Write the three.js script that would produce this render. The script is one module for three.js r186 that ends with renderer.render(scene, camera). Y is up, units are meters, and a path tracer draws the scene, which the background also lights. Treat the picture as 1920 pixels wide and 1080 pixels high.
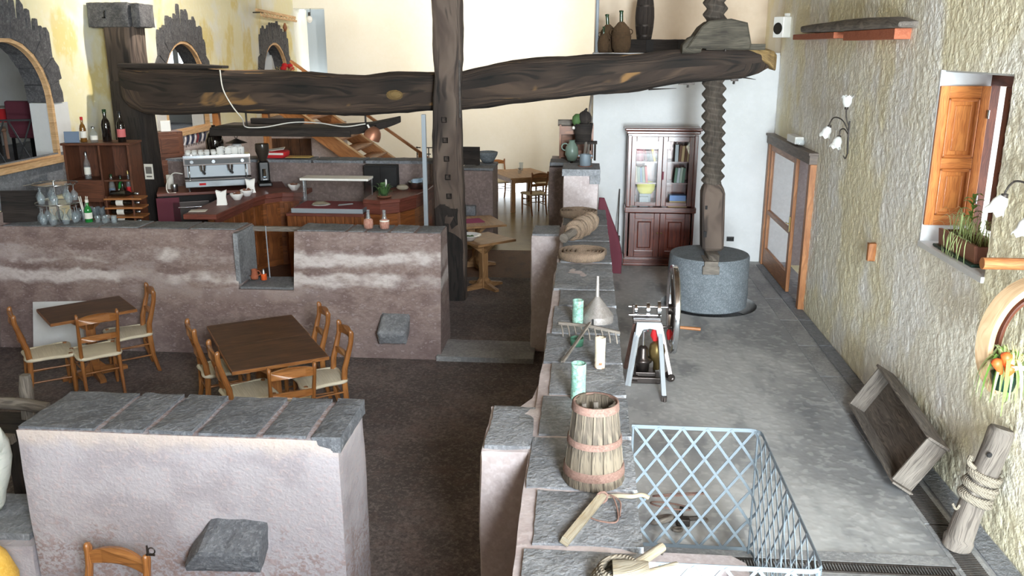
import * as THREE from 'three';
import { RectAreaLightUniformsLib } from 'three/addons/lights/RectAreaLightUniformsLib.js';
import { RoundedBoxGeometry } from 'three/addons/geometries/RoundedBoxGeometry.js';
import { mergeGeometries, mergeVertices, toCreasedNormals } from 'three/addons/utils/BufferGeometryUtils.js';
import { Brush, Evaluator, SUBTRACTION } from 'three-bvh-csg';

// ------------------------------------------------------------------ camera, light, exposure
const scene = new THREE.Scene();
const camera = new THREE.PerspectiveCamera(36.68, 16 / 9, 0.05, 120);
camera.position.set(0, 3.45, 0);
camera.rotation.order = 'YXZ';
camera.rotation.set(-15.4424 * Math.PI / 180, 4.8029 * Math.PI / 180, 0);
const renderer = new THREE.WebGLRenderer({ antialias: true });
renderer.toneMapping = THREE.LinearToneMapping;
renderer.toneMappingExposure = 1.36;
renderer.shadowMap.enabled = true;
scene.background = new THREE.Color(0.86, 0.93, 1.0);
scene.backgroundIntensity = 3.2;
RectAreaLightUniformsLib.init();
// daylight of the tall window high in the wall behind the camera
const windowLight = new THREE.RectAreaLight(new THREE.Color(0.85, 0.94, 1.0), 98, 1.9, 1.86);
windowLight.position.set(2.0, 4.45, 2.5);
windowLight.rotation.set(0, 0, 0);
scene.add(windowLight);
// daylight of the glazed entrance at floor level below the gallery
const doorLight = new THREE.RectAreaLight(new THREE.Color(0.82, 0.94, 1.0), 92, 2.3, 1.8);
doorLight.position.set(1.72, 1.0, 2.5);
scene.add(doorLight);
// warm spot lamps under the roof, washing the far walls: [x, y, z, target x, y, z, intensity]
const LAMPS = [[-3.9, 5.3, -16.6, -4.4, 4.3, -21, 38], [-0.9, 5.3, -16.8, -1.4, 4.3, -21, 50], [1.6, 5.6, -13.4, 1.2, 3.6, -15.9, 4], [-3.9, 5.7, -12.4, -6.95, 3.2, -13.6, 52]];
const LAMP_COLOR = new THREE.Color(1.0, 0.93, 0.83);

// ------------------------------------------------------------------ helpers
let seed = 1;
const rnd = (s) => { if (s !== undefined) seed = s * 7919 + 13; seed = (seed * 1664525 + 1013904223) >>> 0; return seed / 4294967296; };
const rr = (a, b) => a + (b - a) * rnd();
function hash(x, y, z) { let h = Math.imul(x, 374761393) ^ Math.imul(y, 668265263) ^ Math.imul(z, 1274126177); h = Math.imul(h ^ (h >>> 13), 1274126177); return ((h ^ (h >>> 16)) >>> 0) / 4294967296; }
const sm = (t) => t * t * (3 - 2 * t);
function vn(x, y, p, q, s) {                 // tileable value noise, periods p and q
  const xi = Math.floor(x), yi = Math.floor(y), fx = sm(x - xi), fy = sm(y - yi);
  const a = ((xi % p) + p) % p, b = (a + 1) % p, c = ((yi % q) + q) % q, d = (c + 1) % q;
  const l = hash(a, c, s), r = hash(b, c, s), t = hash(a, d, s), u = hash(b, d, s);
  return (l + (r - l) * fx) * (1 - fy) + (t + (u - t) * fx) * fy;
}
function fbm(u, v, p, q, o, s, g = 0.5) { let f = 0, a = 1, n = 0; for (let i = 0; i < o; i++) { f += a * vn(u * p, v * q, p, q, s + i * 17); n += a; a *= g; p *= 2; q *= 2; } return f / n; }
function n3(x, y, z, s = 0) {
  const xi = Math.floor(x), yi = Math.floor(y), zi = Math.floor(z), fx = sm(x - xi), fy = sm(y - yi), fz = sm(z - zi);
  const L = (a, b, t) => a + (b - a) * t, h = (a, b, c) => hash(xi + a, yi + b + s * 91, zi + c);
  return L(L(L(h(0, 0, 0), h(1, 0, 0), fx), L(h(0, 1, 0), h(1, 1, 0), fx), fy), L(L(h(0, 0, 1), h(1, 0, 1), fx), L(h(0, 1, 1), h(1, 1, 1), fx), fy), fz);
}
function f3(x, y, z, s = 0, o = 3) { let f = 0, a = 1, n = 0; for (let i = 0; i < o; i++) { f += a * n3(x, y, z, s + i); n += a; a *= 0.5; x *= 2.03; y *= 2.03; z *= 2.03; } return f / n; }
const clamp = (x, a = 0, b = 1) => Math.min(b, Math.max(a, x));
const ss = (a, b, x) => sm(clamp((x - a) / (b - a)));
const mix = (a, b, t) => [a[0] + (b[0] - a[0]) * t, a[1] + (b[1] - a[1]) * t, a[2] + (b[2] - a[2]) * t];
// procedural material: fn(u, v) gives sRGB 0..255 and a height 0..1; one tile covers sx by sy metres
function pmat(fn, { w = 512, h = w, sx = 1, sy = sx, bump = 0, seed: _s, kb, kf, kd, km, ...opt } = {}) {
  if (bump < 0.0015) bump = 0;
  const px = new Uint8Array(w * h * 4), hx = bump ? new Uint8Array(w * h * 4) : null;
  for (let j = 0; j < h; j++) for (let i = 0; i < w; i++) {
    const [c, ht] = fn((i + 0.5) / w, (j + 0.5) / h), k = (j * w + i) * 4;
    px[k] = clamp(c[0], 0, 255); px[k + 1] = clamp(c[1], 0, 255); px[k + 2] = clamp(c[2], 0, 255); px[k + 3] = 255;
    if (hx) { hx[k] = hx[k + 1] = hx[k + 2] = clamp(ht) * 255; hx[k + 3] = 255; }
  }
  const mk = (d, srgb) => { const t = new THREE.DataTexture(d, w, h, THREE.RGBAFormat); t.wrapS = t.wrapT = THREE.RepeatWrapping; t.magFilter = THREE.LinearFilter; t.minFilter = THREE.LinearMipmapLinearFilter; t.generateMipmaps = true; t.repeat.set(1 / sx, 1 / sy); if (srgb) t.colorSpace = THREE.SRGBColorSpace; t.needsUpdate = true; return t; };
  const m = new THREE.MeshPhysicalMaterial({ roughness: 0.85, ...opt, map: mk(px, true) });
  if (hx) { m.bumpMap = mk(hx, false); m.bumpScale = bump; }
  return m;
}
const flat = (hex, o = {}) => new THREE.MeshPhysicalMaterial({ color: hex, roughness: 0.7, ...o });
function wood(a, b, dark, { s = 1, knots = 0.3, seed: sd = 3, grain = 26, patch, ...o } = {}) {   // grain runs along u
  return pmat((u, v) => {
    const warp = fbm(u, v, 3, 4, 3, sd) * 0.25;
    const g = fbm(u, v + warp, 4, grain, 4, sd + 5), f = fbm(u, v + warp * 0.4, 8, grain * 4, 2, sd + 9), big = fbm(u, v, 2, 3, 3, sd + 21);
    let c = mix(a, b, ss(0.3, 0.7, g)); c = mix(c, dark, 0.55 * ss(0.55, 0.75, f) + knots * ss(0.5, 0.75, big)); if (patch) c = mix(c, patch, 0.8 * ss(0.6, 0.72, fbm(u, v + warp * 0.5, 6, 7, 4, sd + 33)) * ss(0.35, 0.6, g));
    return [c, 0.5 + 0.5 * (g - f)];
  }, { sx: s, sy: s * 0.5, bump: 0.002, ...o });
}
// ---- geometry: every primitive carries uv in metres
function uvBox(g, off = [0, 0]) {
  g = g.index ? g.toNonIndexed() : g;
  g.computeBoundingBox(); const bb = g.boundingBox, d = [bb.max.x - bb.min.x, bb.max.y - bb.min.y, bb.max.z - bb.min.z], L = d.indexOf(Math.max(...d));
  const p = g.attributes.position.array, n = p.length / 3, uv = new Float32Array(n * 2);
  for (let i = 0; i < n; i += 3) {
    const A = i * 3, e = [0, 1, 2].map((k) => p[A + 3 + k] - p[A + k]), f = [0, 1, 2].map((k) => p[A + 6 + k] - p[A + k]);
    const c = [Math.abs(e[1] * f[2] - e[2] * f[1]), Math.abs(e[2] * f[0] - e[0] * f[2]), Math.abs(e[0] * f[1] - e[1] * f[0])];
    const ax = c.indexOf(Math.max(...c)), o = [0, 1, 2].filter((k) => k !== ax), U = o.includes(L) ? L : o.includes(1) ? o.find((k) => k !== 1) : o[0], V = o.find((k) => k !== U);
    for (let k = 0; k < 3; k++) { uv[(i + k) * 2] = p[A + k * 3 + U] - bb.min.getComponent(U) + off[0]; uv[(i + k) * 2 + 1] = p[A + k * 3 + V] - bb.min.getComponent(V) + off[1]; }
  }
  g.setAttribute('uv', new THREE.BufferAttribute(uv, 2)); return g;
}
const clean = (g) => { g = g.index ? g.toNonIndexed() : g; for (const k of Object.keys(g.attributes)) if (!['position', 'normal', 'uv'].includes(k)) g.deleteAttribute(k); g.morphAttributes = {}; g.clearGroups(); return g; };
const tr = (g, [x, y, z] = [0, 0, 0], [a, b, c] = [0, 0, 0]) => g.applyMatrix4(new THREE.Matrix4().compose(new THREE.Vector3(x, y, z), new THREE.Quaternion().setFromEuler(new THREE.Euler(a, b, c)), new THREE.Vector3(1, 1, 1)));
function bx(w, h, d, x = 0, y = 0, z = 0, r = 0, rot) {       // box centred on x, z; y is its underside
  const rad = Math.min(r, w / 2.01, h / 2.01, d / 2.01);
  return tr(uvBox(rad > 0 ? new RoundedBoxGeometry(w, h, d, 1, rad) : new THREE.BoxGeometry(w, h, d)), [x, y + h / 2, z], rot);
}
const bc = (w, h, d, p, rot, r = 0) => tr(uvBox(r > 0 ? new RoundedBoxGeometry(w, h, d, 1, Math.min(r, w / 2.01, h / 2.01, d / 2.01)) : new THREE.BoxGeometry(w, h, d)), p, rot);
const X0 = (a, b, c, d, e, f, r = 0) => bx(b - a, d - c, f - e, (a + b) / 2, c, (e + f) / 2, r);   // box from ranges
function orient(g, a, b) { const A = new THREE.Vector3(...a), B = new THREE.Vector3(...b), q = new THREE.Quaternion().setFromUnitVectors(new THREE.Vector3(0, 1, 0), B.clone().sub(A).normalize()); return g.applyMatrix4(new THREE.Matrix4().compose(A.add(B).multiplyScalar(0.5), q, new THREE.Vector3(1, 1, 1))); }
const dist = (a, b) => Math.hypot(a[0] - b[0], a[1] - b[1], a[2] - b[2]);
const cyl = (a, b, r0, r1 = r0, n = 12) => orient(uvBox(new THREE.CylinderGeometry(r1, r0, dist(a, b), n)), a, b);
const bar = (a, b, w, h = w) => orient(uvBox(new THREE.BoxGeometry(w, dist(a, b), h)), a, b);
const lathe = (pts, n = 24, at) => tr(uvBox(new THREE.LatheGeometry(pts.map((p) => new THREE.Vector2(p[0], p[1])), n)), at);
const tube = (pts, r, n = 8, seg = 24, closed = false) => uvBox(new THREE.TubeGeometry(new THREE.CatmullRomCurve3(pts.map((p) => new THREE.Vector3(...p)), closed), seg, r, n, closed));
const torus = (R, r, n = 32, m = 8, at, rot) => tr(uvBox(new THREE.TorusGeometry(R, r, m, n)), at, rot);
const ball = (r, at, sc = [1, 1, 1], n = 14) => tr(uvBox(new THREE.SphereGeometry(r, n, Math.max(6, n >> 1)).scale(...sc)), at);
function ext(pts, depth, { holes = [], bevel = 0, at, rot, cs = 10 } = {}) {    // shape in x, y pushed along +z
  const s = Array.isArray(pts) ? new THREE.Shape(pts.map((p) => new THREE.Vector2(p[0], p[1]))) : pts;
  for (const h of holes) s.holes.push(Array.isArray(h) ? new THREE.Path(h.map((p) => new THREE.Vector2(p[0], p[1]))) : h);
  return tr(uvBox(new THREE.ExtrudeGeometry(s, { depth, bevelEnabled: bevel > 0, bevelSize: bevel, bevelThickness: bevel, bevelSegments: 1, curveSegments: cs })), at, rot);
}
// rough solid: subdivided box with rounded edges pushed about by noise
function rough(w, h, d, at, { cell = 0.06, amp = 0.012, f = 9, r = 0.015, s = 0, rot, crease = 0.7, fix } = {}) {
  let g = new THREE.BoxGeometry(w, h, d, Math.max(1, Math.round(w / cell)), Math.max(1, Math.round(h / cell)), Math.max(1, Math.round(d / cell)));
  g.deleteAttribute('uv'); g.deleteAttribute('normal'); g = mergeVertices(g, 1e-4); g.computeVertexNormals();
  const p = g.attributes.position, n = g.attributes.normal;
  for (let i = 0; i < p.count; i++) {
    let [x, y, z] = [p.getX(i), p.getY(i), p.getZ(i)];
    const near = [Math.abs(x) > w / 2 - 1e-4, Math.abs(y) > h / 2 - 1e-4, Math.abs(z) > d / 2 - 1e-4].filter(Boolean).length;
    const k = (f3(x * f + 7, y * f + at[0] * 3, z * f + at[2] * 5, s) - 0.55) * 2 * amp - (near > 1 ? r * 0.6 : 0);
    p.setXYZ(i, x + n.getX(i) * k, y + n.getY(i) * k, z + n.getZ(i) * k);
  }
  g = toCreasedNormals(g, crease); return tr(uvBox(g, fix ? [0, 0] : [at[0] * 1.7 + at[2] * 0.9, at[1] + at[2] * 1.3]), at, rot);
}
// loft: rings [{c:[x,y,z], u:[..], v:[..], a, b, e}] superellipse sections joined and capped
function loft(rings, { n = 20, amp = 0, f = 6, s = 0, crease = 1.0, cap = true, grain = 1 } = {}) {
  const P = [], UV = [], R = rings.length; let len = 0;
  for (let i = 0; i < R; i++) {
    const k = rings[i]; if (i) len += dist(k.c, rings[i - 1].c);
    for (let j = 0; j <= n; j++) {
      const t = (j % n) / n * Math.PI * 2, e = 2 / (k.e ?? 2), ct = Math.cos(t), st = Math.sin(t);
      let x = Math.sign(ct) * Math.abs(ct) ** e * k.a, y = Math.sign(st) * Math.abs(st) ** e * k.b;
      const q = [0, 1, 2].map((m) => k.c[m] + k.u[m] * x + k.v[m] * y);
      if (amp) { const w = 1 + 0; const d = (f3(q[0] * f * grain, q[1] * f, q[2] * f, s) - 0.5) * 2 * amp * w, l = Math.hypot(x, y) || 1; for (let m = 0; m < 3; m++) q[m] += (k.u[m] * x + k.v[m] * y) / l * d; }
      P.push(q); UV.push([len, j / n * (k.a + k.b) * 3.1]);
    }
  }
  const pos = [], uv = [], tri = (a, b, c) => { for (const k of [a, b, c]) { pos.push(...P[k]); uv.push(...UV[k]); } };
  for (let i = 0; i < R - 1; i++) for (let j = 0; j < n; j++) { const a = i * (n + 1) + j, b = a + n + 1; tri(a, b, a + 1); tri(a + 1, b, b + 1); }
  if (cap) for (const [i, fl] of [[0, 0], [R - 1, 1]]) {
    const c = P.length; P.push([...rings[i].c]); UV.push([0, 0]);
    for (let j = 0; j < n; j++) { const a = i * (n + 1) + j; if (fl) tri(c, a + 1, a); else tri(c, a, a + 1); }
  }
  let g = new THREE.BufferGeometry(); g.setAttribute('position', new THREE.BufferAttribute(new Float32Array(pos), 3)); g.setAttribute('uv', new THREE.BufferAttribute(new Float32Array(uv), 2));
  // make the faces look outwards
  let vol = 0; for (let i = 0; i < pos.length; i += 9) { const [a, b, c, d, e, f2, h, k, l] = pos.slice(i, i + 9); vol += a * (e * l - f2 * k) - b * (d * l - f2 * h) + c * (d * k - e * h); }
  if (vol < 0) { const p = g.attributes.position.array, q = g.attributes.uv.array; for (let i = 0; i < p.length / 9; i++) { for (let k = 0; k < 3; k++) { const t = p[i * 9 + 3 + k]; p[i * 9 + 3 + k] = p[i * 9 + 6 + k]; p[i * 9 + 6 + k] = t; } for (let k = 0; k < 2; k++) { const t = q[i * 6 + 2 + k]; q[i * 6 + 2 + k] = q[i * 6 + 4 + k]; q[i * 6 + 4 + k] = t; } } }
  return toCreasedNormals(g, crease);
}
const V = (rings) => rings.map(([x, y, z, a, b = a, e = 2]) => ({ c: [x, y, z], u: [1, 0, 0], v: [0, 0, 1], a, b, e }));     // upright loft rings
// ---- scene graph
const used = new Map();
const numbered = (n) => { const k = used.get(n) ?? 0; used.set(n, k + 1); return k ? `${n}_${String(k).padStart(3, '0')}` : n; };
function mesh(name, geos, mat, parent) {
  const list = (Array.isArray(geos) ? geos : [geos]).map(clean), g = list.length > 1 ? mergeGeometries(list) : list[0];
  const m = new THREE.Mesh(g, mat); m.name = parent ? name : numbered(name); m.castShadow = m.receiveShadow = true; (parent ?? scene).add(m); return m;
}
function thing(name, label, category, at = [0, 0, 0], turn = 0, group) {
  const o = new THREE.Group(); o.name = numbered(name); o.position.set(...at); o.rotation.y = turn; o.userData = { label, category }; if (group) o.userData.group = group; scene.add(o); return o;
}
function solo(name, geos, mat, label, category, at = [0, 0, 0], turn = 0, group) {
  const m = mesh(name, geos, mat); m.position.set(...at); m.rotation.y = turn; m.userData = { label, category }; if (group) m.userData.group = group; return m;
}
function struct(name, geos, mat, parent) { const m = mesh(name, geos, mat, parent); if (!parent) m.userData = { kind: 'structure' }; return m; }
function sgroup(name) { const o = new THREE.Group(); o.name = numbered(name); o.userData = { kind: 'structure' }; scene.add(o); return o; }
function dup(o, at, turn, label, group) { const c = o.clone(); c.name = numbered(o.name.replace(/_\d{3}$/, '')); c.userData = { ...o.userData }; scene.add(c); c.position.set(...at); c.rotation.set(0, turn, 0); if (label) c.userData.label = label; if (group) c.userData.group = group; return c; }
const face = (dx, dz) => Math.atan2(dx, dz);     // turn that points local +z along (dx, dz)

// ------------------------------------------------------------------ materials
const M = {};
M.beam = wood([54, 43, 36], [78, 63, 52], [26, 22, 19], { s: 2.6, knots: 0.8, seed: 11, grain: 22, patch: [150, 112, 66], roughness: 0.9, bump: 0.02, w: 1024, h: 512 });
M.post = wood([76, 63, 56], [102, 88, 78], [36, 30, 27], { s: 2.6, knots: 0.6, seed: 31, grain: 16, roughness: 0.9, bump: 0.014 });
M.burnt = wood([44, 37, 33], [56, 48, 43], [26, 22, 20], { s: 1.6, knots: 0.5, seed: 41, roughness: 0.9, bump: 0.008 });
M.paleSplit = wood([134, 108, 66], [156, 130, 84], [80, 62, 40], { s: 0.6, seed: 45, bump: 0.006 });
M.screw = wood([82, 74, 65], [98, 88, 78], [52, 45, 40], { s: 0.9, seed: 51, roughness: 0.85, bump: 0.004 });
M.grayWood = wood([114, 106, 98], [138, 129, 119], [76, 69, 63], { s: 0.9, seed: 61, roughness: 0.9, bump: 0.004 });
M.chair = wood([146, 92, 46], [168, 112, 60], [110, 66, 32], { s: 0.9, seed: 71, knots: 0.15, roughness: 0.38, clearcoat: 0.4, clearcoatRoughness: 0.25, bump: 0.0006 });
M.table = wood([82, 54, 36], [104, 70, 47], [54, 36, 24], { s: 0.8, seed: 81, roughness: 0.5, bump: 0.0008 });
M.tableLight = wood([150, 112, 74], [172, 132, 90], [116, 84, 54], { s: 0.9, seed: 86, knots: 0.15, roughness: 0.45, bump: 0.0006 });
M.barWood = wood([124, 72, 38], [146, 88, 46], [86, 48, 26], { s: 1.1, seed: 91, knots: 0.3, roughness: 0.4, clearcoat: 0.3, bump: 0.0006 });
M.barTop = wood([104, 54, 42], [122, 66, 52], [76, 38, 30], { s: 1.0, seed: 95, knots: 0.2, roughness: 0.5, bump: 0.0004 });
M.mahogany = wood([86, 36, 24], [116, 52, 32], [52, 22, 16], { s: 0.9, seed: 101, knots: 0.35, roughness: 0.3, clearcoat: 0.5, clearcoatRoughness: 0.2, bump: 0.0006 });
M.shelfWood = wood([88, 50, 32], [108, 64, 42], [58, 33, 22], { s: 0.8, seed: 111, roughness: 0.5, bump: 0.0006 });
M.shutter = wood([196, 116, 54], [216, 138, 70], [158, 86, 38], { s: 0.8, seed: 121, knots: 0.25, roughness: 0.4, clearcoat: 0.3, bump: 0.0008 });
M.doorWood = wood([164, 106, 60], [184, 126, 76], [124, 78, 44], { s: 0.8, seed: 126, knots: 0.2, roughness: 0.45, bump: 0.0006 });
M.frameDark = wood([92, 48, 32], [112, 62, 42], [60, 32, 22], { s: 0.6, seed: 131, roughness: 0.5, bump: 0.0006 });
M.doorGray = wood([112, 100, 92], [130, 116, 106], [88, 78, 70], { s: 0.8, seed: 136, knots: 0.1, roughness: 0.6, bump: 0.0006 });
M.pine = wood([206, 168, 122], [222, 186, 142], [176, 134, 92], { s: 0.7, seed: 141, knots: 0.25, roughness: 0.6, bump: 0.0008 });
M.sieve = wood([190, 158, 122], [204, 174, 138], [168, 134, 100], { s: 0.9, seed: 146, knots: 0.1, roughness: 0.6, bump: 0.0006 });
M.logWood = wood([150, 92, 48], [172, 112, 62], [108, 64, 34], { s: 0.5, seed: 151, roughness: 0.6, bump: 0.001 });
M.nut = wood([78, 73, 63], [94, 88, 76], [52, 47, 41], { s: 0.9, seed: 169, roughness: 0.9, bump: 0.004 });
M.barrelWood = wood([92, 82, 71], [114, 103, 88], [54, 48, 42], { s: 0.5, seed: 156, knots: 0.5, roughness: 0.85, bump: 0.004 });
M.stick = wood([138, 130, 114], [160, 152, 136], [132, 114, 86], { s: 0.5, seed: 161, roughness: 0.85, bump: 0.003 });

const speck = (base, dark, light, o) => pmat((u, v) => {
  const b = fbm(u, v, 4, 4, 4, o.seed), f = fbm(u, v, 48, 48, 3, o.seed + 3, 0.7), m = fbm(u, v, 12, 12, 3, o.seed + 7);
  let c = mix(base, dark, ss(0.45, 0.75, b) * (o.kb ?? 0.6)); c = mix(c, light, ss(0.52, 0.72, f) * (o.kf ?? 0.5)); c = mix(c, dark, ss(0.56, 0.74, 1 - f) * (o.kd ?? 0.4)); c = mix(c, light, ss(0.55, 0.75, m) * (o.km ?? 0.2));
  return [c, 0.6 * f + 0.4 * m];
}, o);
M.cap = speck([134, 136, 140], [102, 104, 108], [168, 170, 173], { seed: 201, sx: 0.9, bump: 0.012, roughness: 0.85 });
M.capBlock = speck([104, 106, 111], [78, 80, 85], [140, 142, 146], { seed: 207, sx: 0.9, bump: 0.012, roughness: 0.85 });
M.capDark = speck([122, 124, 128], [94, 96, 100], [154, 156, 160], { seed: 205, sx: 0.9, bump: 0.012, roughness: 0.85 });
M.archStone = speck([92, 91, 93], [62, 61, 63], [124, 122, 122], { seed: 211, sx: 0.7, bump: 0.015, roughness: 0.95, km: 0.3 });
M.granite = speck([110, 117, 122], [82, 87, 92], [148, 154, 159], { seed: 221, sx: 0.5, bump: 0.004, roughness: 0.85, kb: 0.3, kf: 0.6 });
M.concrete = pmat((u, v) => {
  const a = fbm(u, v, 3, 5, 5, 231, 0.55), b = fbm(u, v, 5, 14, 4, 237), f = fbm(u, v, 60, 60, 2, 239);
  let c = mix([134, 135, 136], [178, 178, 177], ss(0.3, 0.68, a)); c = mix(c, [112, 114, 117], ss(0.52, 0.75, b) * 0.55); c = mix(c, [212, 212, 210], ss(0.6, 0.75, f) * 0.3);
  return [c, f];
}, { sx: 3.4, w: 1024, bump: 0.003, roughness: 0.62 });
M.slab = speck([150, 150, 150], [118, 119, 121], [176, 176, 175], { seed: 245, sx: 1.1, bump: 0.004, roughness: 0.75 });
M.floorDark = pmat((u, v) => {
  const a = fbm(u, v, 4, 4, 4, 251), f = fbm(u, v, 96, 96, 3, 257, 0.8), g = fbm(u, v, 20, 20, 3, 259);
  let c = mix([112, 102, 99], [92, 84, 82], ss(0.4, 0.65, a)); c = mix(c, [150, 138, 134], ss(0.55, 0.7, f) * 0.55); c = mix(c, [70, 64, 62], ss(0.53, 0.7, 1 - f) * 0.5); c = mix(c, [118, 96, 90], ss(0.55, 0.7, g) * 0.25);
  return [c, f];
}, { sx: 2.2, w: 1024, bump: 0.006, roughness: 0.8 });
M.ceilWood = wood([96, 74, 56], [116, 92, 72], [66, 50, 38], { s: 2.5, seed: 167, roughness: 0.9 });
M.floorFar = speck([128, 112, 72], [104, 92, 62], [146, 130, 90], { seed: 261, sx: 1.6, bump: 0.001, roughness: 0.3, kf: 0.2, kd: 0.2 });
M.tileRed = speck([104, 72, 52], [78, 54, 42], [124, 90, 68], { seed: 264, sx: 0.8, bump: 0.003, roughness: 0.7 });
// pink volcanic plaster with pale salt bands: one print for the whole wall (u along the wall, v its height)
M.pinkBands = pmat((u, v) => {
  const f = fbm(u, v, 150, 60, 3, 271, 0.75), g = fbm(u, v, 40, 12, 4, 273), l = fbm(u, v, 14, 4, 4, 277), band = fbm(u, v, 9, 7, 3, 279);
  let c = mix([144, 126, 120], [122, 103, 99], ss(0.35, 0.7, g)); c = mix(c, [112, 94, 92], ss(0.5, 0.75, f) * 0.5);
  const y = v * 1.6 + (g - 0.5) * 0.12, salt = Math.max(ss(0.75, 0.84, y) * (1 - ss(0.9, 0.96, y)), ss(0.98, 1.06, y) * (1 - ss(1.13, 1.22, y))) * (0.25 + 0.75 * ss(0.42, 0.58, l));
  c = mix(c, [206, 198, 196], clamp(salt * 0.95 - (f - 0.5) * 0.8)); c = mix(c, [204, 196, 196], 0.5 * ss(0.62, 0.72, band) * ss(0.3, 0.6, v) * ss(0.4, 0.6, f + 0.1));
  c = mix(c, [120, 103, 101], (1 - ss(0.05, 0.6, y)) * 0.4); c = mix(c, [186, 174, 172], ss(0.66, 0.74, f) * 0.45);
  return [c, f];
}, { sx: 8, sy: 1.6, w: 2048, h: 512, bump: 0.006, roughness: 0.95 });
M.pinkDark = speck([132, 116, 111], [108, 94, 90], [158, 142, 138], { seed: 289, sx: 1.5, bump: 0.004, roughness: 0.95 });
M.plasterPink = speck([188, 176, 175], [166, 151, 150], [208, 199, 199], { seed: 281, sx: 1.5, bump: 0.004, roughness: 0.95, kd: 0.35 });
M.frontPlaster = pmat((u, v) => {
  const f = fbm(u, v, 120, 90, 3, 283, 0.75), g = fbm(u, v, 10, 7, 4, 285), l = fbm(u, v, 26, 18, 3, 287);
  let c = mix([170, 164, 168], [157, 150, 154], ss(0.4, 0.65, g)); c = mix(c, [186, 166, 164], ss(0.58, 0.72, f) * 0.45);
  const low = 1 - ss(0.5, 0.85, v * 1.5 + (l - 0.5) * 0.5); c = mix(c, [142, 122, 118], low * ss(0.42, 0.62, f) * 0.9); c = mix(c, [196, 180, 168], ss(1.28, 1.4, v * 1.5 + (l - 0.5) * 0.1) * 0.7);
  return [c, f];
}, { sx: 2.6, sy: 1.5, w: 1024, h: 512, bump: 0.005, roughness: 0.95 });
M.mortar = speck([206, 192, 180], [184, 168, 156], [224, 214, 206], { seed: 291, sx: 0.7, bump: 0.008, roughness: 0.95 });
M.yellowPlaster = pmat((u, v) => {
  const a = fbm(u, v, 6, 4, 5, 301), b = fbm(u, v, 14, 5, 4, 303), f = fbm(u, v, 70, 50, 3, 305);
  let c = mix([230, 222, 184], [228, 226, 212], ss(0.42, 0.6, a)); c = mix(c, [216, 192, 112], ss(0.56, 0.72, b) * 0.6); c = mix(c, [236, 232, 214], ss(0.55, 0.75, f) * 0.3);
  return [c, 0.5 * f + 0.5 * b];
}, { sx: 4.5, sy: 3.2, w: 1024, h: 512, bump: 0.01, roughness: 0.95 });
M.roughcast = pmat((u, v) => {
  const a = fbm(u, v, 5, 4, 4, 311), b = fbm(u, v, 9, 6, 4, 313), f = fbm(u, v, 100, 100, 3, 315, 0.7);
  let c = mix([246, 242, 228], [250, 248, 242], ss(0.4, 0.6, b)); c = mix(c, [238, 226, 180], ss(0.48, 0.68, a) * 0.6); c = mix(c, [236, 230, 212], ss(0.6, 0.75, f) * 0.3);
  return [c, f];
}, { sx: 3.7, w: 2048, bump: 0.009, roughness: 0.95 });
M.white = speck([216, 217, 217], [208, 209, 208], [224, 225, 225], { seed: 321, sx: 2.5, bump: 0.002, roughness: 0.9, kf: 0.2, kd: 0.15 });
M.cream = speck([236, 231, 216], [231, 225, 207], [240, 236, 225], { seed: 325, sx: 2.5, bump: 0.002, roughness: 0.9, kf: 0.2, kd: 0.15 });
M.tan = speck([222, 204, 182], [212, 192, 168], [228, 212, 192], { seed: 327, sx: 2.5, roughness: 0.9, kf: 0.2, kd: 0.15 });
M.iron = speck([72, 66, 62], [48, 44, 42], [98, 90, 84], { seed: 331, sx: 0.3, bump: 0.001, roughness: 0.55, metalness: 0.7, w: 256 });
M.rust = speck([128, 100, 90], [98, 74, 65], [148, 120, 110], { seed: 335, sx: 0.3, bump: 0.001, roughness: 0.8, metalness: 0.2, w: 256 });
M.steel = flat(0xb9c0c4, { metalness: 1, roughness: 0.28 });
M.zinc = flat(0x737e86, { metalness: 0.3, roughness: 0.6 });
M.castPaint = flat(0xc6ced4, { metalness: 0.3, roughness: 0.4 });
M.darkSteel = flat(0x57504d, { metalness: 0.9, roughness: 0.32 });
M.brushed = flat(0x8a8f93, { metalness: 0.8, roughness: 0.5 });
M.chrome = flat(0xdcdfe2, { metalness: 1, roughness: 0.12 });
M.black = flat(0x1b1a1b, { roughness: 0.4 });
M.blackMatt = flat(0x211f1f, { roughness: 0.85 });
M.grayPaint = flat(0x98a0a8, { roughness: 0.5 });
M.whitePlastic = flat(0xeceae4, { roughness: 0.4 });
M.porcelain = flat(0xf2f1ee, { roughness: 0.15, clearcoat: 0.6 });
M.verdigris = pmat((u, v) => { const a = fbm(u, v, 6, 6, 4, 341), f = fbm(u, v, 30, 30, 3, 343); let c = mix([160, 200, 186], [118, 166, 152], ss(0.4, 0.65, a)); c = mix(c, [110, 112, 92], ss(0.66, 0.74, f) * 0.6); c = mix(c, [206, 206, 186], ss(0.62, 0.72, a) * 0.5); return [c, f]; }, { sx: 0.3, w: 256, bump: 0.001, roughness: 0.8 });
M.flaky = pmat((u, v) => { const a = fbm(u, v, 8, 8, 4, 347), f = fbm(u, v, 26, 26, 3, 349); let c = mix([214, 204, 186], [198, 184, 160], f); c = mix(c, [140, 88, 62], ss(0.55, 0.68, a) * 0.9); return [c, a]; }, { sx: 0.25, w: 256, bump: 0.002, roughness: 0.9 });
M.funnel = speck([150, 144, 140], [124, 116, 112], [168, 163, 160], { seed: 351, sx: 0.4, bump: 0.0006, roughness: 0.5, metalness: 0.5, w: 256 });
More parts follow.
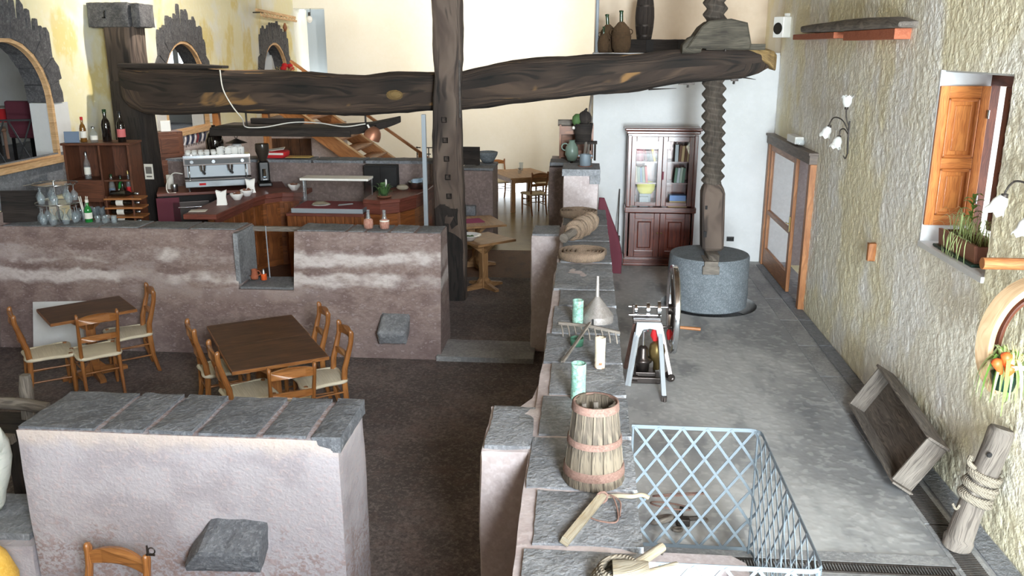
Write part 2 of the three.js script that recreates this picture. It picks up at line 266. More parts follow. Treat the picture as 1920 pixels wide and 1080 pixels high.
M.rope = pmat((u, v) => { const s = 0.5 + 0.5 * Math.sin((u * 26 + v * 26) * Math.PI * 2), f = fbm(u, v, 20, 20, 3, 355); return [mix([112, 103, 90], [160, 151, 135], 0.6 * s + 0.4 * f), s]; }, { sx: 0.5, w: 256, bump: 0.004, roughness: 0.95 });
M.rush = pmat((u, v) => { const s = fbm(u, v, 4, 70, 2, 361), f = fbm(u, v, 8, 8, 3, 363); return [mix([196, 184, 158], [226, 216, 194], 0.7 * s + 0.3 * f), s]; }, { sx: 0.5, w: 256, bump: 0.003, roughness: 0.9 });
M.mat = pmat((u, v) => { const s = 0.5 + 0.5 * Math.sin((u * 30 + v * 12) * Math.PI * 2), f = fbm(u, v, 16, 16, 3, 367); return [mix([112, 96, 82], [166, 142, 120], 0.5 * s + 0.5 * f), s]; }, { sx: 0.4, w: 256, bump: 0.004, roughness: 0.95 });
M.wicker = pmat((u, v) => { const s = Math.abs(Math.sin(u * 24 * Math.PI)) * Math.abs(Math.sin(v * 24 * Math.PI)), f = fbm(u, v, 12, 12, 2, 371); return [mix([70, 54, 38], [124, 98, 70], 0.6 * s + 0.4 * f), s]; }, { sx: 0.4, w: 256, bump: 0.004, roughness: 0.9 });
M.wickerRed = pmat((u, v) => { const s = 0.5 + 0.5 * Math.sin(v * 18 * Math.PI * 2), f = fbm(u, v, 12, 12, 2, 373); return [mix([150, 86, 74], [214, 180, 160], 0.6 * s + 0.4 * f), s]; }, { sx: 0.3, w: 256, bump: 0.003, roughness: 0.85 });
M.clayJar = pmat((u, v) => { const a = fbm(u, v, 5, 5, 4, 377), f = fbm(u, v, 40, 12, 3, 379); return [mix(mix([214, 216, 204], [234, 234, 226], a), [196, 202, 190], ss(0.6, 0.75, f) * 0.6), f]; }, { sx: 0.7, w: 256, bump: 0.004, roughness: 0.8 });
M.yellowJar = speck([226, 180, 76], [206, 156, 58], [238, 202, 112], { seed: 381, sx: 0.5, w: 256, bump: 0.002, roughness: 0.5 });
M.terracotta = speck([172, 98, 68], [146, 78, 54], [190, 122, 92], { seed: 385, sx: 0.4, w: 256, bump: 0.002, roughness: 0.85 });
M.burgundy = flat(0x6e3440, { roughness: 0.85 });
M.redCloth = flat(0xc22126, { roughness: 0.8 });
M.red = flat(0xb01f24, { roughness: 0.45 });
M.redMat = flat(0x7c2734, { roughness: 0.8 });
M.pinkMat = flat(0x9c3468, { roughness: 0.8 });
M.clothWhite = flat(0xe8e4da, { roughness: 0.9 });
M.orange = flat(0xe2622a, { roughness: 0.5 });
M.brass = flat(0x9a8556, { metalness: 0.9, roughness: 0.35 });
M.copper = flat(0xa8745c, { metalness: 0.6, roughness: 0.45 });
M.glass = new THREE.MeshPhysicalMaterial({ color: 0xffffff, transmission: 1, roughness: 0.02, thickness: 0, ior: 1.5 });
M.glassSolid = new THREE.MeshPhysicalMaterial({ color: 0xf4f8fa, transmission: 0.92, roughness: 0.05, thickness: 0, ior: 1.45 });
M.frost = new THREE.MeshPhysicalMaterial({ color: 0xf3f3f0, transmission: 0.35, roughness: 0.6, thickness: 0 });
M.bottleGreen = flat(0x1f3a22, { roughness: 0.08, clearcoat: 0.6 });
M.bottleBright = flat(0x1c7a34, { roughness: 0.1, clearcoat: 0.6 });
M.bottleDark = flat(0x17120f, { roughness: 0.08, clearcoat: 0.6 });
M.bottleAmber = flat(0x7a5222, { roughness: 0.1, clearcoat: 0.6 });
M.label = flat(0xe6e2d8, { roughness: 0.8 });
M.labelPink = flat(0xc86a6a, { roughness: 0.7 });
M.labelBlue = flat(0x6f7f95, { roughness: 0.7 });
M.leaf = new THREE.MeshPhysicalMaterial({ color: 0x7fae4c, roughness: 0.7, transmission: 0.25, thickness: 0, side: THREE.DoubleSide });
M.leafPale = new THREE.MeshPhysicalMaterial({ color: 0xc3d694, roughness: 0.75, transmission: 0.3, thickness: 0, side: THREE.DoubleSide });
M.leafDark = new THREE.MeshPhysicalMaterial({ color: 0x4c6e3a, roughness: 0.7, transmission: 0.2, thickness: 0, side: THREE.DoubleSide });
M.pot = flat(0x8a5a46, { roughness: 0.6 });
M.potGreen = flat(0x1f3d31, { roughness: 0.5 });
M.straw = flat(0xd6c486, { roughness: 0.9 });
M.bulb = new THREE.MeshStandardMaterial({ color: 0xffffff, emissive: new THREE.Color(1, 0.82, 0.55), emissiveIntensity: 6 });

// ------------------------------------------------------------------ the room
const XL = -6.95, XR = 3.02, ZB = -14.45, ZF = -21, CEIL = 6;
const noiseAlongX = (shape, holes, x1, depth) => ext(shape, depth, { holes, at: [x1, 0, 0], rot: [0, -Math.PI / 2, 0], cs: 24 });   // shape in (z, y) pushed towards -x
const circ = (cx, cy, r) => { const p = new THREE.Path(); p.absarc(cx, cy, r, 0, Math.PI * 2, true); return p; };

// floors
{
  const fr = struct('floor_right', ext([[0.28, 21], [3.4, 21], [3.4, -4.3], [0.28, -4.3]], 0.25, { holes: [circ(1.76, 11.87, 0.66)], at: [0, -0.25, 0], rot: [-Math.PI / 2, 0, 0], cs: 40 }), M.concrete);
  const rim = new THREE.CylinderGeometry(0.665, 0.665, 0.25, 40, 1, true); mesh('pit_wall', tr(uvBox(rim), [1.76, -0.13, -11.87]), M.capDark, fr);
  mesh('pit_bottom', bx(1.5, 0.05, 1.5, 1.76, -0.31, -11.87), M.capDark, fr);
  // stone strips and the gutter along the right wall
  for (let i = 0; i < 10; i++) { const z = -14.2 + i * 1.02; mesh('gutter_slab', X0(2.6, 2.825, -0.02, 0.006, z, z + 1.0, 0.004), M.slab, fr); mesh('edge_slab', X0(2.845, 3.0, -0.02, 0.012, z, z + 1.0, 0.004), M.capDark, fr); }
  mesh('edge_slab', X0(0.35, 2.6, -0.02, 0.006, -5.34, -5.2, 0.004), M.slab, fr); mesh('edge_slab', X0(0.35, 2.6, -0.02, 0.006, -5.62, -5.5, 0.004), M.slab, fr);
  for (const [n, list] of [['gutter_grate', (() => { const g = []; for (let z = -7.2; z < -4.6; z += 0.022) g.push(bx(0.15, 0.006, 0.010, 2.71, 0.004, z)); return g; })()], ['gutter_grate', (() => { const g = []; for (let x = 0.38; x < 2.58; x += 0.02) g.push(bx(0.009, 0.006, 0.10, x, 0.004, -5.42)); return g; })()]]) mesh(n, list, M.iron, fr).userData.kind = 'stuff';
  mesh('gutter_rail', [X0(0.35, 2.6, 0, 0.012, -5.375, -5.362), X0(0.35, 2.6, 0, 0.012, -5.478, -5.465), X0(1.62, 1.64, 0, 0.012, -5.47, -5.37)], M.iron, fr);
  struct('floor_left', X0(-7.6, 0.28, -0.25, 0, -13.05, 4.2), M.floorDark);
  struct('floor_bar', X0(XL, -2.28, 0, 0.45, -17.3, -10.05), M.tileRed);
  const ff = struct('floor_far', X0(-7, 0.3, -0.25, 0, -21.3, -14.95), M.floorFar);
  mesh('brown_tiles', X0(-2.4, 0.3, -0.25, 0, -14.95, -13.05), M.tileRed, ff);
  struct('floor_threshold', [rough(1.12, 0.09, 0.62, [-1.09, 0.02, -9.55], { cell: 0.1, amp: 0.006 })], M.slab);
}
// ceiling, wall behind the camera with its tall window
struct('ceiling', X0(-10.8, 3.9, CEIL, CEIL + 0.25, -22.5, 4.6), M.ceilWood);
{
  const w = struct('wall_front', ext([[-7.6, -0.2], [3.75, -0.2], [3.75, CEIL], [-7.6, CEIL]], 0.7, { holes: [[[1.0, 3.45], [3.0, 3.45], [3.0, 5.45], [1.0, 5.45]], [[0.5, 0.02], [2.96, 0.02], [2.96, 2.1], [0.5, 2.1]]], at: [0, 0, 1.9] }), M.pinkBands);
  for (const [n, x, s, y, sy] of [['window_5', 2.0, 1.13, 3.42, 0.93], ['door_3', 1.73, 1.38, 0.02, 0.94]]) {
  const g = sgroup(n); g.position.set(x, y, 2.57); g.scale.set(s, sy, 1);
  mesh('frame', [bx(1.8, 0.06, 0.07, 0, 0, 0), bx(1.8, 0.06, 0.07, 0, 2.14, 0), bx(0.06, 2.08, 0.07, -0.87, 0.06, 0), bx(0.06, 2.08, 0.07, 0.87, 0.06, 0), bx(0.05, 2.08, 0.07, 0, 0.06, 0)], M.frameDark, g);
  mesh('pane', bx(1.74, 2.08, 0.004, 0, 0.06, 0), M.glass, g);
  }
}
// right wall: a solid slab with a skin of real roughcast relief, cut by a window and a door
{
  const holes = [[[-7.89, 1.78], [-6.6, 1.78], [-6.6, 3.27], [-7.89, 3.27]], [[-14.25, 0], [-11.75, 0], [-11.75, 2.03], [-14.25, 2.03]]];
  const slab = noiseAlongX([[ZF, -0.2], [4.4, -0.2], [4.4, CEIL], [ZF, CEIL]], [[[-8.15, 1.78], [-6.6, 1.78], [-6.6, 3.27], [-8.15, 3.27]], [[-14.25, -0.1], [-11.75, -0.1], [-11.75, 2.03], [-14.25, 2.03]]], 3.73, 0.69);
  const c = 0.024, z0 = ZB, z1 = -4.6, nz = Math.round((z1 - z0) / c), ny = Math.round(4.6 / c), pos = [];
  const X = (z, y) => { const k = f3(z * 7 + 50, y * 8, 3, 5, 2) * 0.3 + f3(z * 19 + 9, y * 28 + 40, 7, 15, 3) * 0.7; const e = Math.min(ss(0, 0.12, Math.abs(z - z0)), 1); return XR + 0.008 - 0.019 * k * e - 0.02 * e * n3(z * 1.1, y * 1.3, 2, 8); };
  const inHole = (z, y) => holes.some((h) => z > h[0][0] - 1e-3 && z < h[1][0] + 1e-3 && y > h[0][1] - 1e-3 && y < h[2][1] + 1e-3);
  const g = new THREE.BufferGeometry(), idx = [];
  // snap grid lines to the hole edges so that the openings stay straight
  const sn = (v, list) => { for (const k of list) if (Math.abs(v - k) < c / 2) return k; return v; };
  for (let j = 0; j <= ny; j++) for (let i = 0; i <= nz; i++) { const z = sn(z0 + (z1 - z0) * i / nz, [-7.89, -6.6, -14.25, -11.75]), y = sn(4.6 * j / ny, [1.78, 3.27, 2.03]); pos.push(X(z, y), y, z); }
  for (let j = 0; j < ny; j++) for (let i = 0; i < nz; i++) { const a = j * (nz + 1) + i, zc = (pos[a * 3 + 2] + pos[a * 3 + 5]) / 2, yc = (pos[a * 3 + 1] + pos[(a + nz + 1) * 3 + 1]) / 2; if (inHole(zc, yc)) continue; idx.push(a, a + 1, a + nz + 1, a + 1, a + nz + 2, a + nz + 1); }
  g.setAttribute('position', new THREE.BufferAttribute(new Float32Array(pos), 3)); g.setIndex(idx); g.computeVertexNormals();
  { const n = g.attributes.normal; if (n.getX(5000) > 0) { for (let i = 0; i < idx.length; i += 3) [idx[i + 1], idx[i + 2]] = [idx[i + 2], idx[i + 1]]; g.setIndex(idx); g.computeVertexNormals(); } }
  const w = struct('wall_right', [slab, uvBox(g.toNonIndexed())], M.roughcast);
  mesh('window_reveal', [X0(3.06, 3.42, 1.78, 3.27, -8.15, -7.885), X0(3.0, 3.07, 1.78, 3.27, -7.915, -7.884), X0(3.035, 3.5, 3.255, 3.3, -7.9, -6.58), X0(3.05, 3.5, 1.78, 3.27, -6.605, -6.57)], M.white, w);
  mesh('window_sill', X0(2.985, 3.6, 1.74, 1.79, -7.9, -6.59, 0.006), M.white, w);
  mesh('door_reveal', [X0(3.0, 3.72, 0, 2.03, -14.3, -14.24), X0(3.0, 3.72, 2.02, 2.06, -14.25, -11.75), X0(3.0, 3.72, 0, 2.03, -11.77, -11.72)], M.plasterPink, w);
}
struct('wall_passage', [X0(4.35, 4.6, -0.25, 2.8, -22, -11.2), X0(3.72, 4.4, -0.25, -0.0, -22, -11.2)], M.pinkBands);
// back: white block with a ledge, recessed upper wall, far wall with a doorway
struct('wall_back_right', [X0(0.11, XR + 0.05, -0.2, 3.34, ZF - 0.4, ZB), X0(0.09, XR, 3.34, 3.375, -15.9, ZB - 0.0, 0.004)], M.white);
struct('wall_upper_right', X0(0.11, XR + 0.05, 3.375, CEIL, -16.3, -15.85), M.tan);
struct('wall_back', [X0(-6.2, 0.2, 0.3, CEIL, ZF - 0.5, ZF), X0(-7.6, -6.2, 0.3, 2.86, ZF - 0.5, ZF), X0(-7.6, -6.2, 4.35, CEIL, ZF - 0.5, ZF), X0(-7.6, XL, 2.86, 4.35, ZF - 1.1, ZF)], M.cream);
{ const d = sgroup('door_2'); mesh('door_panel', X0(-7.0, -5.6, 2.8, 4.4, -22.06, -22.0), M.grayPaint, d); }
struct('trim_1', cyl([0.14, 3.38, -14.6], [0.14, CEIL, -14.6], 0.028), M.grayPaint);
// left wall with three arched openings lined with dark lava stone
const ARCH = [-10.21, -14.95, -19.5], SPR = 2.755, SILL = 2.03;
{
  const hole = (c) => { const p = new THREE.Path(); p.moveTo(c - 0.82, SILL); p.lineTo(c - 0.82, SPR); p.lineTo(c - 0.95, SPR); p.absarc(c, SPR, 0.95, Math.PI, 0, true); p.lineTo(c + 0.82, SPR); p.lineTo(c + 0.82, SILL); p.closePath(); return p; };
  const w = struct('wall_left', noiseAlongX([[ZF, -0.2], [4.4, -0.2], [4.4, CEIL], [ZF, CEIL]], ARCH.map(hole), XL, 0.3), M.yellowPlaster);
  rnd(5);
  for (const c of ARCH) {
    const n = 11;
    for (let i = 0; i < n; i++) {
      const g = 0.006, a0 = Math.PI * i / n + g, a1 = Math.PI * (i + 1) / n - g, P = (r, a) => [c + Math.cos(a) * r, SPR + Math.sin(a) * r];
      const crown = Math.sin((a0 + a1) / 2), o0 = rr(1.0, 1.08), o1 = rr(1.0, 1.08), t = rr(0.25, 0.75), om = Math.max(o0, o1) + rr(0.0, 0.04) + (crown > 0.6 ? rr(0, 0.08) : 0);
      const pts = [P(0.815, a0), P(0.815, a1), P(o1, a1)]; pts.push(P(om, a0 + (a1 - a0) * (1 - t * 0.8 - 0.1)), P((om + o0) / 2 - 0.02, a0 + (a1 - a0) * 0.12), P(o0, a0));
      mesh('voussoir', noiseAlongX(pts, [], XL + 0.03 + rr(0, 0.02), 0.36), M.archStone, w);
      if (crown > 0.45) for (const k of [0.25, 0.8]) { const am = a0 + (a1 - a0) * k, L = rr(0.16, 0.38), wd = rr(0.035, 0.06), [z, y] = P(1.06, am); mesh('stone_sliver', noiseAlongX([[z - wd, y - 0.06], [z + wd, y - 0.06], [z + wd * 0.8, y + L * rr(0.55, 0.85)], [z + wd * 0.2, y + L], [z - wd * 0.9, y + L * rr(0.7, 1)]], [], XL + 0.035 + rr(0, 0.01), 0.1), M.archStone, w); }
    }
    // white painted jambs beside the opening
    for (const s of [-1, 1]) mesh('jamb', X0(XL - 0.02, XL + 0.012, 2.12, SPR, Math.min(c + s * 0.82, c + s * 1.15), Math.max(c + s * 0.82, c + s * 1.15)), M.white, w);
  }
  for (const c of ARCH) for (const s of [-1, 1]) mesh('jamb_lining', X0(XL - 0.31, XL + 0.005, SILL, SPR, Math.min(c + s * 0.81, c + s * 0.83), Math.max(c + s * 0.81, c + s * 0.83)), M.white, w);
  mesh('cement_band', X0(XL - 0.02, XL + 0.02, 1.58, 2.12, -11.38, -4.5), M.capDark, w);
  mesh('rough_base', X0(XL - 0.02, XL + 0.03, 0.0, 1.56, -10.6, 3.9), M.pinkBands, w);
  mesh('rough_base', X0(XL - 0.02, XL + 0.03, 0.4, 2.0, -20.9, -14.0), M.plasterPink, w);
}
ARCH.forEach((c, i) => {
  const w = sgroup(`window_${i + 2}`); w.position.set(XL - 0.01, SILL, c);
  const sh = new THREE.Shape(); sh.moveTo(-0.82, 0); sh.lineTo(-0.82, SPR - SILL); sh.absarc(0, SPR - SILL, 0.82, Math.PI, 0, true); sh.lineTo(0.82, 0); sh.closePath();
  const inn = new THREE.Path(); inn.moveTo(-0.765, 0.075); inn.lineTo(-0.765, SPR - SILL); inn.absarc(0, SPR - SILL, 0.765, Math.PI, 0, true); inn.lineTo(0.765, 0.075); inn.closePath();
  mesh('frame', ext(sh, 0.06, { holes: [inn], at: [0.03, 0, 0], rot: [0, -Math.PI / 2, 0], cs: 28, bevel: 0.004 }), M.pine, w);
  mesh('sill', X0(-0.05, 0.12, -0.03, 0.05, -0.86, 0.86, 0.008), M.pine, w);
});
// annex seen through the arches
struct('floor_annex', X0(-10.8, XL - 0.28, 1.5, 1.75, -20.3, -5), M.capDark);
struct('wall_annex', [X0(-10.8, -10.5, 1.5, CEIL, -20.3, -5), X0(-10.8, XL - 0.28, 1.5, CEIL, -5.3, -5), X0(-10.8, -10.3, 1.5, CEIL, -20.4, -20.1), X0(-8.6, XL - 0.28, 1.5, CEIL, -20.4, -20.1), X0(-10.3, -8.6, 1.5, 2.4, -20.4, -20.1), X0(-10.3, -8.6, 4.4, CEIL, -20.4, -20.1), X0(-9.62, -9.5, 2.4, 4.4, -20.3, -20.2)], M.white);

// ---- low stone-capped walls of the old press floor
function caps(parent, list, { y = 1.385, h = 0.05, mat = M.cap, s = 1 } = {}) {     // list: [x0, x1, z0, z1]
  list.forEach(([a, b, c, d], i) => mesh('capstone', rough(b - a - 0.03, h + (i % 3) * 0.004, d - c - 0.03, [(a + b) / 2, y + h / 2 - 0.012, (c + d) / 2], { cell: 0.055, amp: 0.012, f: 8, s: s + i, r: 0.012 }), mat === M.cap && i % 2 ? M.capDark : mat, parent));
}
{ // long dividing wall
  const w = struct('wall_divider', [rough(0.55, 1.41, 13.2, [0.005, 0.705, -4.7], { cell: 0.1, amp: 0.02, f: 3, r: 0.02 }), rough(0.34, 1.41, 0.6, [-0.36, 0.705, -4.46], { cell: 0.07, amp: 0.02, f: 3, r: 0.03 }), rough(0.4, 1.41, 0.55, [-0.4, 0.705, -9.9], { cell: 0.08, amp: 0.015, f: 3, r: 0.03 }),
    ext([[-0.24, 4.6], [-0.5, 4.72], [-0.36, 4.8], [-0.29, 4.95], [-0.24, 5.4]], 1.38, { at: [0, 0, 0], rot: [-Math.PI / 2, 0, 0] })], M.plasterPink);
  const z = [1.85, 0.8, -0.3, -1.3, -2.3, -3.25, -3.75, -4.34, -4.92, -5.49, -6.11, -6.82, -7.33, -8.32, -9.3, -10.2, -11.3];
  caps(w, z.slice(0, -1).map((a, i) => [-0.2 - (i > 3 ? 0.04 : 0) + 0.03 * ((i * 7) % 3 - 1), 0.3, z[i + 1], a]));
  caps(w, [[-0.52, -0.235, -4.75, -4.18]], { s: 31 }); caps(w, [[-0.6, -0.26, -10.18, -9.63]], { s: 33 });
}
{ // pillar block at the end of the dividing wall and the pillar behind it
  const w = struct('wall_pillar', rough(0.46, 1.86, 0.6, [-0.05, 0.93, -11.62], { cell: 0.07, amp: 0.012, f: 4, r: 0.02 }), M.plasterPink);
  mesh('capstone', rough(0.5, 0.1, 0.66, [-0.05, 1.89, -11.62], { cell: 0.06, amp: 0.008, s: 4 }), M.cap, w);
  mesh('capstone', rough(0.14, 0.12, 0.2, [0.13, 1.8, -11.38], { cell: 0.05, amp: 0.008, s: 5 }), M.cap, w);
}
{ // wall across the back of the press floor, left and right of the step
  const w = struct('wall_step', [rough(4.66, 1.36, 0.42, [-4.61, 1.11, -13.02], { cell: 0.12, amp: 0.012, f: 3 }), rough(0.56, 1.36, 0.9, [-1.9, 0.68, -15.7], { cell: 0.1, amp: 0.012, f: 3 }), rough(0.62, 1.76, 0.42, [-0.22, 0.88, -13.02], { cell: 0.1, amp: 0.012, f: 3 })], M.pinkDark);
  caps(w, [[-6.95, -5.9, -13.25, -12.8], [-5.9, -4.9, -13.25, -12.8], [-4.9, -4.1, -13.25, -12.8], [-4.1, -3.3, -13.25, -12.8], [-3.3, -2.26, -13.25, -12.8], [-0.54, -0.2, -13.25, -12.8], [-0.2, 0.11, -13.25, -12.8]], { y: 1.79, s: 51, mat: M.capDark });
  caps(w, [[-2.2, -1.6, -15.72, -15.23], [-2.2, -1.6, -16.18, -15.72]], { y: 1.37, s: 61, mat: M.capDark });
  mesh('corbel_stone', rough(0.28, 0.18, 0.2, [-2.06, 0.66, -15.22], { cell: 0.05, amp: 0.01, s: 9 }), M.capDark, w);
}
{ // bar wall: battered front, a notch, stone caps
  const sh = new THREE.Shape([[XL, 0], [-1.6, 0], [-1.62, 1.41], [-3.33, 1.41], [-3.33, 0.74], [-3.99, 0.74], [-3.99, 1.41], [XL, 1.41]].map((p) => new THREE.Vector2(...p)));
  const g = ext(sh, 0.44, { at: [0, 0, -10.03] }), p = g.attributes.position;
  for (let i = 0; i < p.count; i++) if (p.getZ(i) > -9.8) p.setZ(i, -9.59 + 0.3 * (1 - p.getY(i) / 1.385));
  g.computeVertexNormals();
  const w = struct('wall_bar', g, M.pinkBands), P = (a, b) => [a, b, -10.04, -9.6];
  caps(w, [P(-6.9, -6.25), P(-6.25, -5.7), P(-5.7, -5.2), P(-5.2, -4.6), P(-4.6, -4.02), P(-3.32, -2.72), P(-2.72, -2.5), P(-2.5, -2.22), P(-2.22, -1.92), P(-1.92, -1.61)], { s: 71 });
  mesh('jamb_stone', X0(-4.02, -3.96, 0.8, 1.4, -10.0, -9.47, 0.01), M.cap, w);
  mesh('sill_stone', rough(0.64, 0.04, 0.5, [-3.66, 0.755, -9.72], { cell: 0.06, amp: 0.005 }), M.capDark, w);
  mesh('corbel_stone', rough(0.34, 0.2, 0.36, [-2.13, 0.36, -9.3], { cell: 0.04, amp: 0.014, f: 7, s: 3, r: 0.04, rot: [0.5, 0, 0] }), M.cap, w);
  mesh('sill_bar', X0(-4.0, -3.32, 1.33, 1.385, -10.0, -9.95), M.grayWood, w);
}
{ // block in the foreground and its lower ledge
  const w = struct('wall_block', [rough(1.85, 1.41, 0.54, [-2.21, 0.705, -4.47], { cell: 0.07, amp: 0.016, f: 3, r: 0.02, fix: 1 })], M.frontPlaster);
  const e = [-3.14, -2.66, -2.38, -2.1, -1.74, -1.46];
  caps(w, e.slice(0, -1).map((a, i) => [a, e[i + 1], -4.76, -4.2]), { s: 91, mat: M.capBlock });
  mesh('capstone', rough(0.17, 0.1, 0.55, [-1.365, 1.378, -4.48], { cell: 0.05, amp: 0.008, s: 97 }), M.capBlock, w);
  mesh('corbel_stone', (() => { const g = rough(0.36, 0.17, 0.3, [0, 0, 0], { cell: 0.035, amp: 0.016, f: 7, s: 13, r: 0.015, crease: 0.5 }), p = g.attributes.position; for (let i = 0; i < p.count; i++) p.setX(i, p.getX(i) + (p.getX(i) < 0 ? (0.09 - 0.75 * Math.abs(p.getY(i) + 0.05)) * -p.getX(i) / 0.18 * 0.6 * -1 + p.getY(i) * 0.3 : 0)); g.computeVertexNormals(); return tr(g, [-1.9, 0.795, -4.15], [0.3, 0.06, -0.03]); })(), M.capBlock, w);
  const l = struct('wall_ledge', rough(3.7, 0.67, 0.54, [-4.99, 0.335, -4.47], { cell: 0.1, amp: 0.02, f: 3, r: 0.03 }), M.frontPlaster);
  caps(l, [[-5.2, -4.2, -4.74, -4.25], [-4.2, -3.18, -4.74, -4.25]], { y: 0.67, s: 101, mat: M.capDark });
}
{ // plaster screen behind the stairs with a boarded panel
  const w = struct('wall_screen', X0(-6.3, -4.75, 0.4, 2.05, -17.2, -17.0), M.plasterPink);
  mesh('board', [0, 1, 2, 3].map((i) => X0(-6.34 + i * 0.23, -6.115 + i * 0.23, 1.2, 1.72, -17.0, -16.96, 0.006)), M.table, w);
}

// ------------------------------------------------------------------ the wine press
const evaluator = new Evaluator();
function carve(g, cuts) {          // subtract boxes from a closed mesh
  const strip = (q) => { const c = clean(q.clone()); return c; };
  let b = new Brush(strip(g)); b.updateMatrixWorld();
  for (const c of cuts) { const k = new Brush(strip(c)); k.updateMatrixWorld(); b = evaluator.evaluate(b, k, SUBTRACTION); b.updateMatrixWorld(); }
  return clean(b.geometry);
}
evaluator.useGroups = false; evaluator.attributes = ['position', 'normal', 'uv'];
{
  const t = thing('press_beam', 'huge rough-hewn trunk lying across the room as the lever of the old wine press', 'beam');
  const K = [[-6.5, 3.16, 2.74, -12.2, 0.25], [-6.42, 3.18, 2.62, -12.2, 0.28], [-6.2, 3.18, 2.54, -12.2, 0.29], [-5.4, 3.17, 2.54, -12.2, 0.29], [-4.9, 3.165, 2.56, -12.22, 0.28], [-4.3, 3.15, 2.56, -12.24, 0.28], [-3.7, 3.12, 2.54, -12.25, 0.28], [-3.1, 3.1, 2.55, -12.26, 0.28], [-2.75, 3.13, 2.57, -12.26, 0.28], [-2.2, 3.13, 2.61, -12.26, 0.28], [-1.7, 3.16, 2.64, -12.24, 0.27], [-1.35, 3.22, 2.67, -12.2, 0.27], [-1.0, 3.3, 2.73, -12.16, 0.27], [-0.4, 3.34, 2.78, -12.1, 0.27], [0.1, 3.365, 2.84, -12.05, 0.27], [0.7, 3.39, 2.91, -12.0, 0.27], [1.1, 3.43, 2.97, -11.96, 0.27], [1.6, 3.44, 3.03, -11.92, 0.27], [2.0, 3.44, 3.06, -11.9, 0.25], [2.2, 3.42, 3.12, -11.88, 0.2], [2.34, 3.36, 3.2, -11.87, 0.12]];
  const P = []; for (let i = 0; i < K.length - 1; i++) for (let k = 0; k < 4; k++) { const f = k / 4; P.push(K[i].map((v, m) => v + (K[i + 1][m] - v) * f)); } P.push(K[K.length - 1]);
  const rings = P.map(([x, a, b, z, d]) => ({ c: [x, (a + b) / 2, z], u: [0, 0, 1], v: [0, 1, 0], a: d, b: (a - b) / 2, e: 4.2 }));
  mesh('trunk', loft(rings, { n: 44, amp: 0.045, f: 4.5, s: 3, grain: 0.35, crease: 0.55 }), M.beam, t);
  mesh('split_end', [loft([[1.95, 3.4, -11.93, 0.2, 0.07], [2.15, 3.39, -11.9, 0.21, 0.075], [2.3, 3.34, -11.87, 0.2, 0.1], [2.37, 3.3, -11.87, 0.18, 0.12], [2.41, 3.27, -11.86, 0.13, 0.1]].map(([x, y, z, a, b]) => ({ c: [x, y, z], u: [0, 0, 1], v: [0, 1, 0], a, b, e: 5 })), { n: 18, amp: 0.02, f: 9, crease: 0.4 })], M.paleSplit, t);
  mesh('splinter', [cyl([0.8, 2.93, -11.72], [1.16, 2.945, -11.71], 0.014, 0.003, 6), cyl([1.9, 3.1, -11.7], [2.16, 3.06, -11.69], 0.016, 0.003, 6), cyl([1.5, 3.05, -11.72], [2.05, 3.11, -11.7], 0.02, 0.006, 6)], M.beam, t);
  mesh('top_plank', loft([-6.5, -6.3, -6.0, -5.6, -5.3, -5.0].map((x, i) => ({ c: [x, 3.215 - 0.004 * i, -12.05], u: [0, 0, 1], v: [0, 1, 0], a: 0.12, b: [0.03, 0.035, 0.04, 0.035, 0.03, 0.02][i], e: 5 })), { n: 14, amp: 0.012, f: 8 }), M.burnt, t);
  mesh('iron_bolt', [cyl([1.32, 2.95, -11.85], [1.32, 3.1, -11.85], 0.014), bx(0.2, 0.03, 0.06, 1.3, 2.985, -11.82)], M.iron, t);
  mesh('iron_bolt', [cyl([1.9, 3.0, -11.8], [1.93, 3.16, -11.85], 0.015), bx(0.09, 0.05, 0.05, 1.91, 3.035, -11.8)], M.iron, t);
  mesh('knot', loft([0, 1, 2].map((k) => ({ c: [-2.62 + 0.01 * k, 2.83, -11.985 + 0.02 * k], u: [1, 0, 0], v: [0, 1, 0], a: 0.12 - 0.02 * k, b: 0.07 - 0.012 * k, e: 2 })), { n: 14, amp: 0.012, f: 18 }), M.paleSplit, t);
}
{
  const t = thing('press_post', 'massive dark upright post with a column of square peg holes crossing the beam', 'post');
  const P = []; for (let y = 0; y <= 5.9; y += 0.1) { const lo = ss(0, 2.6, y); P.push([-1.865 + 0.012 * Math.sin(y * 2.1) + (y > 3 ? 0.01 : 0), y, -11.85, 0.205 + 0.012 * Math.sin(y * 1.3 + 1) - (y > 2.9 && y < 3.3 ? 0.012 : 0), 0.145, 5]); }
  const lofted = loft(V(P), { n: 32, amp: 0.022, f: 4, s: 7, crease: 0.6 });
  const cuts = [2.52, 2.25, 2.0, 1.75, 1.49, 1.24].map((y, i) => new THREE.BoxGeometry(0.075, 0.075, 0.2).translate(-1.90 + 0.012 * i, y, -11.7));
  let g = lofted; try { g = carve(lofted, cuts); } catch (e) { console.log('carve failed', e.message); }
  mesh('timber', g, M.post, t);
  mesh('charred_foot', loft(V([[-1.865, 0.0, -11.85, 0.215, 0.155, 5], [-1.865, 0.35, -11.85, 0.215, 0.155, 5], [-1.862, 0.9, -11.85, 0.213, 0.153, 5], [-1.86, 1.3, -11.85, 0.21, 0.15, 5], [-1.858, 1.42, -11.85, 0.19, 0.135, 5]]), { n: 24, amp: 0.012, f: 7, s: 12 }), M.burnt, t);
  mesh('strap', X0(-1.69, -1.665, 2.55, 3.3, -11.72, -11.69), M.iron, t);
}
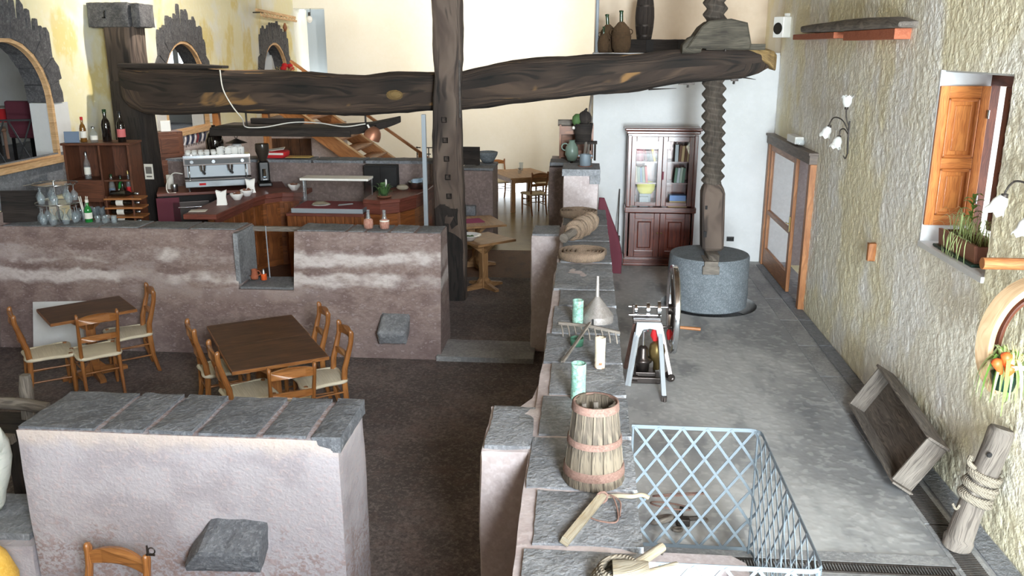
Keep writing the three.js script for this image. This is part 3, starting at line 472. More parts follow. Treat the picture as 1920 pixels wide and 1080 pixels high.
{
  const t = thing('press_anchor_post', 'squat timber post under a carved stone block at the left end of the beam', 'post');
  mesh('timber', loft(V([[-6.5, 0.45, -12.3, 0.27, 0.24, 5], [-6.51, 1.2, -12.3, 0.26, 0.24, 5], [-6.52, 2.4, -12.3, 0.24, 0.23, 5], [-6.53, 3.0, -12.3, 0.225, 0.22, 5]]), { n: 24, amp: 0.015, f: 5, s: 21 }), M.burnt, t); mesh('upper_timber', loft(V([[-6.53, 2.98, -12.3, 0.225, 0.22, 5], [-6.53, 3.4, -12.3, 0.225, 0.22, 5], [-6.53, 3.74, -12.3, 0.225, 0.22, 5]]), { n: 24, amp: 0.012, f: 5, s: 22 }), M.post, t);
  const cap = mesh('stone_block', rough(0.6, 0.34, 0.5, [-6.62, 3.89, -12.3], { cell: 0.045, amp: 0.012, s: 4, r: 0.03 }), M.archStone, t);
  mesh('carved_mark', [bx(0.022, 0.09, 0.006, -6.66, 3.845, -12.045), bx(0.05, 0.02, 0.006, -6.672, 3.845, -12.045), bx(0.02, 0.02, 0.006, -6.652, 3.93, -12.045)], M.blackMatt, cap);
  mesh('side_stone', rough(0.15, 0.33, 0.44, [-6.24, 3.885, -12.3], { cell: 0.045, amp: 0.012, s: 6, r: 0.03 }), M.archStone, t);
}
{ // threaded wooden screw standing on the stone drum
  const t = thing('press_screw', 'tall threaded wooden screw with a square foot rising from the stone drum', 'screw');
  const g = [], y0 = 1.66, y1 = 4.9, p = 0.143, n = 28, m = 460, pos = [], uv = [], idx = [], at = (y) => [1.765 - (y - 0.7) * 0.045, -11.87];
  for (let j = 0; j <= m; j++) for (let i = 0; i <= n; i++) {
    const y = y0 + (y1 - y0) * j / m, a = i / n * Math.PI * 2, q = (((y / p - i / n) % 1) + 1) % 1, h = 1 - Math.abs(q * 2 - 1), fade = ss(y0, y0 + 0.08, y), r = 0.108 + 0.048 * clamp(h * 1.25 - 0.12) * fade + 0.005 * f3(Math.cos(a) * 3, y * 9, Math.sin(a) * 3, 5, 2), [cx, cz] = at(y);
    pos.push(cx + Math.cos(a) * r, y, cz + Math.sin(a) * r); uv.push(y, i / n * 0.7);
  }
  for (let j = 0; j < m; j++) for (let i = 0; i < n; i++) { const a = j * (n + 1) + i, b = a + n + 1; idx.push(a, b, a + 1, a + 1, b, b + 1); }
  const s = new THREE.BufferGeometry(); s.setAttribute('position', new THREE.BufferAttribute(new Float32Array(pos), 3)); s.setAttribute('uv', new THREE.BufferAttribute(new Float32Array(uv), 2)); s.setIndex(idx);
  mesh('thread', toCreasedNormals(s, 0.5), M.screw, t);
  const S = (y, a, e) => [at(y)[0], y, -11.87, a, a, e];
  mesh('square_foot', loft(V([S(0.78, 0.12, 8), S(0.82, 0.148, 9), S(1.1, 0.152, 10), S(1.35, 0.153, 10), S(1.57, 0.152, 10), S(1.63, 0.14, 6), S(1.69, 0.115, 2.5)]), { n: 40, amp: 0.006, f: 7, s: 31, crease: 0.5 }), M.post, t);
  mesh('lever_hole', [X0(1.62, 1.66, 0.98, 1.06, -11.74, -11.70), X0(1.62, 1.65, 1.36, 1.41, -11.73, -11.705)], M.blackMatt, t);
  mesh('iron_tongue', [loft(V([[1.73, 0.72, -11.62, 0.07, 0.3, 6], [1.74, 0.78, -11.66, 0.08, 0.22, 6]]), { n: 16 }), X0(1.58, 1.8, 0.555, 0.67, -11.35, -11.305, 0.01), X0(1.6, 1.78, 0.65, 0.735, -11.7, -11.31, 0.01)], M.grayWood, t);
}
{
  const d = thing('stone_drum', 'great round grey stone weight hanging in a pit in the floor', 'millstone', [1.735, -0.02, -11.87]);
  const pr = [[0, 0], [0.5, 0], [0.545, 0.03], [0.552, 0.2], [0.548, 0.4], [0.545, 0.6], [0.54, 0.72], [0.525, 0.742], [0.3, 0.746], [0, 0.746]];
  const g = new THREE.LatheGeometry(pr.map((q) => new THREE.Vector2(...q)), 64), p = g.attributes.position;
  for (let i = 0; i < p.count; i++) { const [x, y, z] = [p.getX(i), p.getY(i), p.getZ(i)], k = 1 + (f3(x * 4 + 9, y * 4, z * 4 + 9, 5) - 0.5) * 0.03; p.setXYZ(i, x * k, y, z * k); }
  g.computeVertexNormals(); mesh('drum', uvBox(toCreasedNormals(g, 0.8)), M.granite, d);
}
{
  const t = thing('nut_block', 'heavy weathered wooden nut block sitting on the beam around the screw', 'nut block');
  const prof = [[1.27, 3.46], [1.36, 3.58], [1.44, 3.7], [1.52, 3.76], [1.78, 3.785], [1.97, 3.74], [2.03, 3.5], [2.02, 3.45]];
  mesh('block', ext(prof, 0.56, { bevel: 0.02, at: [0, 0, -12.12] }), M.nut, t);
  mesh('cheek', loft([[1.2, 3.44, 0.06], [1.27, 3.48, 0.1], [1.36, 3.5, 0.12], [1.44, 3.52, 0.13]].map(([x, y, b]) => ({ c: [x, y, -11.72], u: [0, 0, 1], v: [0, 1, 0], a: 0.14, b, e: 3 })), { n: 16, amp: 0.012 }), M.nut, t);
  mesh('bed_plank', X0(1.5, 2.24, 3.425, 3.5, -12.05, -11.62, 0.01), M.nut, t);
  mesh('peg', cyl([1.74, 3.41, -11.6], [1.74, 3.5, -11.6], 0.014), M.iron, t);
}
solo('steel_pole', X0(-0.028, 0.028, 0, 2.6, -0.028, 0.028, 0.004), M.grayPaint, 'slim pale grey square steel pole beside the big press post', 'pole', [-2.155, 0, -11.6]);

// ------------------------------------------------------------------ chairs and tables
function makeChair(label, group, mats = M.chair) {
  const t = thing('dining_chair', label, 'chair', [0, 0, 0], 0, group), W = 0.2;      // faces +z, origin on the floor under the seat
  // rush seat, pillowed in four triangles
  { const n = 12, pos = [], idx = [], w = (v) => 0.2 + 0.025 * v;  const T = (i, j) => { const u = i / n * 2 - 1, v = j / n * 2 - 1; return [u * w(v), 0.445 + 0.022 * (1 - Math.max(Math.abs(u), Math.abs(v)) ** 2) - 0.012 * (1 - Math.abs(Math.abs(u) - Math.abs(v))) + 0.012, v * 0.2]; };
    for (let j = 0; j <= n; j++) for (let i = 0; i <= n; i++) pos.push(...T(i, j)); for (let j = 0; j < n; j++) for (let i = 0; i < n; i++) { const a = j * (n + 1) + i; idx.push(a, a + n + 1, a + 1, a + 1, a + n + 1, a + n + 2); }
    const g = new THREE.BufferGeometry(); g.setAttribute('position', new THREE.BufferAttribute(new Float32Array(pos), 3)); g.setIndex(idx);
    mesh('seat', [uvBox(toCreasedNormals(g, 0.4)), tube([[-0.178, 0.44, -0.2], [0.178, 0.44, -0.2], [0.222, 0.44, 0.2], [-0.222, 0.44, 0.2]].flatMap((p, k, A) => [p, p.map((v, m) => (v + A[(k + 1) % 4][m]) / 2)]), 0.02, 8, 40, true), bx(0.36, 0.02, 0.36, 0, 0.425, 0)], M.rush, t); }
  for (const s of [-1, 1]) {
    mesh('front_leg', [loft(V([[s * 0.2, 0, 0.185, 0.016], [s * 0.2, 0.12, 0.185, 0.02], [s * 0.2, 0.3, 0.185, 0.022], [s * 0.2, 0.46, 0.185, 0.02]]), { n: 10 })], mats, t);
    const q = [[0, -0.25, 0.017], [0.2, -0.2, 0.021], [0.44, -0.185, 0.023], [0.56, -0.195, 0.022], [0.7, -0.235, 0.02], [0.8, -0.262, 0.018], [0.87, -0.27, 0.019], [0.905, -0.27, 0.02], [0.925, -0.268, 0.013], [0.93, -0.268, 0.005]];
    mesh('back_post', loft(q.map(([y, z, r]) => ({ c: [s * (0.175 + 0.012 * (y > 0.5 ? (y - 0.5) / 0.4 : 0)), y, z], u: [1, 0, 0], v: [0, 0.2, 1], a: r * 0.85, b: r * 1.25, e: 2.6 })), { n: 10 }), mats, t);
  }
  const rail = (y, h, arch, z) => { const n = 10, pts = []; for (let i = 0; i <= n; i++) { const x = -0.18 + 0.36 * i / n; pts.push([x, y - h / 2 + 0.3 * arch * (1 - (x / 0.18) ** 2)]); } for (let i = n; i >= 0; i--) { const x = -0.18 + 0.36 * i / n; pts.push([x, y + h / 2 + arch * (1 - (x / 0.18) ** 2)]); }
    const g = ext(pts, 0.018, { at: [0, 0, z - 0.009], bevel: 0.003 }), p = g.attributes.position; for (let i = 0; i < p.count; i++) p.setZ(i, p.getZ(i) - 0.028 * (1 - (p.getX(i) / 0.18) ** 2)); g.computeVertexNormals(); return g; };
  mesh('top_rail', rail(0.845, 0.065, 0.035, -0.268), mats, t); mesh('middle_rail', rail(0.645, 0.05, 0.012, -0.22), mats, t);
  for (const s of [-1, 1]) for (const y of [0.2, 0.33]) mesh('side_stretcher', cyl([s * 0.2, y, 0.185], [s * 0.178, y, -0.19], 0.009, 0.009, 8), mats, t);
  mesh('front_stretcher', cyl([-0.2, 0.3, 0.185], [0.2, 0.3, 0.185], 0.009, 0.009, 8), mats, t);
  mesh('rear_stretcher', cyl([-0.176, 0.28, -0.192], [0.176, 0.28, -0.192], 0.009, 0.009, 8), mats, t);
  mesh('seat_rail', [cyl([-0.2, 0.425, 0.185], [0.2, 0.425, 0.185], 0.012, 0.012, 8), cyl([-0.176, 0.425, -0.19], [0.176, 0.425, -0.19], 0.012, 0.012, 8)], mats, t);
  return t;
}
const chair0 = makeChair('wooden rush-seat chair left of the small table, its side to the pink wall', 'rush-seat dining chairs');
// [back middle x, z, facing dx, dz, y, label]
const CH = [
  [-5.66, -7.82, 0.77, -0.63, 0, 'wooden rush-seat chair at the left end of the table beside the white board'],
  [-4.80, -7.87, -0.66, -0.75, 0, 'wooden rush-seat chair with its back to us at the table beside the white board'],
  [-4.74, -8.84, -0.79, 0.61, 0, 'wooden rush-seat chair against the pink wall at the right end of the small table'],
  [-3.70, -7.57, 0.83, -0.56, 0, 'rear chair of the two on the left side of the double table'],
  [-3.23, -6.98, 0.83, -0.56, 0, 'front chair of the two on the left side of the double table'],
  [-2.38, -6.57, -0.5, -0.86, 0, 'chair with its back to us at the near end of the double table'],
  [-2.61, -8.24, -0.86, 0.5, 0, 'rear chair of the two on the right side of the double table'],
  [-2.23, -7.66, -0.84, 0.54, 0, 'front chair of the two on the right side of the double table'],
  [-2.4, -3.83, -0.22, 0.97, 0, 'chair cut off by the bottom edge in front of the whitewashed block'],
  [-2.07, -20.45, 0.5, 0.87, 0, 'far chair behind the pale table on its left, facing us'],
  [-0.94, -18.3, -0.5, -0.87, 0, 'dark-looking chair with its back to us at the pale far table'],
  [-0.63, -20.1, -0.88, 0.46, 0, 'far chair at the right end of the pale table, partly behind a pillar'],
];
CH.forEach(([bx_, bz, dx, dz, y, label], i) => { const l = Math.hypot(dx, dz), p = [bx_ + dx / l * 0.27, y, bz + dz / l * 0.27]; if (i) dup(chair0, p, face(dx, dz), label); else { chair0.position.set(...p); chair0.rotation.y = face(dx, dz); chair0.userData.label = label; } });
function makeTable(label, w, d, mats = M.table, legs = M.chair, h = 0.75) {
  const t = thing('dining_table', label, 'table');
  const top = mesh('tabletop', bx(w, 0.035, d, 0, h - 0.035, 0, 0.005), mats, t);
  mesh('edge_band', [bx(w + 0.008, 0.03, 0.008, 0, h - 0.034, d / 2), bx(w + 0.008, 0.03, 0.008, 0, h - 0.034, -d / 2), bx(0.008, 0.03, d, w / 2, h - 0.034, 0), bx(0.008, 0.03, d, -w / 2, h - 0.034, 0)], legs, top);
  mesh('pedestal', bx(0.1, h - 0.04, 0.1, 0, 0.0, 0, 0.008), legs, t);
  for (let k = 0; k < 4; k++) {
    const a = k * Math.PI / 2, R = (g) => tr(g, [0, 0, 0], [0, a, 0]);
    mesh('foot', R(ext([[0.05, 0], [0.33, 0], [0.33, 0.035], [0.12, 0.08], [0.05, 0.16]], 0.06, { at: [0, 0, -0.03], bevel: 0.003 })), legs, t);
    mesh('brace', R(ext([[0.05, h - 0.22], [0.05, h - 0.04], [0.24, h - 0.04], [0.24, h - 0.07]], 0.05, { at: [0, 0, -0.025], bevel: 0.003 })), legs, t);
  }
  return t;
}
const T1 = makeTable('small dark-topped table between three chairs by the white board', 0.84, 0.66); T1.position.set(-5.3, 0, -8.52); T1.rotation.y = face(0.57, 0.6) ;
const T2 = makeTable('rear half of the dark double table in the middle of the dining area', 0.85, 0.72); T2.position.set(-3.21, 0, -7.975); T2.rotation.y = 0.56;
const T3 = dup(T2, [-2.835, 0, -7.36], 0.56, 'near half of the dark double table in the middle of the dining area');
const T4 = makeTable('light square pedestal table with a white bowl beside the big post', 0.68, 0.68, M.tableLight, M.tableLight); T4.position.set(-1.47, 0, -12.45); T4.rotation.y = 0.75;
{ const T5 = makeTable("light table with a pink mat in front of the far pillar", 0.78, 0.85, M.tableLight, M.tableLight, 0.75); T5.position.set(-1.75, 0, -13.75); T5.rotation.y = 0.41; }
{
  const t = thing('dining_table', 'large pale four-legged table with chairs on the raised floor at the back', 'table', [-1.42, 0, -19.34], 0.48);
  mesh('tabletop', bx(1.08, 0.04, 1.38, 0, 0.72, 0, 0.006), M.tableLight, t); mesh('apron', [bx(0.92, 0.09, 0.03, 0, 0.63, 0.6), bx(0.92, 0.09, 0.03, 0, 0.63, -0.6), bx(0.03, 0.09, 1.2, 0.45, 0.63, 0), bx(0.03, 0.09, 1.2, -0.45, 0.63, 0)], M.tableLight, t);
  for (const a of [-1, 1]) for (const b of [-1, 1]) mesh('leg', bx(0.09, 0.72, 0.09, a * 0.45, 0, b * 0.6, 0.006), M.tableLight, t);
}
{ const t = thing('cruet', 'tiny metal-topped glass cruet on the pale table at the back', 'cruet', [-1.45, 0.76, -19.3]); mesh('jar', lathe([[0, 0], [0.04, 0], [0.045, 0.06], [0.03, 0.09], [0, 0.09]], 12), M.glassSolid, t); mesh('lid', lathe([[0, 0.09], [0.032, 0.09], [0.032, 0.12], [0, 0.13]], 12), M.steel, t); }
solo('glass_tumbler', lathe([[0, 0], [0.04, 0], [0.05, 0.18], [0.046, 0.18], [0.037, 0.012], [0, 0.012]], 14), M.glassSolid, 'clear tall glass on the far end of the pale table', 'glass', [-1.45, 0.76, -19.75]);
{ const t = thing('bowl', 'white rimmed bowl of salad on the light table behind the post', 'bowl', [-1.65, 0.752, -12.25]); mesh('dish', lathe([[0, 0.004], [0.06, 0], [0.09, 0.03], [0.17, 0.085], [0.18, 0.09], [0.17, 0.095], [0.09, 0.045], [0, 0.03]], 32), M.porcelain, t); mesh('greens', [...Array(12)].map((_, i) => ball(0.022, [Math.cos(i * 2.4) * 0.08 * Math.sqrt(i / 12), 0.06, Math.sin(i * 2.4) * 0.08 * Math.sqrt(i / 12)], [1, 0.6, 1.4], 7)), M.leafDark, t); }
solo('place_mat', bx(0.46, 0.006, 0.34, 0, 0, 0), M.pinkMat, 'bright pink mat on the light table by the far pillar', 'mat', [-1.86, 0.752, -13.72], 0.41);
solo('notice_board', tr(bx(0.62, 0.62, 0.012, 0, 0, 0), [0, 0, 0], [-0.28, 0, 0]), M.white, 'blank white board leaning against the pink wall behind the small table', 'board', [-6.05, 0.0, -9.1], 0.15);

// ------------------------------------------------------------------ things on the dividing wall
function strip(pts, w, t, { up = [0, 1, 0], wf = () => 1, n = 8, seg = 40 } = {}) {     // flat band swept along a curve, its width across `up`
  const c = new THREE.CatmullRomCurve3(pts.map((p) => new THREE.Vector3(...p))), r = [];
  for (let i = 0; i <= seg; i++) { const k = i / seg, p = c.getPoint(k), T = c.getTangent(k), u = new THREE.Vector3(...up); u.addScaledVector(T, -u.dot(T)).normalize(); const v = new THREE.Vector3().crossVectors(T, u); r.push({ c: p.toArray(), u: u.toArray(), v: v.toArray(), a: w * wf(k) / 2, b: t / 2, e: 6 }); }
  return loft(r, { n, crease: 0.8 });
}
function blade(pts, w, seg = 8) {                                  // leaf: thin two-sided tapering strip with a fold
  const c = new THREE.CatmullRomCurve3(pts.map((p) => new THREE.Vector3(...p))), pos = [], idx = [];
  for (let i = 0; i <= seg; i++) { const k = i / seg, p = c.getPoint(k), T = c.getTangent(k), s = new THREE.Vector3(-T.z, 0, T.x); if (s.lengthSq() < 1e-4) s.set(1, 0, 0); s.normalize(); const h = w / 2 * Math.sin(Math.PI * Math.min(0.96, 0.25 + 0.72 * k)) ; for (const m of [-1, 0, 1]) pos.push(p.x + s.x * h * m, p.y - (m ? 0 : h * 0.35), p.z + s.z * h * m); }
  for (let i = 0; i < seg; i++) for (let m = 0; m < 2; m++) { const a = i * 3 + m; idx.push(a, a + 1, a + 3, a + 1, a + 4, a + 3); }
  const g = new THREE.BufferGeometry(); g.setAttribute('position', new THREE.BufferAttribute(new Float32Array(pos), 3)); g.setIndex(idx); g.computeVertexNormals(); return uvBox(g);
}
const TOP = 1.425;
function coil(label, x, z, r, ry) {
  const t = thing('press_mat', label, 'mat', [x, TOP, z], ry, 'coiled press mats'), turns = 6, n = 240, S = (k0, k1, rad0, h, w) => { const R = []; for (let i = 0; i <= n; i++) { const k = k0 + (k1 - k0) * i / n, a = k * turns * Math.PI * 2, rad = rad0 + (r - rad0) * k + 0.004 * Math.sin(a * 1.7); R.push({ c: [Math.cos(a) * rad + 0.02 * (1 - k), h / 2 + 0.006 * (f3(Math.cos(a) * 2 + k * 5, k * 6, Math.sin(a) * 2) - 0.5), Math.sin(a) * rad], u: [Math.cos(a), 0, Math.sin(a)], v: [0, 1, 0], a: w * (1 - 0.0 * k), b: h / 2 * (0.9 + 0.1 * k), e: 4 }); } return R; };
  mesh('coiled_band', loft(S(0.16, 0.86, 0.02, 0.082, 0.0085), { n: 8, amp: 0.003, f: 40 }), M.mat, t);
  mesh('outer_turn', loft(S(0.86, 1, 0.02, 0.08, 0.010), { n: 8, amp: 0.004, f: 30 }), M.mat, t);
}
coil('coiled woven press mat lying between the funnel and the wrapped roller', -0.005, -8.5, 0.25, 0.4);
coil('coiled woven press mat at the foot of the pillar block', -0.06, -10.75, 0.24, 2.1);
{
  const t = thing('wrapped_roller', 'wooden roller wrapped in old rope matting between two coiled mats', 'roller', [-0.03, TOP + 0.09, -9.5]);
  const A = [-0.18, -0.02, 0.42], B = [0.14, 0.03, -0.42], P = (k) => A.map((v, i) => v + (B[i] - v) * k);
  mesh('core', cyl(A, B, 0.05, 0.045, 14), M.grayWood, t);
  mesh('wrapping', [...Array(9)].map((_, i) => { const k = 0.28 + i * 0.08, R = 0.056 + 0.036 * Math.sin((i + 1) * 0.33) + (i % 2) * 0.012, g = new THREE.TorusGeometry(R, 0.024 + 0.008 * ((i * 5) % 3), 8, 24); return tr(uvBox(g), P(k), [0.22 * ((i % 3) - 1), 0.36 + 0.3 * ((i % 2) - 0.5), 0]); }), M.mat, t);
}
{
  const t = thing('funnel', 'large grey metal funnel standing upside down on the stone caps', 'funnel', [0.115, TOP - 0.005, -6.42]);
  mesh('cone', lathe([[0.128, 0.0], [0.128, 0.05], [0.124, 0.058], [0.016, 0.2], [0.014, 0.2], [0.12, 0.05], [0.12, 0]], 36), M.funnel, t); mesh('spout', lathe([[0.016, 0.195], [0.011, 0.36], [0.008, 0.36], [0.012, 0.195]], 14), M.funnel, t); mesh('tab', bx(0.012, 0.05, 0.008, -0.03, 0.005, 0.13), M.blackMatt, t);
}
function tubeVessel(label, x, z, r, h) { const t = solo('copper_tube', lathe([[r * 0.97, 0], [r, 0.01], [r, h * 0.5], [r * 1.03, h - 0.01], [r * 1.03, h], [r * 0.92, h], [r * 0.9, h * 0.3], [0, h * 0.28]], 26), M.verdigris, label, 'tube', [x, TOP, z], 0); return t; }
tubeVessel('tall verdigris-green tube standing behind the slatted barrel', -0.012, -4.86, 0.044, 0.225);
tubeVessel('shorter verdigris-green tube standing beside the funnel behind the rake', -0.03, -6.34, 0.041, 0.185);
solo('small_cup', lathe([[0, 0], [0.044, 0], [0.05, 0.055], [0.043, 0.056], [0.04, 0.01], [0, 0.01]], 24), flat(0x3d6a55, { roughness: 0.6 }), 'squat dark green cup under the rake handle', 'cup', [-0.03, TOP, -5.83]);
{ const t = solo('flaking_tube', lathe([[0.036, 0], [0.035, 0.1], [0.037, 0.21], [0.03, 0.205], [0.028, 0.02], [0, 0.02]], 8), M.flaky, 'square-looking tube with flaking white paint and rust', 'tube', [0.125, TOP, -5.4], 0.3); }
{
  const t = thing('hand_rake', 'small wooden rake with bent tines resting across the cup and tubes', 'rake', [0, TOP, -5.95]);
  mesh('head', loft([[-0.17, 0.095, -0.08], [0.05, 0.1, -0.02], [0.27, 0.085, 0.07]].map(([x, y, z]) => ({ c: [x, y, z], u: [0.2, 0, 1], v: [0, 1, 0], a: 0.013, b: 0.012, e: 4 })), { n: 10 }), M.grayWood, t);
  mesh('handle', bar([0.06, 0.12, -0.03], [-0.12, 0.02, 0.52], 0.02, 0.014), M.grayWood, t);
  for (let i = 0; i < 9; i++) { const x = -0.15 + i * 0.048, z = -0.075 + i * 0.016; mesh('tine', tube([[x, 0.095, z], [x + 0.012, 0.06, z + 0.03], [x + 0.02, 0.012, z + 0.05]], 0.0055, 6, 8), M.grayWood, t); }
}
{
  const t = thing('barrel', 'tapered slatted wooden barrel with rusty hoops and sticks inside, on the dividing wall', 'barrel', [0.075, TOP, -3.87]), n = 15, H = 0.405, R = (y) => 0.148 - 0.045 * (y / H);
  rnd(9);
  for (let i = 0; i < n; i++) { const a = (i + 0.5) / n * Math.PI * 2, w = Math.PI / n, o = rr(-0.002, 0.003), rings = [0, 0.1, 0.2, 0.3, H + rr(-0.012, 0.004)].map((y) => ({ c: [Math.cos(a) * (R(y) - 0.008 + o), y, Math.sin(a) * (R(y) - 0.008 + o)], u: [Math.cos(a), 0, Math.sin(a)], v: [-Math.sin(a), 0, Math.cos(a)], a: 0.009, b: R(y) * Math.sin(w) * 0.97, e: 8 })); mesh('stave', loft(rings, { n: 8, amp: 0.0006, f: 12, s: i, crease: 0.5 }), M.barrelWood, t); }
  const hoop = (y, h) => { const r = R(y) + 0.008, r2 = R(y + h) + 0.008; return lathe([[r, y], [r2, y + h], [r2 - 0.014, y + h], [r - 0.014, y], [r, y]], 40); };
  mesh('hoop', hoop(0.368, 0.036), M.rust, t); mesh('hoop', hoop(0.2, 0.03), M.rust, t); mesh('hoop', hoop(0.045, 0.04), M.rust, t);
  mesh('floor_board', lathe([[0, 0.03], [0.125, 0.03], [0.125, 0.05], [0, 0.05]], 24), M.grayWood, t);
  mesh('inner_stick', cyl([-0.03, 0.08, 0.02], [-0.055, 0.385, -0.01], 0.012), M.grayWood, t); mesh('inner_stick', cyl([0.03, 0.08, 0.03], [0.0, 0.39, -0.02], 0.013), M.grayWood, t); mesh('inner_stick', cyl([0.07, 0.08, 0.0], [0.075, 0.37, -0.02], 0.01), M.grayWood, t);
}
{
  const t = thing('tied_stick', 'squared pale stick with a loop of string, in front of the barrel', 'stick', [0.04, TOP, -3.45]);
  mesh('stick', bar([-0.09, 0.02, 0.2], [0.075, 0.03, -0.19], 0.038, 0.034), M.stick, t);
  mesh('string', [tube([[0.06, 0.03, -0.16], [0.11, 0.035, -0.19], [0.14, 0.012, -0.1], [0.13, 0.006, 0.0], [0.06, 0.008, 0.0], [0.02, 0.01, -0.02]], 0.004, 6, 30), tube([[0.05, 0.035, -0.17], [0.1, 0.03, -0.2], [0.15, 0.02, -0.17], [0.15, 0.006, -0.05]], 0.004, 6, 24), torus(0.028, 0.006, 16, 6, [0.07, 0.03, -0.17], [0, 0.4, 0])], M.rust, t);
}
solo('bent_twig', tube([[-0.11, 0.012, 0.01], [-0.03, 0.016, 0], [0.03, 0.018, 0.004], [0.08, 0.02, -0.012], [0.11, 0.012, 0.0]], 0.011, 7, 16), M.stick, 'short peeled twig lying at the edge of the wall in front of the barrel', 'twig', [0.22, TOP, -3.67]);
{
  const t = thing('rope_pulley', 'pale wooden pulley block wound with rope, at the bottom edge of the photo', 'pulley', [0.16, TOP, -2.98]);
  mesh('rope_coil', [0, 1, 2, 3, 4].map((i) => torus(0.085 - 0.004 * i, 0.011, 30, 7, [-0.02 + 0.006 * i, 0.02 + 0.017 * i, -0.0], [Math.PI / 2 + 0.12 * (i % 2), 0.1, 0])), M.rope, t);
  mesh('block', loft([[-0.02, 0.06, 0.03, 0.075, 0.05], [0.05, 0.065, 0.02, 0.07, 0.045], [0.12, 0.07, 0.0, 0.05, 0.03]].map(([x, y, z, a, b]) => ({ c: [x, y, z], u: [0, 0, 1], v: [0, 1, 0], a, b, e: 3 })), { n: 18 }), M.stick, t);
  mesh('prong', cyl([0.06, 0.07, -0.03], [0.185, 0.085, -0.16], 0.021, 0.019), M.stick, t); mesh('prong', cyl([0.1, 0.065, 0.02], [0.235, 0.07, -0.05], 0.023, 0.02), M.stick, t);
  mesh('pin', cyl([0.185, 0.05, -0.16], [0.185, 0.1, -0.15], 0.005), M.iron, t);
}
{ const t = thing('tin_can', 'small dented tin can on the stone cap of the pillar block', 'can', [0.0, 1.945, -11.6]); mesh('body', lathe([[0, 0], [0.075, 0], [0.075, 0.15], [0.07, 0.15], [0.068, 0.01], [0, 0.01]], 22), M.zinc, t); mesh('lug', [bx(0.02, 0.02, 0.02, -0.082, 0.12, 0), bx(0.02, 0.02, 0.02, 0.082, 0.12, 0)], M.zinc, t); }
solo('clay_saucer', lathe([[0, 0], [0.085, 0], [0.1, 0.012], [0.08, 0.012], [0, 0.006]], 22), M.pot, 'shallow brown saucer beside the tin can on the pillar block', 'saucer', [0.0, 1.932, -11.6]);

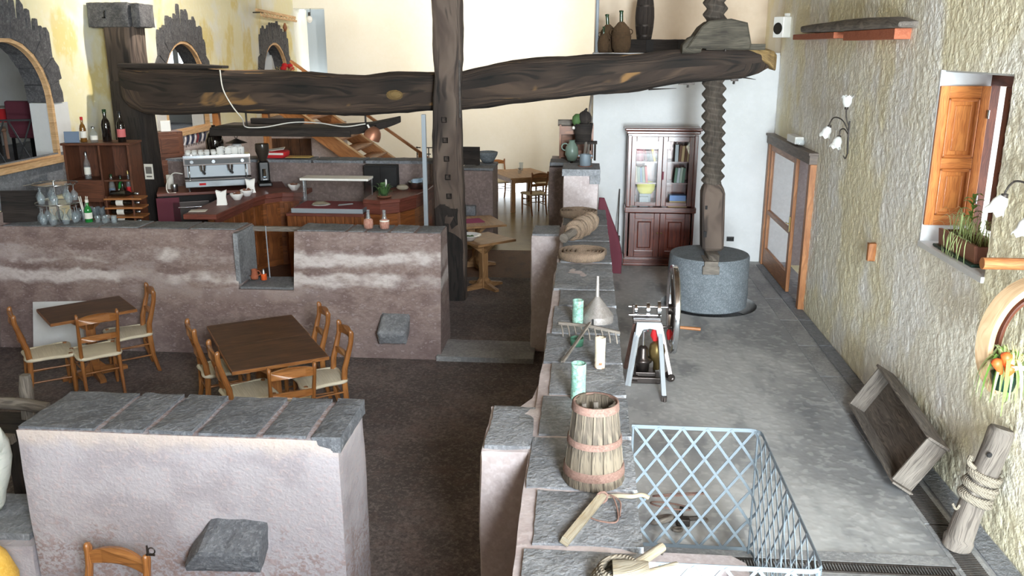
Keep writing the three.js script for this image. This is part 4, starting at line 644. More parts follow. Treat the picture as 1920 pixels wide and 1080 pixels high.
// ------------------------------------------------------------------ right-hand floor and wall
{
  const t = thing('hand_pump', 'antique wheel-driven pump with chrome flywheel and cast legs on the concrete floor', 'pump', [0.74, 0, -8.8]);
  const wheel = mesh('flywheel', [(() => { const g = lathe([[0.41, -0.03], [0.47, -0.03], [0.475, -0.02], [0.475, 0.02], [0.47, 0.03], [0.41, 0.03], [0.405, 0.0], [0.41, -0.03]], 64); return tr(g, [0.23, 0.76, -0.2], [0, 0, Math.PI / 2]); })()], M.chrome, t);
  mesh('spoke', [0, 1, 2, 3, 4, 5].map((k) => { const a = k * Math.PI / 3 + 0.3; return cyl([0.23, 0.76 + Math.cos(a) * 0.05, -0.2 + Math.sin(a) * 0.05], [0.23, 0.76 + Math.cos(a) * 0.42, -0.2 + Math.sin(a) * 0.42], 0.018, 0.013, 8); }), M.darkSteel, wheel);
  mesh('hub', cyl([0.18, 0.76, -0.2], [0.28, 0.76, -0.2], 0.06), M.darkSteel, wheel);
  mesh('shaft', [cyl([-0.24, 0.78, -0.2], [0.3, 0.78, -0.2], 0.014), cyl([-0.24, 0.71, -0.12], [0.1, 0.71, -0.12], 0.014)], M.chrome, t);
  for (const [x, r] of [[-0.17, 0.05], [-0.04, 0.07], [0.075, 0.09]]) mesh('gear', cyl([x - 0.012, 0.76, -0.18], [x + 0.02, 0.76, -0.18], r, r, 22), M.chrome, t);
  mesh('deck', [bx(0.3, 0.05, 0.2, -0.05, 0.64, -0.12, 0.01), bx(0.03, 0.16, 0.05, -0.19, 0.66, -0.15, 0.006), bx(0.03, 0.16, 0.05, 0.08, 0.66, -0.15, 0.006)], M.darkSteel, t);
  mesh('arch', ext([[-0.17, 0.5], [-0.155, 0.66], [0.095, 0.66], [0.11, 0.5], [0.07, 0.5], [0.05, 0.585], [-0.02, 0.6], [-0.09, 0.585], [-0.13, 0.5]], 0.05, { at: [0, 0, -0.06], bevel: 0.004 }), M.castPaint, t);
  mesh('leg', bar([0.09, 0.54, -0.03], [0.11, 0.02, 0.5], 0.045, 0.04), M.castPaint, t); mesh('leg', bar([-0.15, 0.54, -0.04], [-0.24, 0.02, 0.18], 0.045, 0.04), M.castPaint, t);
  mesh('leg', bar([-0.16, 0.64, -0.15], [-0.24, 0.02, -0.35], 0.04, 0.035), M.rust, t); mesh('leg', bar([0.1, 0.6, -0.15], [0.23, 0.03, -0.02], 0.04, 0.04), M.darkSteel, t);
  mesh('leg_tip', [bx(0.055, 0.05, 0.05, 0.11, 0.0, 0.51), cyl([0.112, 0, 0.55], [0.115, 0.04, 0.53], 0.01)], M.darkSteel, t);
  mesh('base', [bx(0.32, 0.07, 0.22, -0.05, 0, -0.05, 0.01), bx(0.22, 0.05, 0.16, -0.05, 0.07, -0.05, 0.01), cyl([-0.23, 0.05, 0.02], [-0.13, 0.05, 0.03], 0.042), cyl([0.2, 0.05, -0.1], [0.23, 0.05, 0.0], 0.042)], M.darkSteel, t);
  mesh('pump_body', lathe([[0, 0.12], [0.07, 0.12], [0.075, 0.2], [0.1, 0.22], [0.1, 0.25], [0.06, 0.27], [0.055, 0.36], [0.035, 0.39], [0, 0.4]], 20, [-0.08, 0, -0.05]), M.darkSteel, t);
  mesh('piston_rod', [cyl([-0.08, 0.38, -0.05], [-0.08, 0.63, -0.06], 0.013), cyl([-0.08, 0.56, -0.05], [-0.08, 0.575, -0.05], 0.05)], M.chrome, t);
  mesh('air_vessel', lathe([[0, 0.12], [0.035, 0.12], [0.035, 0.2], [0.08, 0.26], [0.09, 0.33], [0.075, 0.4], [0.03, 0.44], [0, 0.45]], 22, [0.07, 0, -0.08]), M.brass, t);
  mesh('handle', cyl([0.29, 0.56, -0.2], [0.53, 0.55, -0.18], 0.016, 0.02, 10), M.doorWood, t);
  mesh('crank_pin', cyl([0.1, 0.56, -0.2], [0.26, 0.56, -0.2], 0.016), M.darkSteel, t);
}
{ const t = solo('red_rag', [loft(V([[0, 0, 0, 0.03, 0.025], [0.005, 0.06, 0, 0.05, 0.03], [-0.005, 0.13, 0.01, 0.045, 0.03], [0.0, 0.17, 0, 0.02, 0.02]]), { n: 16, amp: 0.02, f: 22 }), loft(V([[0.14, 0.02, 0, 0.02, 0.02], [0.15, 0.09, 0, 0.035, 0.025], [0.14, 0.13, 0, 0.015, 0.015]]), { n: 14, amp: 0.015, f: 26 })], M.redCloth, 'bright red rag tied between the legs of the wheel pump', 'rag', [0.79, 0.44, -8.88]); }
// lattice fence round the pit: back, right side and near side with rounded corners
{
  const t = thing('lattice_fence', 'low galvanised lattice fence round a corner of the concrete floor', 'fence'), H = 0.94, B = 0.03;
  const L1 = 0.8, r = 0.07, q = r * Math.PI / 2, L2 = 1.52, L3 = 0.76, LEN = L1 + q + L2 + q + L3;
  const at = (s) => { if (s < L1) return [[0.36 + s, -5.56], [0, -1]]; s -= L1; if (s < q) { const a = s / r; return [[1.16 + Math.sin(a) * r, -5.49 - Math.cos(a) * r], [Math.sin(a), -Math.cos(a)]]; } s -= q; if (s < L2) return [[1.23, -5.49 + s], [1, 0]]; s -= L2; if (s < q) { const a = s / r; return [[1.16 + Math.cos(a) * r, -3.97 + Math.sin(a) * r], [Math.cos(a), Math.sin(a)]]; } s -= q; return [[1.16 - s, -3.9], [0, 1]]; };
  const band = (s0, y0, s1, y1, w, off) => { const n = Math.max(6, Math.round(Math.abs(s1 - s0) / 0.035)), R = []; const dx = s1 - s0, dy = y1 - y0, l = Math.hypot(dx, dy); for (let i = 0; i <= n; i++) { const s = s0 + dx * i / n, [p, N] = at(clamp(s, 0, LEN)), T = [-N[1], N[0]]; R.push({ c: [p[0] + N[0] * off, y0 + dy * i / n, p[1] + N[1] * off], u: [-T[0] * dy / l, dx / l, -T[1] * dy / l], v: [N[0], 0, N[1]], a: w / 2, b: 0.003, e: 10 }); } return loft(R, { n: 8, crease: 0.5 }); };
  mesh('top_rail', band(0, H, LEN, H, 0.028, 0), M.zinc, t); mesh('bottom_rail', band(0, B, LEN, B, 0.028, 0), M.zinc, t);
  const hw = 0.0815, hh = (H - B) / 8, k = hw / hh, W = (H - B) * k;
  for (const dir of [1, -1]) for (let s = -W + 0.02; s < LEN + W; s += 2 * hw) {
    let a = s, ya = B, b = s + dir * W, yb = H; const cut = (v) => B + (v - a) / (b - a) * (H - B); let pa = [a, ya], pb = [b, yb];
    const cl = (p) => { if (p[0] < 0) return [0, cut(0)]; if (p[0] > LEN) return [LEN, cut(LEN)]; return p; };
    if (Math.max(a, b) < 0.03 || Math.min(a, b) > LEN - 0.03) continue; pa = cl(pa); pb = cl(pb);
    mesh('lattice_bar', band(pa[0], pa[1], pb[0], pb[1], 0.02, dir * 0.0035), M.zinc, t);
  }
  for (const s of [0.01, L1 + q / 2, L1 + q + L2 / 2, L1 + q + L2 + q / 2]) { const [p] = at(s); mesh('post', cyl([p[0], 0, p[1]], [p[0], H, p[1]], 0.008), M.zinc, t); }
}
solo('pit_kerb', [ext([[0.36, 3.98], [1.13, 3.98], [1.13, 5.24], [1.05, 5.32], [0.36, 5.32]], 0.1, { holes: [[[0.36 + 0.1, 4.08], [1.02, 4.08], [1.02, 5.2], [0.46, 5.2]]], rot: [-Math.PI / 2, 0, 0], bevel: 0.01 })], M.plasterPink, 'low pale plaster kerb inside the lattice fence', 'kerb', [0, 0.01, 0]);
{
  const t = thing('hose_reel', 'small pulley wheels and a looped hose lying on the floor behind the lattice', 'hose', [0.74, 0, -5.98]);
  mesh('loop', [torus(0.2, 0.007, 40, 6, [0.03, 0.18, -0.05], [1.1, 0.1, 0]), torus(0.15, 0.007, 36, 6, [-0.04, 0.12, 0.02], [1.2, -0.1, 0])], M.rust, t);
  mesh('pulley', [torus(0.07, 0.022, 24, 8, [-0.11, 0.06, 0.12], [1.2, 0.3, 0]), torus(0.035, 0.018, 18, 8, [-0.11, 0.06, 0.12], [1.2, 0.3, 0])], M.grayWood, t);
  mesh('bracket', [bar([-0.17, 0.03, 0.1], [0.16, 0.05, 0.06], 0.03, 0.02), bar([0.02, 0.03, 0.14], [0.06, 0.05, -0.1], 0.03, 0.02), bx(0.1, 0.06, 0.07, 0.05, 0, 0.08, 0.01)], M.iron, t);
  mesh('ring', [torus(0.04, 0.008, 20, 6, [0.2, 0.02, 0.03], [1.5, 0, 0]), torus(0.03, 0.012, 18, 6, [0.0, 0.03, 0.2], [1.4, 0, 0])], M.grayWood, t);
}
{
  const t = thing('wooden_trough', 'open grey plank trough tipped on its side against the roughcast wall', 'trough', [2.565, 0.115, -7.34]); t.rotation.set(0, -0.07, 1.03);
  const L = 0.8, W = 0.45, D = 0.19, k = 0.022;
  mesh('bottom_board', [bx(W / 2 - 0.002, k, 2 * L - 0.05, W * 0.25, -D, 0), bx(W / 2 - 0.002, k, 2 * L - 0.05, W * 0.75, -D, 0)], M.grayWood, t);
  mesh('side_board', ext([[0, -D], [0, 0.0], [-0.015, 0.0], [-0.02, -D]], 2 * L + 0.08, { at: [0, 0, -L - 0.04] }), M.grayWood, t); mesh('side_board', bx(k, D + 0.01, 2 * L + 0.06, W, -D, 0, 0.004), M.grayWood, t);
  for (const s of [-1, 1]) mesh('end_board', bx(W, D - 0.005, k, W / 2, -D, s * (L - 0.02), 0.004), M.grayWood, t);
}
{
  const t = thing('roped_log', 'short worn post wound with thick rope leaning against the wall', 'log', [2.7, 0, -5.74]);
  const P = (k) => [0.235 * k, 0.9 * k, -0.1 * k], R = [0, 0.08, 0.1, 0.3, 0.6, 0.85, 0.97, 1].map((k, i) => ({ c: P(k), u: [0.96, -0.25, 0], v: [0, 0.1, 1], a: [0.088, 0.094, 0.084, 0.08, 0.08, 0.082, 0.08, 0.065][i], b: [0.088, 0.094, 0.084, 0.08, 0.08, 0.082, 0.08, 0.065][i], e: 3 }));
  mesh('timber', loft(R, { n: 18, amp: 0.012, f: 8, s: 5 }), M.grayWood, t);
  mesh('peg_hole', cyl([0.125, 0.74, 0.0], [0.13, 0.74, 0.012], 0.018), M.blackMatt, t);
  const pts = []; for (let i = 0; i <= 90; i++) { const a = i / 90 * Math.PI * 2 * 6.0, k = 0.4 + 0.265 * i / 90, c = P(k), r = 0.098 + 0.006 * Math.sin(i); pts.push([c[0] + Math.cos(a) * r * 0.97, c[1] - Math.cos(a) * r * 0.25 + 0.012 * Math.sin(a * 0.5), c[2] + Math.sin(a) * r]); }
  mesh('rope', tube(pts, 0.0225, 8, 240), M.rope, t); mesh('rope_end', tube([[0.02, 0.66, 0.06], [-0.02, 0.7, 0.05], [0.0, 0.73, 0.02]], 0.018, 7, 10), M.rope, t); mesh('rope_end', tube([[-0.03, 0.36, 0.03], [-0.06, 0.34, 0.05], [-0.08, 0.37, 0.03]], 0.01, 6, 8), M.rope, t);
}
// ---- window in the right wall: shutters, frame, planter
{
  const w = sgroup('window_1'); w.position.set(3.46, 1.79, -7.245);
  mesh('frame', [bx(0.1, 1.3, 0.13, 0.05, 0.05, -0.835, 0.004), bx(0.1, 1.3, 0.1, 0.05, 0.05, 0.58, 0.006), bx(0.1, 0.13, 1.54, 0.05, 1.35, -0.13, 0.006), bx(0.1, 0.05, 1.54, 0.05, 0, -0.13, 0.006)], M.frameDark, w);
}
function shutterLeaf(label, at, turn, wide = 0.41, mats = M.shutter) {
  const t = thing('shutter_leaf', label, 'shutter', at, turn), W = wide, H = 1.2;
  mesh('frame', [bx(0.075, H, 0.032, 0.0375, 0, 0, 0.004), bx(0.075, H, 0.032, W - 0.0375, 0, 0, 0.004), bx(W - 0.15, 0.09, 0.032, W / 2, 0, 0, 0.004), bx(W - 0.15, 0.1, 0.032, W / 2, H - 0.1, 0, 0.004), bx(W - 0.15, 0.09, 0.032, W / 2, 0.5, 0, 0.004)], mats, t);
  for (const [y, h] of [[0.09, 0.41], [0.59, 0.51]]) { const p = mesh('panel', bx(W - 0.14, h, 0.014, W / 2, y, 0), mats, t); const e = [bx(W - 0.15, 0.03, 0.04, W / 2, y, 0, 0.012), bx(W - 0.15, 0.03, 0.04, W / 2, y + h - 0.03, 0, 0.012), bx(0.03, h, 0.04, 0.09, y, 0, 0.012), bx(0.03, h, 0.04, W - 0.09, y, 0, 0.012), bx(W - 0.27, h - 0.12, 0.03, W / 2, y + 0.06, 0, 0.01)]; mesh('moulding', e, mats, p); }
  mesh('hinge', [cyl([W, 0.2, 0.02], [W, 0.27, 0.02], 0.01), cyl([W, H - 0.27, 0.02], [W, H - 0.2, 0.02], 0.01)], M.steel, t);
}
shutterLeaf('orange-brown panelled shutter folded back on the left side of the window', [3.0, 1.94, -7.855], 0);
shutterLeaf('dark right-hand shutter of the window standing nearly closed, seen as a narrow strip', [3.475, 1.94, -6.66], Math.PI / 2 , 1.03, M.frameDark);
{
  const t = thing('window_planter', 'brown window box of pale grass and a sprouting stem on the window sill', 'planter', [3.16, 1.792, -7.28]); rnd(21);
  mesh('box', ext([[-0.09, 0.02], [0.09, 0.02], [0.105, 0.16], [0.085, 0.16], [0.075, 0.04], [-0.075, 0.04], [-0.085, 0.16], [-0.105, 0.16]], 0.72, { at: [0, 0, -0.36], bevel: 0.004 }), M.pot, t); mesh('end_panel', [ext([[-0.09, 0.02], [0.09, 0.02], [0.1, 0.155], [-0.1, 0.155]], 0.015, { at: [0, 0, -0.36] }), ext([[-0.09, 0.02], [0.09, 0.02], [0.1, 0.155], [-0.1, 0.155]], 0.015, { at: [0, 0, 0.345] })], M.pot, t); mesh('soil', bx(0.17, 0.1, 0.69, 0, 0.04, 0), flat(0x4a3a2c, { roughness: 1 }), t);
  mesh('tray', bx(0.25, 0.022, 0.8, -0.005, 0, 0.0, 0.008), M.potGreen, t);
  const g = []; for (let i = 0; i < 120; i++) { const z = rr(-0.34, 0.34), x = rr(-0.07, 0.07), a = rr(0, 6.28), L = rr(0.12, 0.3), o = rr(0.04, 0.16); g.push(blade([[x, 0.13, z], [x + Math.cos(a) * o * 0.4, 0.13 + L * 0.8, z + Math.sin(a) * o * 0.4], [x + Math.cos(a) * o, 0.13 + L * 0.7 - o * 0.3, z + Math.sin(a) * o * 1.2]], rr(0.005, 0.01), 5)); }
  for (let i = 0; i < 14; i++) { const z = rr(-0.3, 0.3); g.push(blade([[-0.08, 0.14, z], [-0.14, 0.2, z + rr(-0.04, 0.04)], [-0.15, 0.05, z + rr(-0.06, 0.06)], [-0.14, -0.06, z + rr(-0.06, 0.06)]], 0.007, 8)); }
  mesh('grass', g, M.leafPale, t).userData.kind = 'stuff';
  mesh('stem', tube([[0.0, 0.14, -0.02], [0.01, 0.3, -0.03], [0.0, 0.47, -0.02]], 0.005, 6, 10), M.leaf, t);
  for (let i = 0; i < 12; i++) { const y = 0.3 + i * 0.018, a = i * 2.4; mesh('leaf', blade([[0.0, y, -0.02], [Math.cos(a) * 0.05, y + 0.03, -0.02 + Math.sin(a) * 0.05], [Math.cos(a) * 0.1, y + 0.015, -0.02 + Math.sin(a) * 0.1]], 0.032, 5), M.leaf, t); }
}
// ---- glazed door
{
  const d = sgroup('door_1'); d.position.set(2.98, 0, -13.0); const z = (v) => v + 13.0;
  mesh('frame', [X0(-0.05, 0.1, 0, 1.98, 1.25, 1.36, 0.006), X0(-0.05, 0.1, 0, 1.98, -1.38, -1.27, 0.006)], M.doorWood, d);
  mesh('lintel', [X0(-0.07, 0.1, 1.98, 2.1, -1.385, 1.365, 0.006), X0(-0.09, 0.1, 2.1, 2.135, -1.42, 1.4, 0.006)], M.doorGray, d);
  const leaf = mesh('leaf', [X0(-0.03, 0.02, 0.02, 1.98, 0.38, 0.5, 0.004), X0(-0.03, 0.02, 0.02, 1.98, -1.27, -1.15, 0.004), X0(-0.03, 0.02, 0.02, 0.3, -1.15, 0.38, 0.004), X0(-0.03, 0.02, 1.88, 1.98, -1.15, 0.38, 0.004), X0(-0.03, 0.02, 0.86, 0.93, -1.15, 0.38, 0.004)], M.doorWood, d);
  mesh('pane', X0(-0.006, 0, 0.3, 0.87, -1.15, 0.38), M.glass, leaf); mesh('pane', X0(-0.006, 0, 0.92, 1.9, -1.15, 0.38), M.glass, leaf);
  mesh('handle', [X0(-0.045, -0.03, 0.9, 1.12, 0.42, 0.46, 0.003), cyl([-0.07, 1.02, 0.44], [-0.03, 1.02, 0.44], 0.008), cyl([-0.07, 1.02, 0.35], [-0.07, 1.02, 0.45], 0.008)], M.brass, leaf);
}
// ---- fittings on the wall
function sconce(label, at, turn) {
  const t = thing('wall_sconce', label, 'wall lamp', at, turn, undefined);    // local +z points away from the wall
  mesh('back_plate', [strip([[0, -0.24, 0.02], [0.01, -0.1, 0.03], [0, 0.02, 0.03], [0.0, 0.12, 0.03]], 0.04, 0.012, { up: [1, 0, 0] }), tube([[0, -0.24, 0.02], [-0.03, -0.3, 0.03], [-0.05, -0.27, 0.05]], 0.008, 6, 8)], M.iron, t);
  const arm = (pts, bend) => { const a = mesh('arm', tube(pts, 0.007, 7, 20), M.iron, t), e = pts[pts.length - 1]; mesh('shade', tr(uvBox(toCreasedNormals((() => { const g = new THREE.LatheGeometry([[0.012, 0], [0.03, 0.012], [0.05, 0.05], [0.052, 0.09], [0.066, 0.125], [0.064, 0.127], [0.048, 0.09], [0.046, 0.05], [0.026, 0.016]].map((p) => new THREE.Vector2(...p)), 24), p = g.attributes.position; for (let i = 0; i < p.count; i++) { const y = p.getY(i), k = ss(0.08, 0.126, y), a2 = Math.atan2(p.getZ(i), p.getX(i)); p.setY(i, y + 0.012 * k * Math.cos(a2 * 6)); } g.computeVertexNormals(); return g; })(), 0.8)), e, bend), M.frost, a); mesh('cup', lathe([[0, -0.02], [0.02, -0.02], [0.022, 0.01], [0, 0.012]], 14, e), M.iron, a); };
  arm([[0, 0.05, 0.03], [0, 0.16, 0.07], [0, 0.24, 0.08], [0, 0.27, 0.08]], [0, 0, 0]);
  arm([[0, 0.0, 0.03], [-0.05, 0.13, 0.1], [-0.13, 0.15, 0.17], [-0.17, 0.08, 0.2], [-0.175, 0.05, 0.2]], [Math.PI * 0.9, 0, 0.25]);
  arm([[0, -0.03, 0.03], [0.06, 0.04, 0.1], [0.1, 0.03, 0.15], [0.11, -0.04, 0.16]], [Math.PI * 0.9, 0, -0.2]);
}
sconce('wall lamp with three frosted tulip shades on curved iron arms, between door and window', [2.97, 2.54, -10.15], -Math.PI / 2);
sconce('wall lamp with tulip shades to the right of the window, cut by the photo edge', [2.97, 2.46, -5.78], -Math.PI / 2);
{
  const t = thing('wall_shelf', 'long weathered plank resting on two terracotta strips high on the roughcast wall', 'shelf', [2.98, 3.53, -10.8]);
  mesh('plank', loft([-1.6, -1.2, -0.4, 0.4, 1.2, 1.9, 2.2].map((z, i) => ({ c: [-0.05, [0.16, 0.165, 0.165, 0.16, 0.16, 0.15, 0.13][i], z], u: [1, 0, 0], v: [0, 1, 0], a: 0.1, b: [0.045, 0.05, 0.06, 0.062, 0.06, 0.052, 0.03][i], e: 4 })), { n: 16, amp: 0.018, f: 5, s: 2 }), M.grayWood, t);
  mesh('terracotta_strip', X0(-0.12, 0.04, 0.03, 0.1, -2.15, -0.05, 0.006), M.terracotta, t); mesh('terracotta_strip', X0(-0.12, 0.04, 0.0, 0.1, 0.35, 2.05, 0.006), M.terracotta, t);
}
{ const t = thing('loudspeaker', 'small white box loudspeaker high in the corner above the door', 'speaker', [2.9, 3.6, -13.85], -0.95); mesh('cabinet', bx(0.2, 0.3, 0.2, 0, 0, 0, 0.012), M.whitePlastic, t); mesh('cone', [tr(lathe([[0, 0], [0.02, 0.004], [0.06, 0.0], [0.08, 0.012], [0.085, 0.006], [0, -0.004]], 24), [0, 0.13, 0.1], [Math.PI / 2, 0, 0])], M.black, t); mesh('bracket', bx(0.04, 0.05, 0.08, 0, 0.3, -0.08), M.whitePlastic, t); }
{ const t = thing('emergency_light', 'white emergency light box over the glazed door', 'lamp', [2.93, 2.17, -12.6]); mesh('housing', bx(0.12, 0.1, 0.5, 0, 0, 0, 0.01), M.whitePlastic, t); mesh('diffuser', bx(0.09, 0.07, 0.22, -0.01, 0.005, 0.32, 0.02), M.glassSolid, t); }
solo('wall_peg', rough(0.1, 0.2, 0.07, [0, 0, 0], { cell: 0.03, amp: 0.008, r: 0.02 }), M.logWood, 'small wooden peg stub set into the roughcast wall', 'peg', [2.97, 1.42, -9.03]);
{ const t = thing('wall_pole', 'short round orange-brown pole jutting from the wall below the window corner', 'pole', [0, 0, 0]); mesh('pole', cyl([2.53, 2.13, -5.6], [3.1, 2.13, -5.6], 0.038, 0.038, 18), M.logWood, t); }
{ const t = thing('wooden_yoke', 'broad bent pale wooden hoop hanging on the wall at the photo edge', 'hoop'); mesh('band', strip([[3.04, 1.99, -5.72], [2.9, 1.965, -5.72], [2.77, 1.86, -5.72], [2.69, 1.68, -5.72], [2.68, 1.5, -5.72], [2.72, 1.34, -5.72], [2.79, 1.22, -5.72]], 0.16, 0.05, { up: [0.35, 0, 1], wf: (k) => 1 - 0.35 * k }), M.sieve, t); mesh('inner_band', strip([[3.02, 1.86, -5.8], [2.9, 1.83, -5.8], [2.81, 1.7, -5.8], [2.78, 1.5, -5.8], [2.83, 1.3, -5.8]], 0.1, 0.03, { up: [0.3, 0, 1] }), M.frameDark, t); }
{
  const t = thing('spider_plant', 'arching green and white striped plant in a dark green hanging pot', 'plant', [2.78, 1.28, -5.6]); rnd(33);
  mesh('pot', lathe([[0, 0], [0.06, 0], [0.08, 0.1], [0.085, 0.11], [0.07, 0.11], [0, 0.09]], 22), M.potGreen, t);
  for (let i = 0; i < 34; i++) { const a = i * 2.39996, o = rr(0.09, 0.2), h = rr(0.08, 0.18); mesh('leaf', blade([[Math.cos(a) * 0.02, 0.1, Math.sin(a) * 0.02], [Math.cos(a) * o * 0.5, 0.12 + h, Math.sin(a) * o * 0.5], [Math.cos(a) * o * 0.9, 0.08 + h * 0.4, Math.sin(a) * o * 0.9], [Math.cos(a) * o * 1.05, -0.04 - rr(0, 0.1), Math.sin(a) * o * 1.05]], rr(0.022, 0.032), 8), i % 3 ? M.leafPale : M.leaf, t); }
}
{ const t = thing('carrot_bunch', 'bunch of orange carrots with straw and a white ribbon above the hanging plant', 'decoration', [2.76, 1.44, -5.55]);
  for (const [x, y, r, b] of [[-0.02, 0.05, 0.032, 0.2], [-0.06, 0.01, 0.03, 0.5], [0.0, -0.03, 0.03, -0.1]]) mesh('carrot', tr(lathe([[0, -0.05], [0.012, -0.045], [r, 0.03], [r * 1.1, 0.06], [0.01, 0.075], [0, 0.075]], 14), [x, y, 0.02], [0.2, 0, b]), M.orange, t);
  mesh('straw', [...Array(26)].map((_, i) => cyl([0.05, -0.02, 0], [0.04 + 0.1 * Math.cos(i * 1.9) * (i / 26), 0.14 + 0.03 * Math.sin(i * 3), 0.06 * Math.sin(i * 1.9)], 0.004, 0.002, 5)), M.straw, t).userData.kind = 'stuff'; mesh('ribbon', strip([[0.0, 0.02, 0.05], [0.05, 0.03, 0.06], [0.11, 0.02, 0.05]], 0.03, 0.004), M.clothWhite, t); }
// ---- bookcase and its books
{
  const t = thing('bookcase', 'tall dark mahogany bookcase with glazed upper doors against the white wall', 'bookcase', [1.225, 0, -14.21]); const W = 1.1, D = 0.4;
  mesh('carcass', [X0(-W / 2, -W / 2 + 0.035, 0.1, 2.14, -D / 2, D / 2 - 0.03), X0(W / 2 - 0.035, W / 2, 0.1, 2.14, -D / 2, D / 2 - 0.03), X0(-W / 2, W / 2, 0.1, 2.14, -D / 2, -D / 2 + 0.015), X0(-W / 2, W / 2, 2.1, 2.14, -D / 2, D / 2 - 0.02), X0(-W / 2, W / 2, 0.1, 0.15, -D / 2, D / 2 - 0.02), X0(-W / 2 - 0.02, W / 2 + 0.02, 0.88, 0.97, -D / 2, D / 2 + 0.02, 0.012)], M.mahogany, t);
  mesh('plinth', [X0(-W / 2 - 0.02, W / 2 + 0.02, 0.03, 0.12, -D / 2, D / 2 + 0.01, 0.01), X0(-W / 2 - 0.03, W / 2 + 0.03, 0, 0.04, -D / 2, D / 2 + 0.02, 0.01)], M.mahogany, t);
  mesh('cornice', [X0(-W / 2 - 0.03, W / 2 + 0.03, 2.14, 2.19, -D / 2, D / 2 + 0.02, 0.015), X0(-W / 2 - 0.06, W / 2 + 0.06, 2.19, 2.235, -D / 2, D / 2 + 0.05, 0.018)], M.mahogany, t);
  for (const y of [1.36, 1.7]) mesh('shelf', X0(-W / 2 + 0.035, W / 2 - 0.035, y - 0.02, y, -D / 2 + 0.015, D / 2 - 0.06), M.mahogany, t);
  for (const x of [-W / 2, W / 2 - 0.06]) mesh('side_column', X0(x, x + 0.06, 0.97, 2.12, D / 2 - 0.03, D / 2, 0.01), M.mahogany, t);
  for (const s of [-1, 1]) {
    const a = s < 0 ? -W / 2 + 0.06 : 0.002, b = s < 0 ? -0.002 : W / 2 - 0.06, d = mesh('upper_door', [X0(a, a + 0.075, 0.99, 2.1, D / 2 - 0.025, D / 2 + 0.005, 0.006), X0(b - 0.075, b, 0.99, 2.1, D / 2 - 0.025, D / 2 + 0.005, 0.006), X0(a + 0.075, b - 0.075, 0.99, 1.05, D / 2 - 0.025, D / 2 + 0.005, 0.006), X0(a + 0.075, b - 0.075, 2.02, 2.1, D / 2 - 0.025, D / 2 + 0.005, 0.006)], M.mahogany, t);
    mesh('glass', X0(a + 0.07, b - 0.07, 1.04, 2.03, D / 2 - 0.012, D / 2 - 0.009), M.glass, d);
    const l = mesh('lower_door', [X0(a, a + 0.09, 0.15, 0.87, D / 2 - 0.025, D / 2 + 0.005, 0.006), X0(b - 0.09, b, 0.15, 0.87, D / 2 - 0.025, D / 2 + 0.005, 0.006), X0(a + 0.09, b - 0.09, 0.15, 0.25, D / 2 - 0.025, D / 2 + 0.005, 0.006), X0(a + 0.09, b - 0.09, 0.78, 0.87, D / 2 - 0.025, D / 2 + 0.005, 0.006)], M.mahogany, t);
    mesh('panel', ext([[a + 0.09, 0.25], [b - 0.09, 0.25], [b - 0.09, 0.78], [a + 0.09, 0.78]], 0.002, { at: [0, 0, D / 2 - 0.022], bevel: 0 }), M.mahogany, l); mesh('panel_field', ext([[a + 0.15, 0.31], [b - 0.15, 0.31], [b - 0.15, 0.72], [a + 0.15, 0.72]], 0.004, { at: [0, 0, D / 2 - 0.022], bevel: 0.016 }), M.mahogany, l);
    mesh('knob', ball(0.014, [s < 0 ? b - 0.03 : a + 0.03, 0.55, D / 2 + 0.015]), M.brass, l);
  }
  mesh('key_plate', X0(0.0, 0.03, 1.42, 1.55, D / 2 + 0.004, D / 2 + 0.012, 0.003), M.burgundy, t);
}
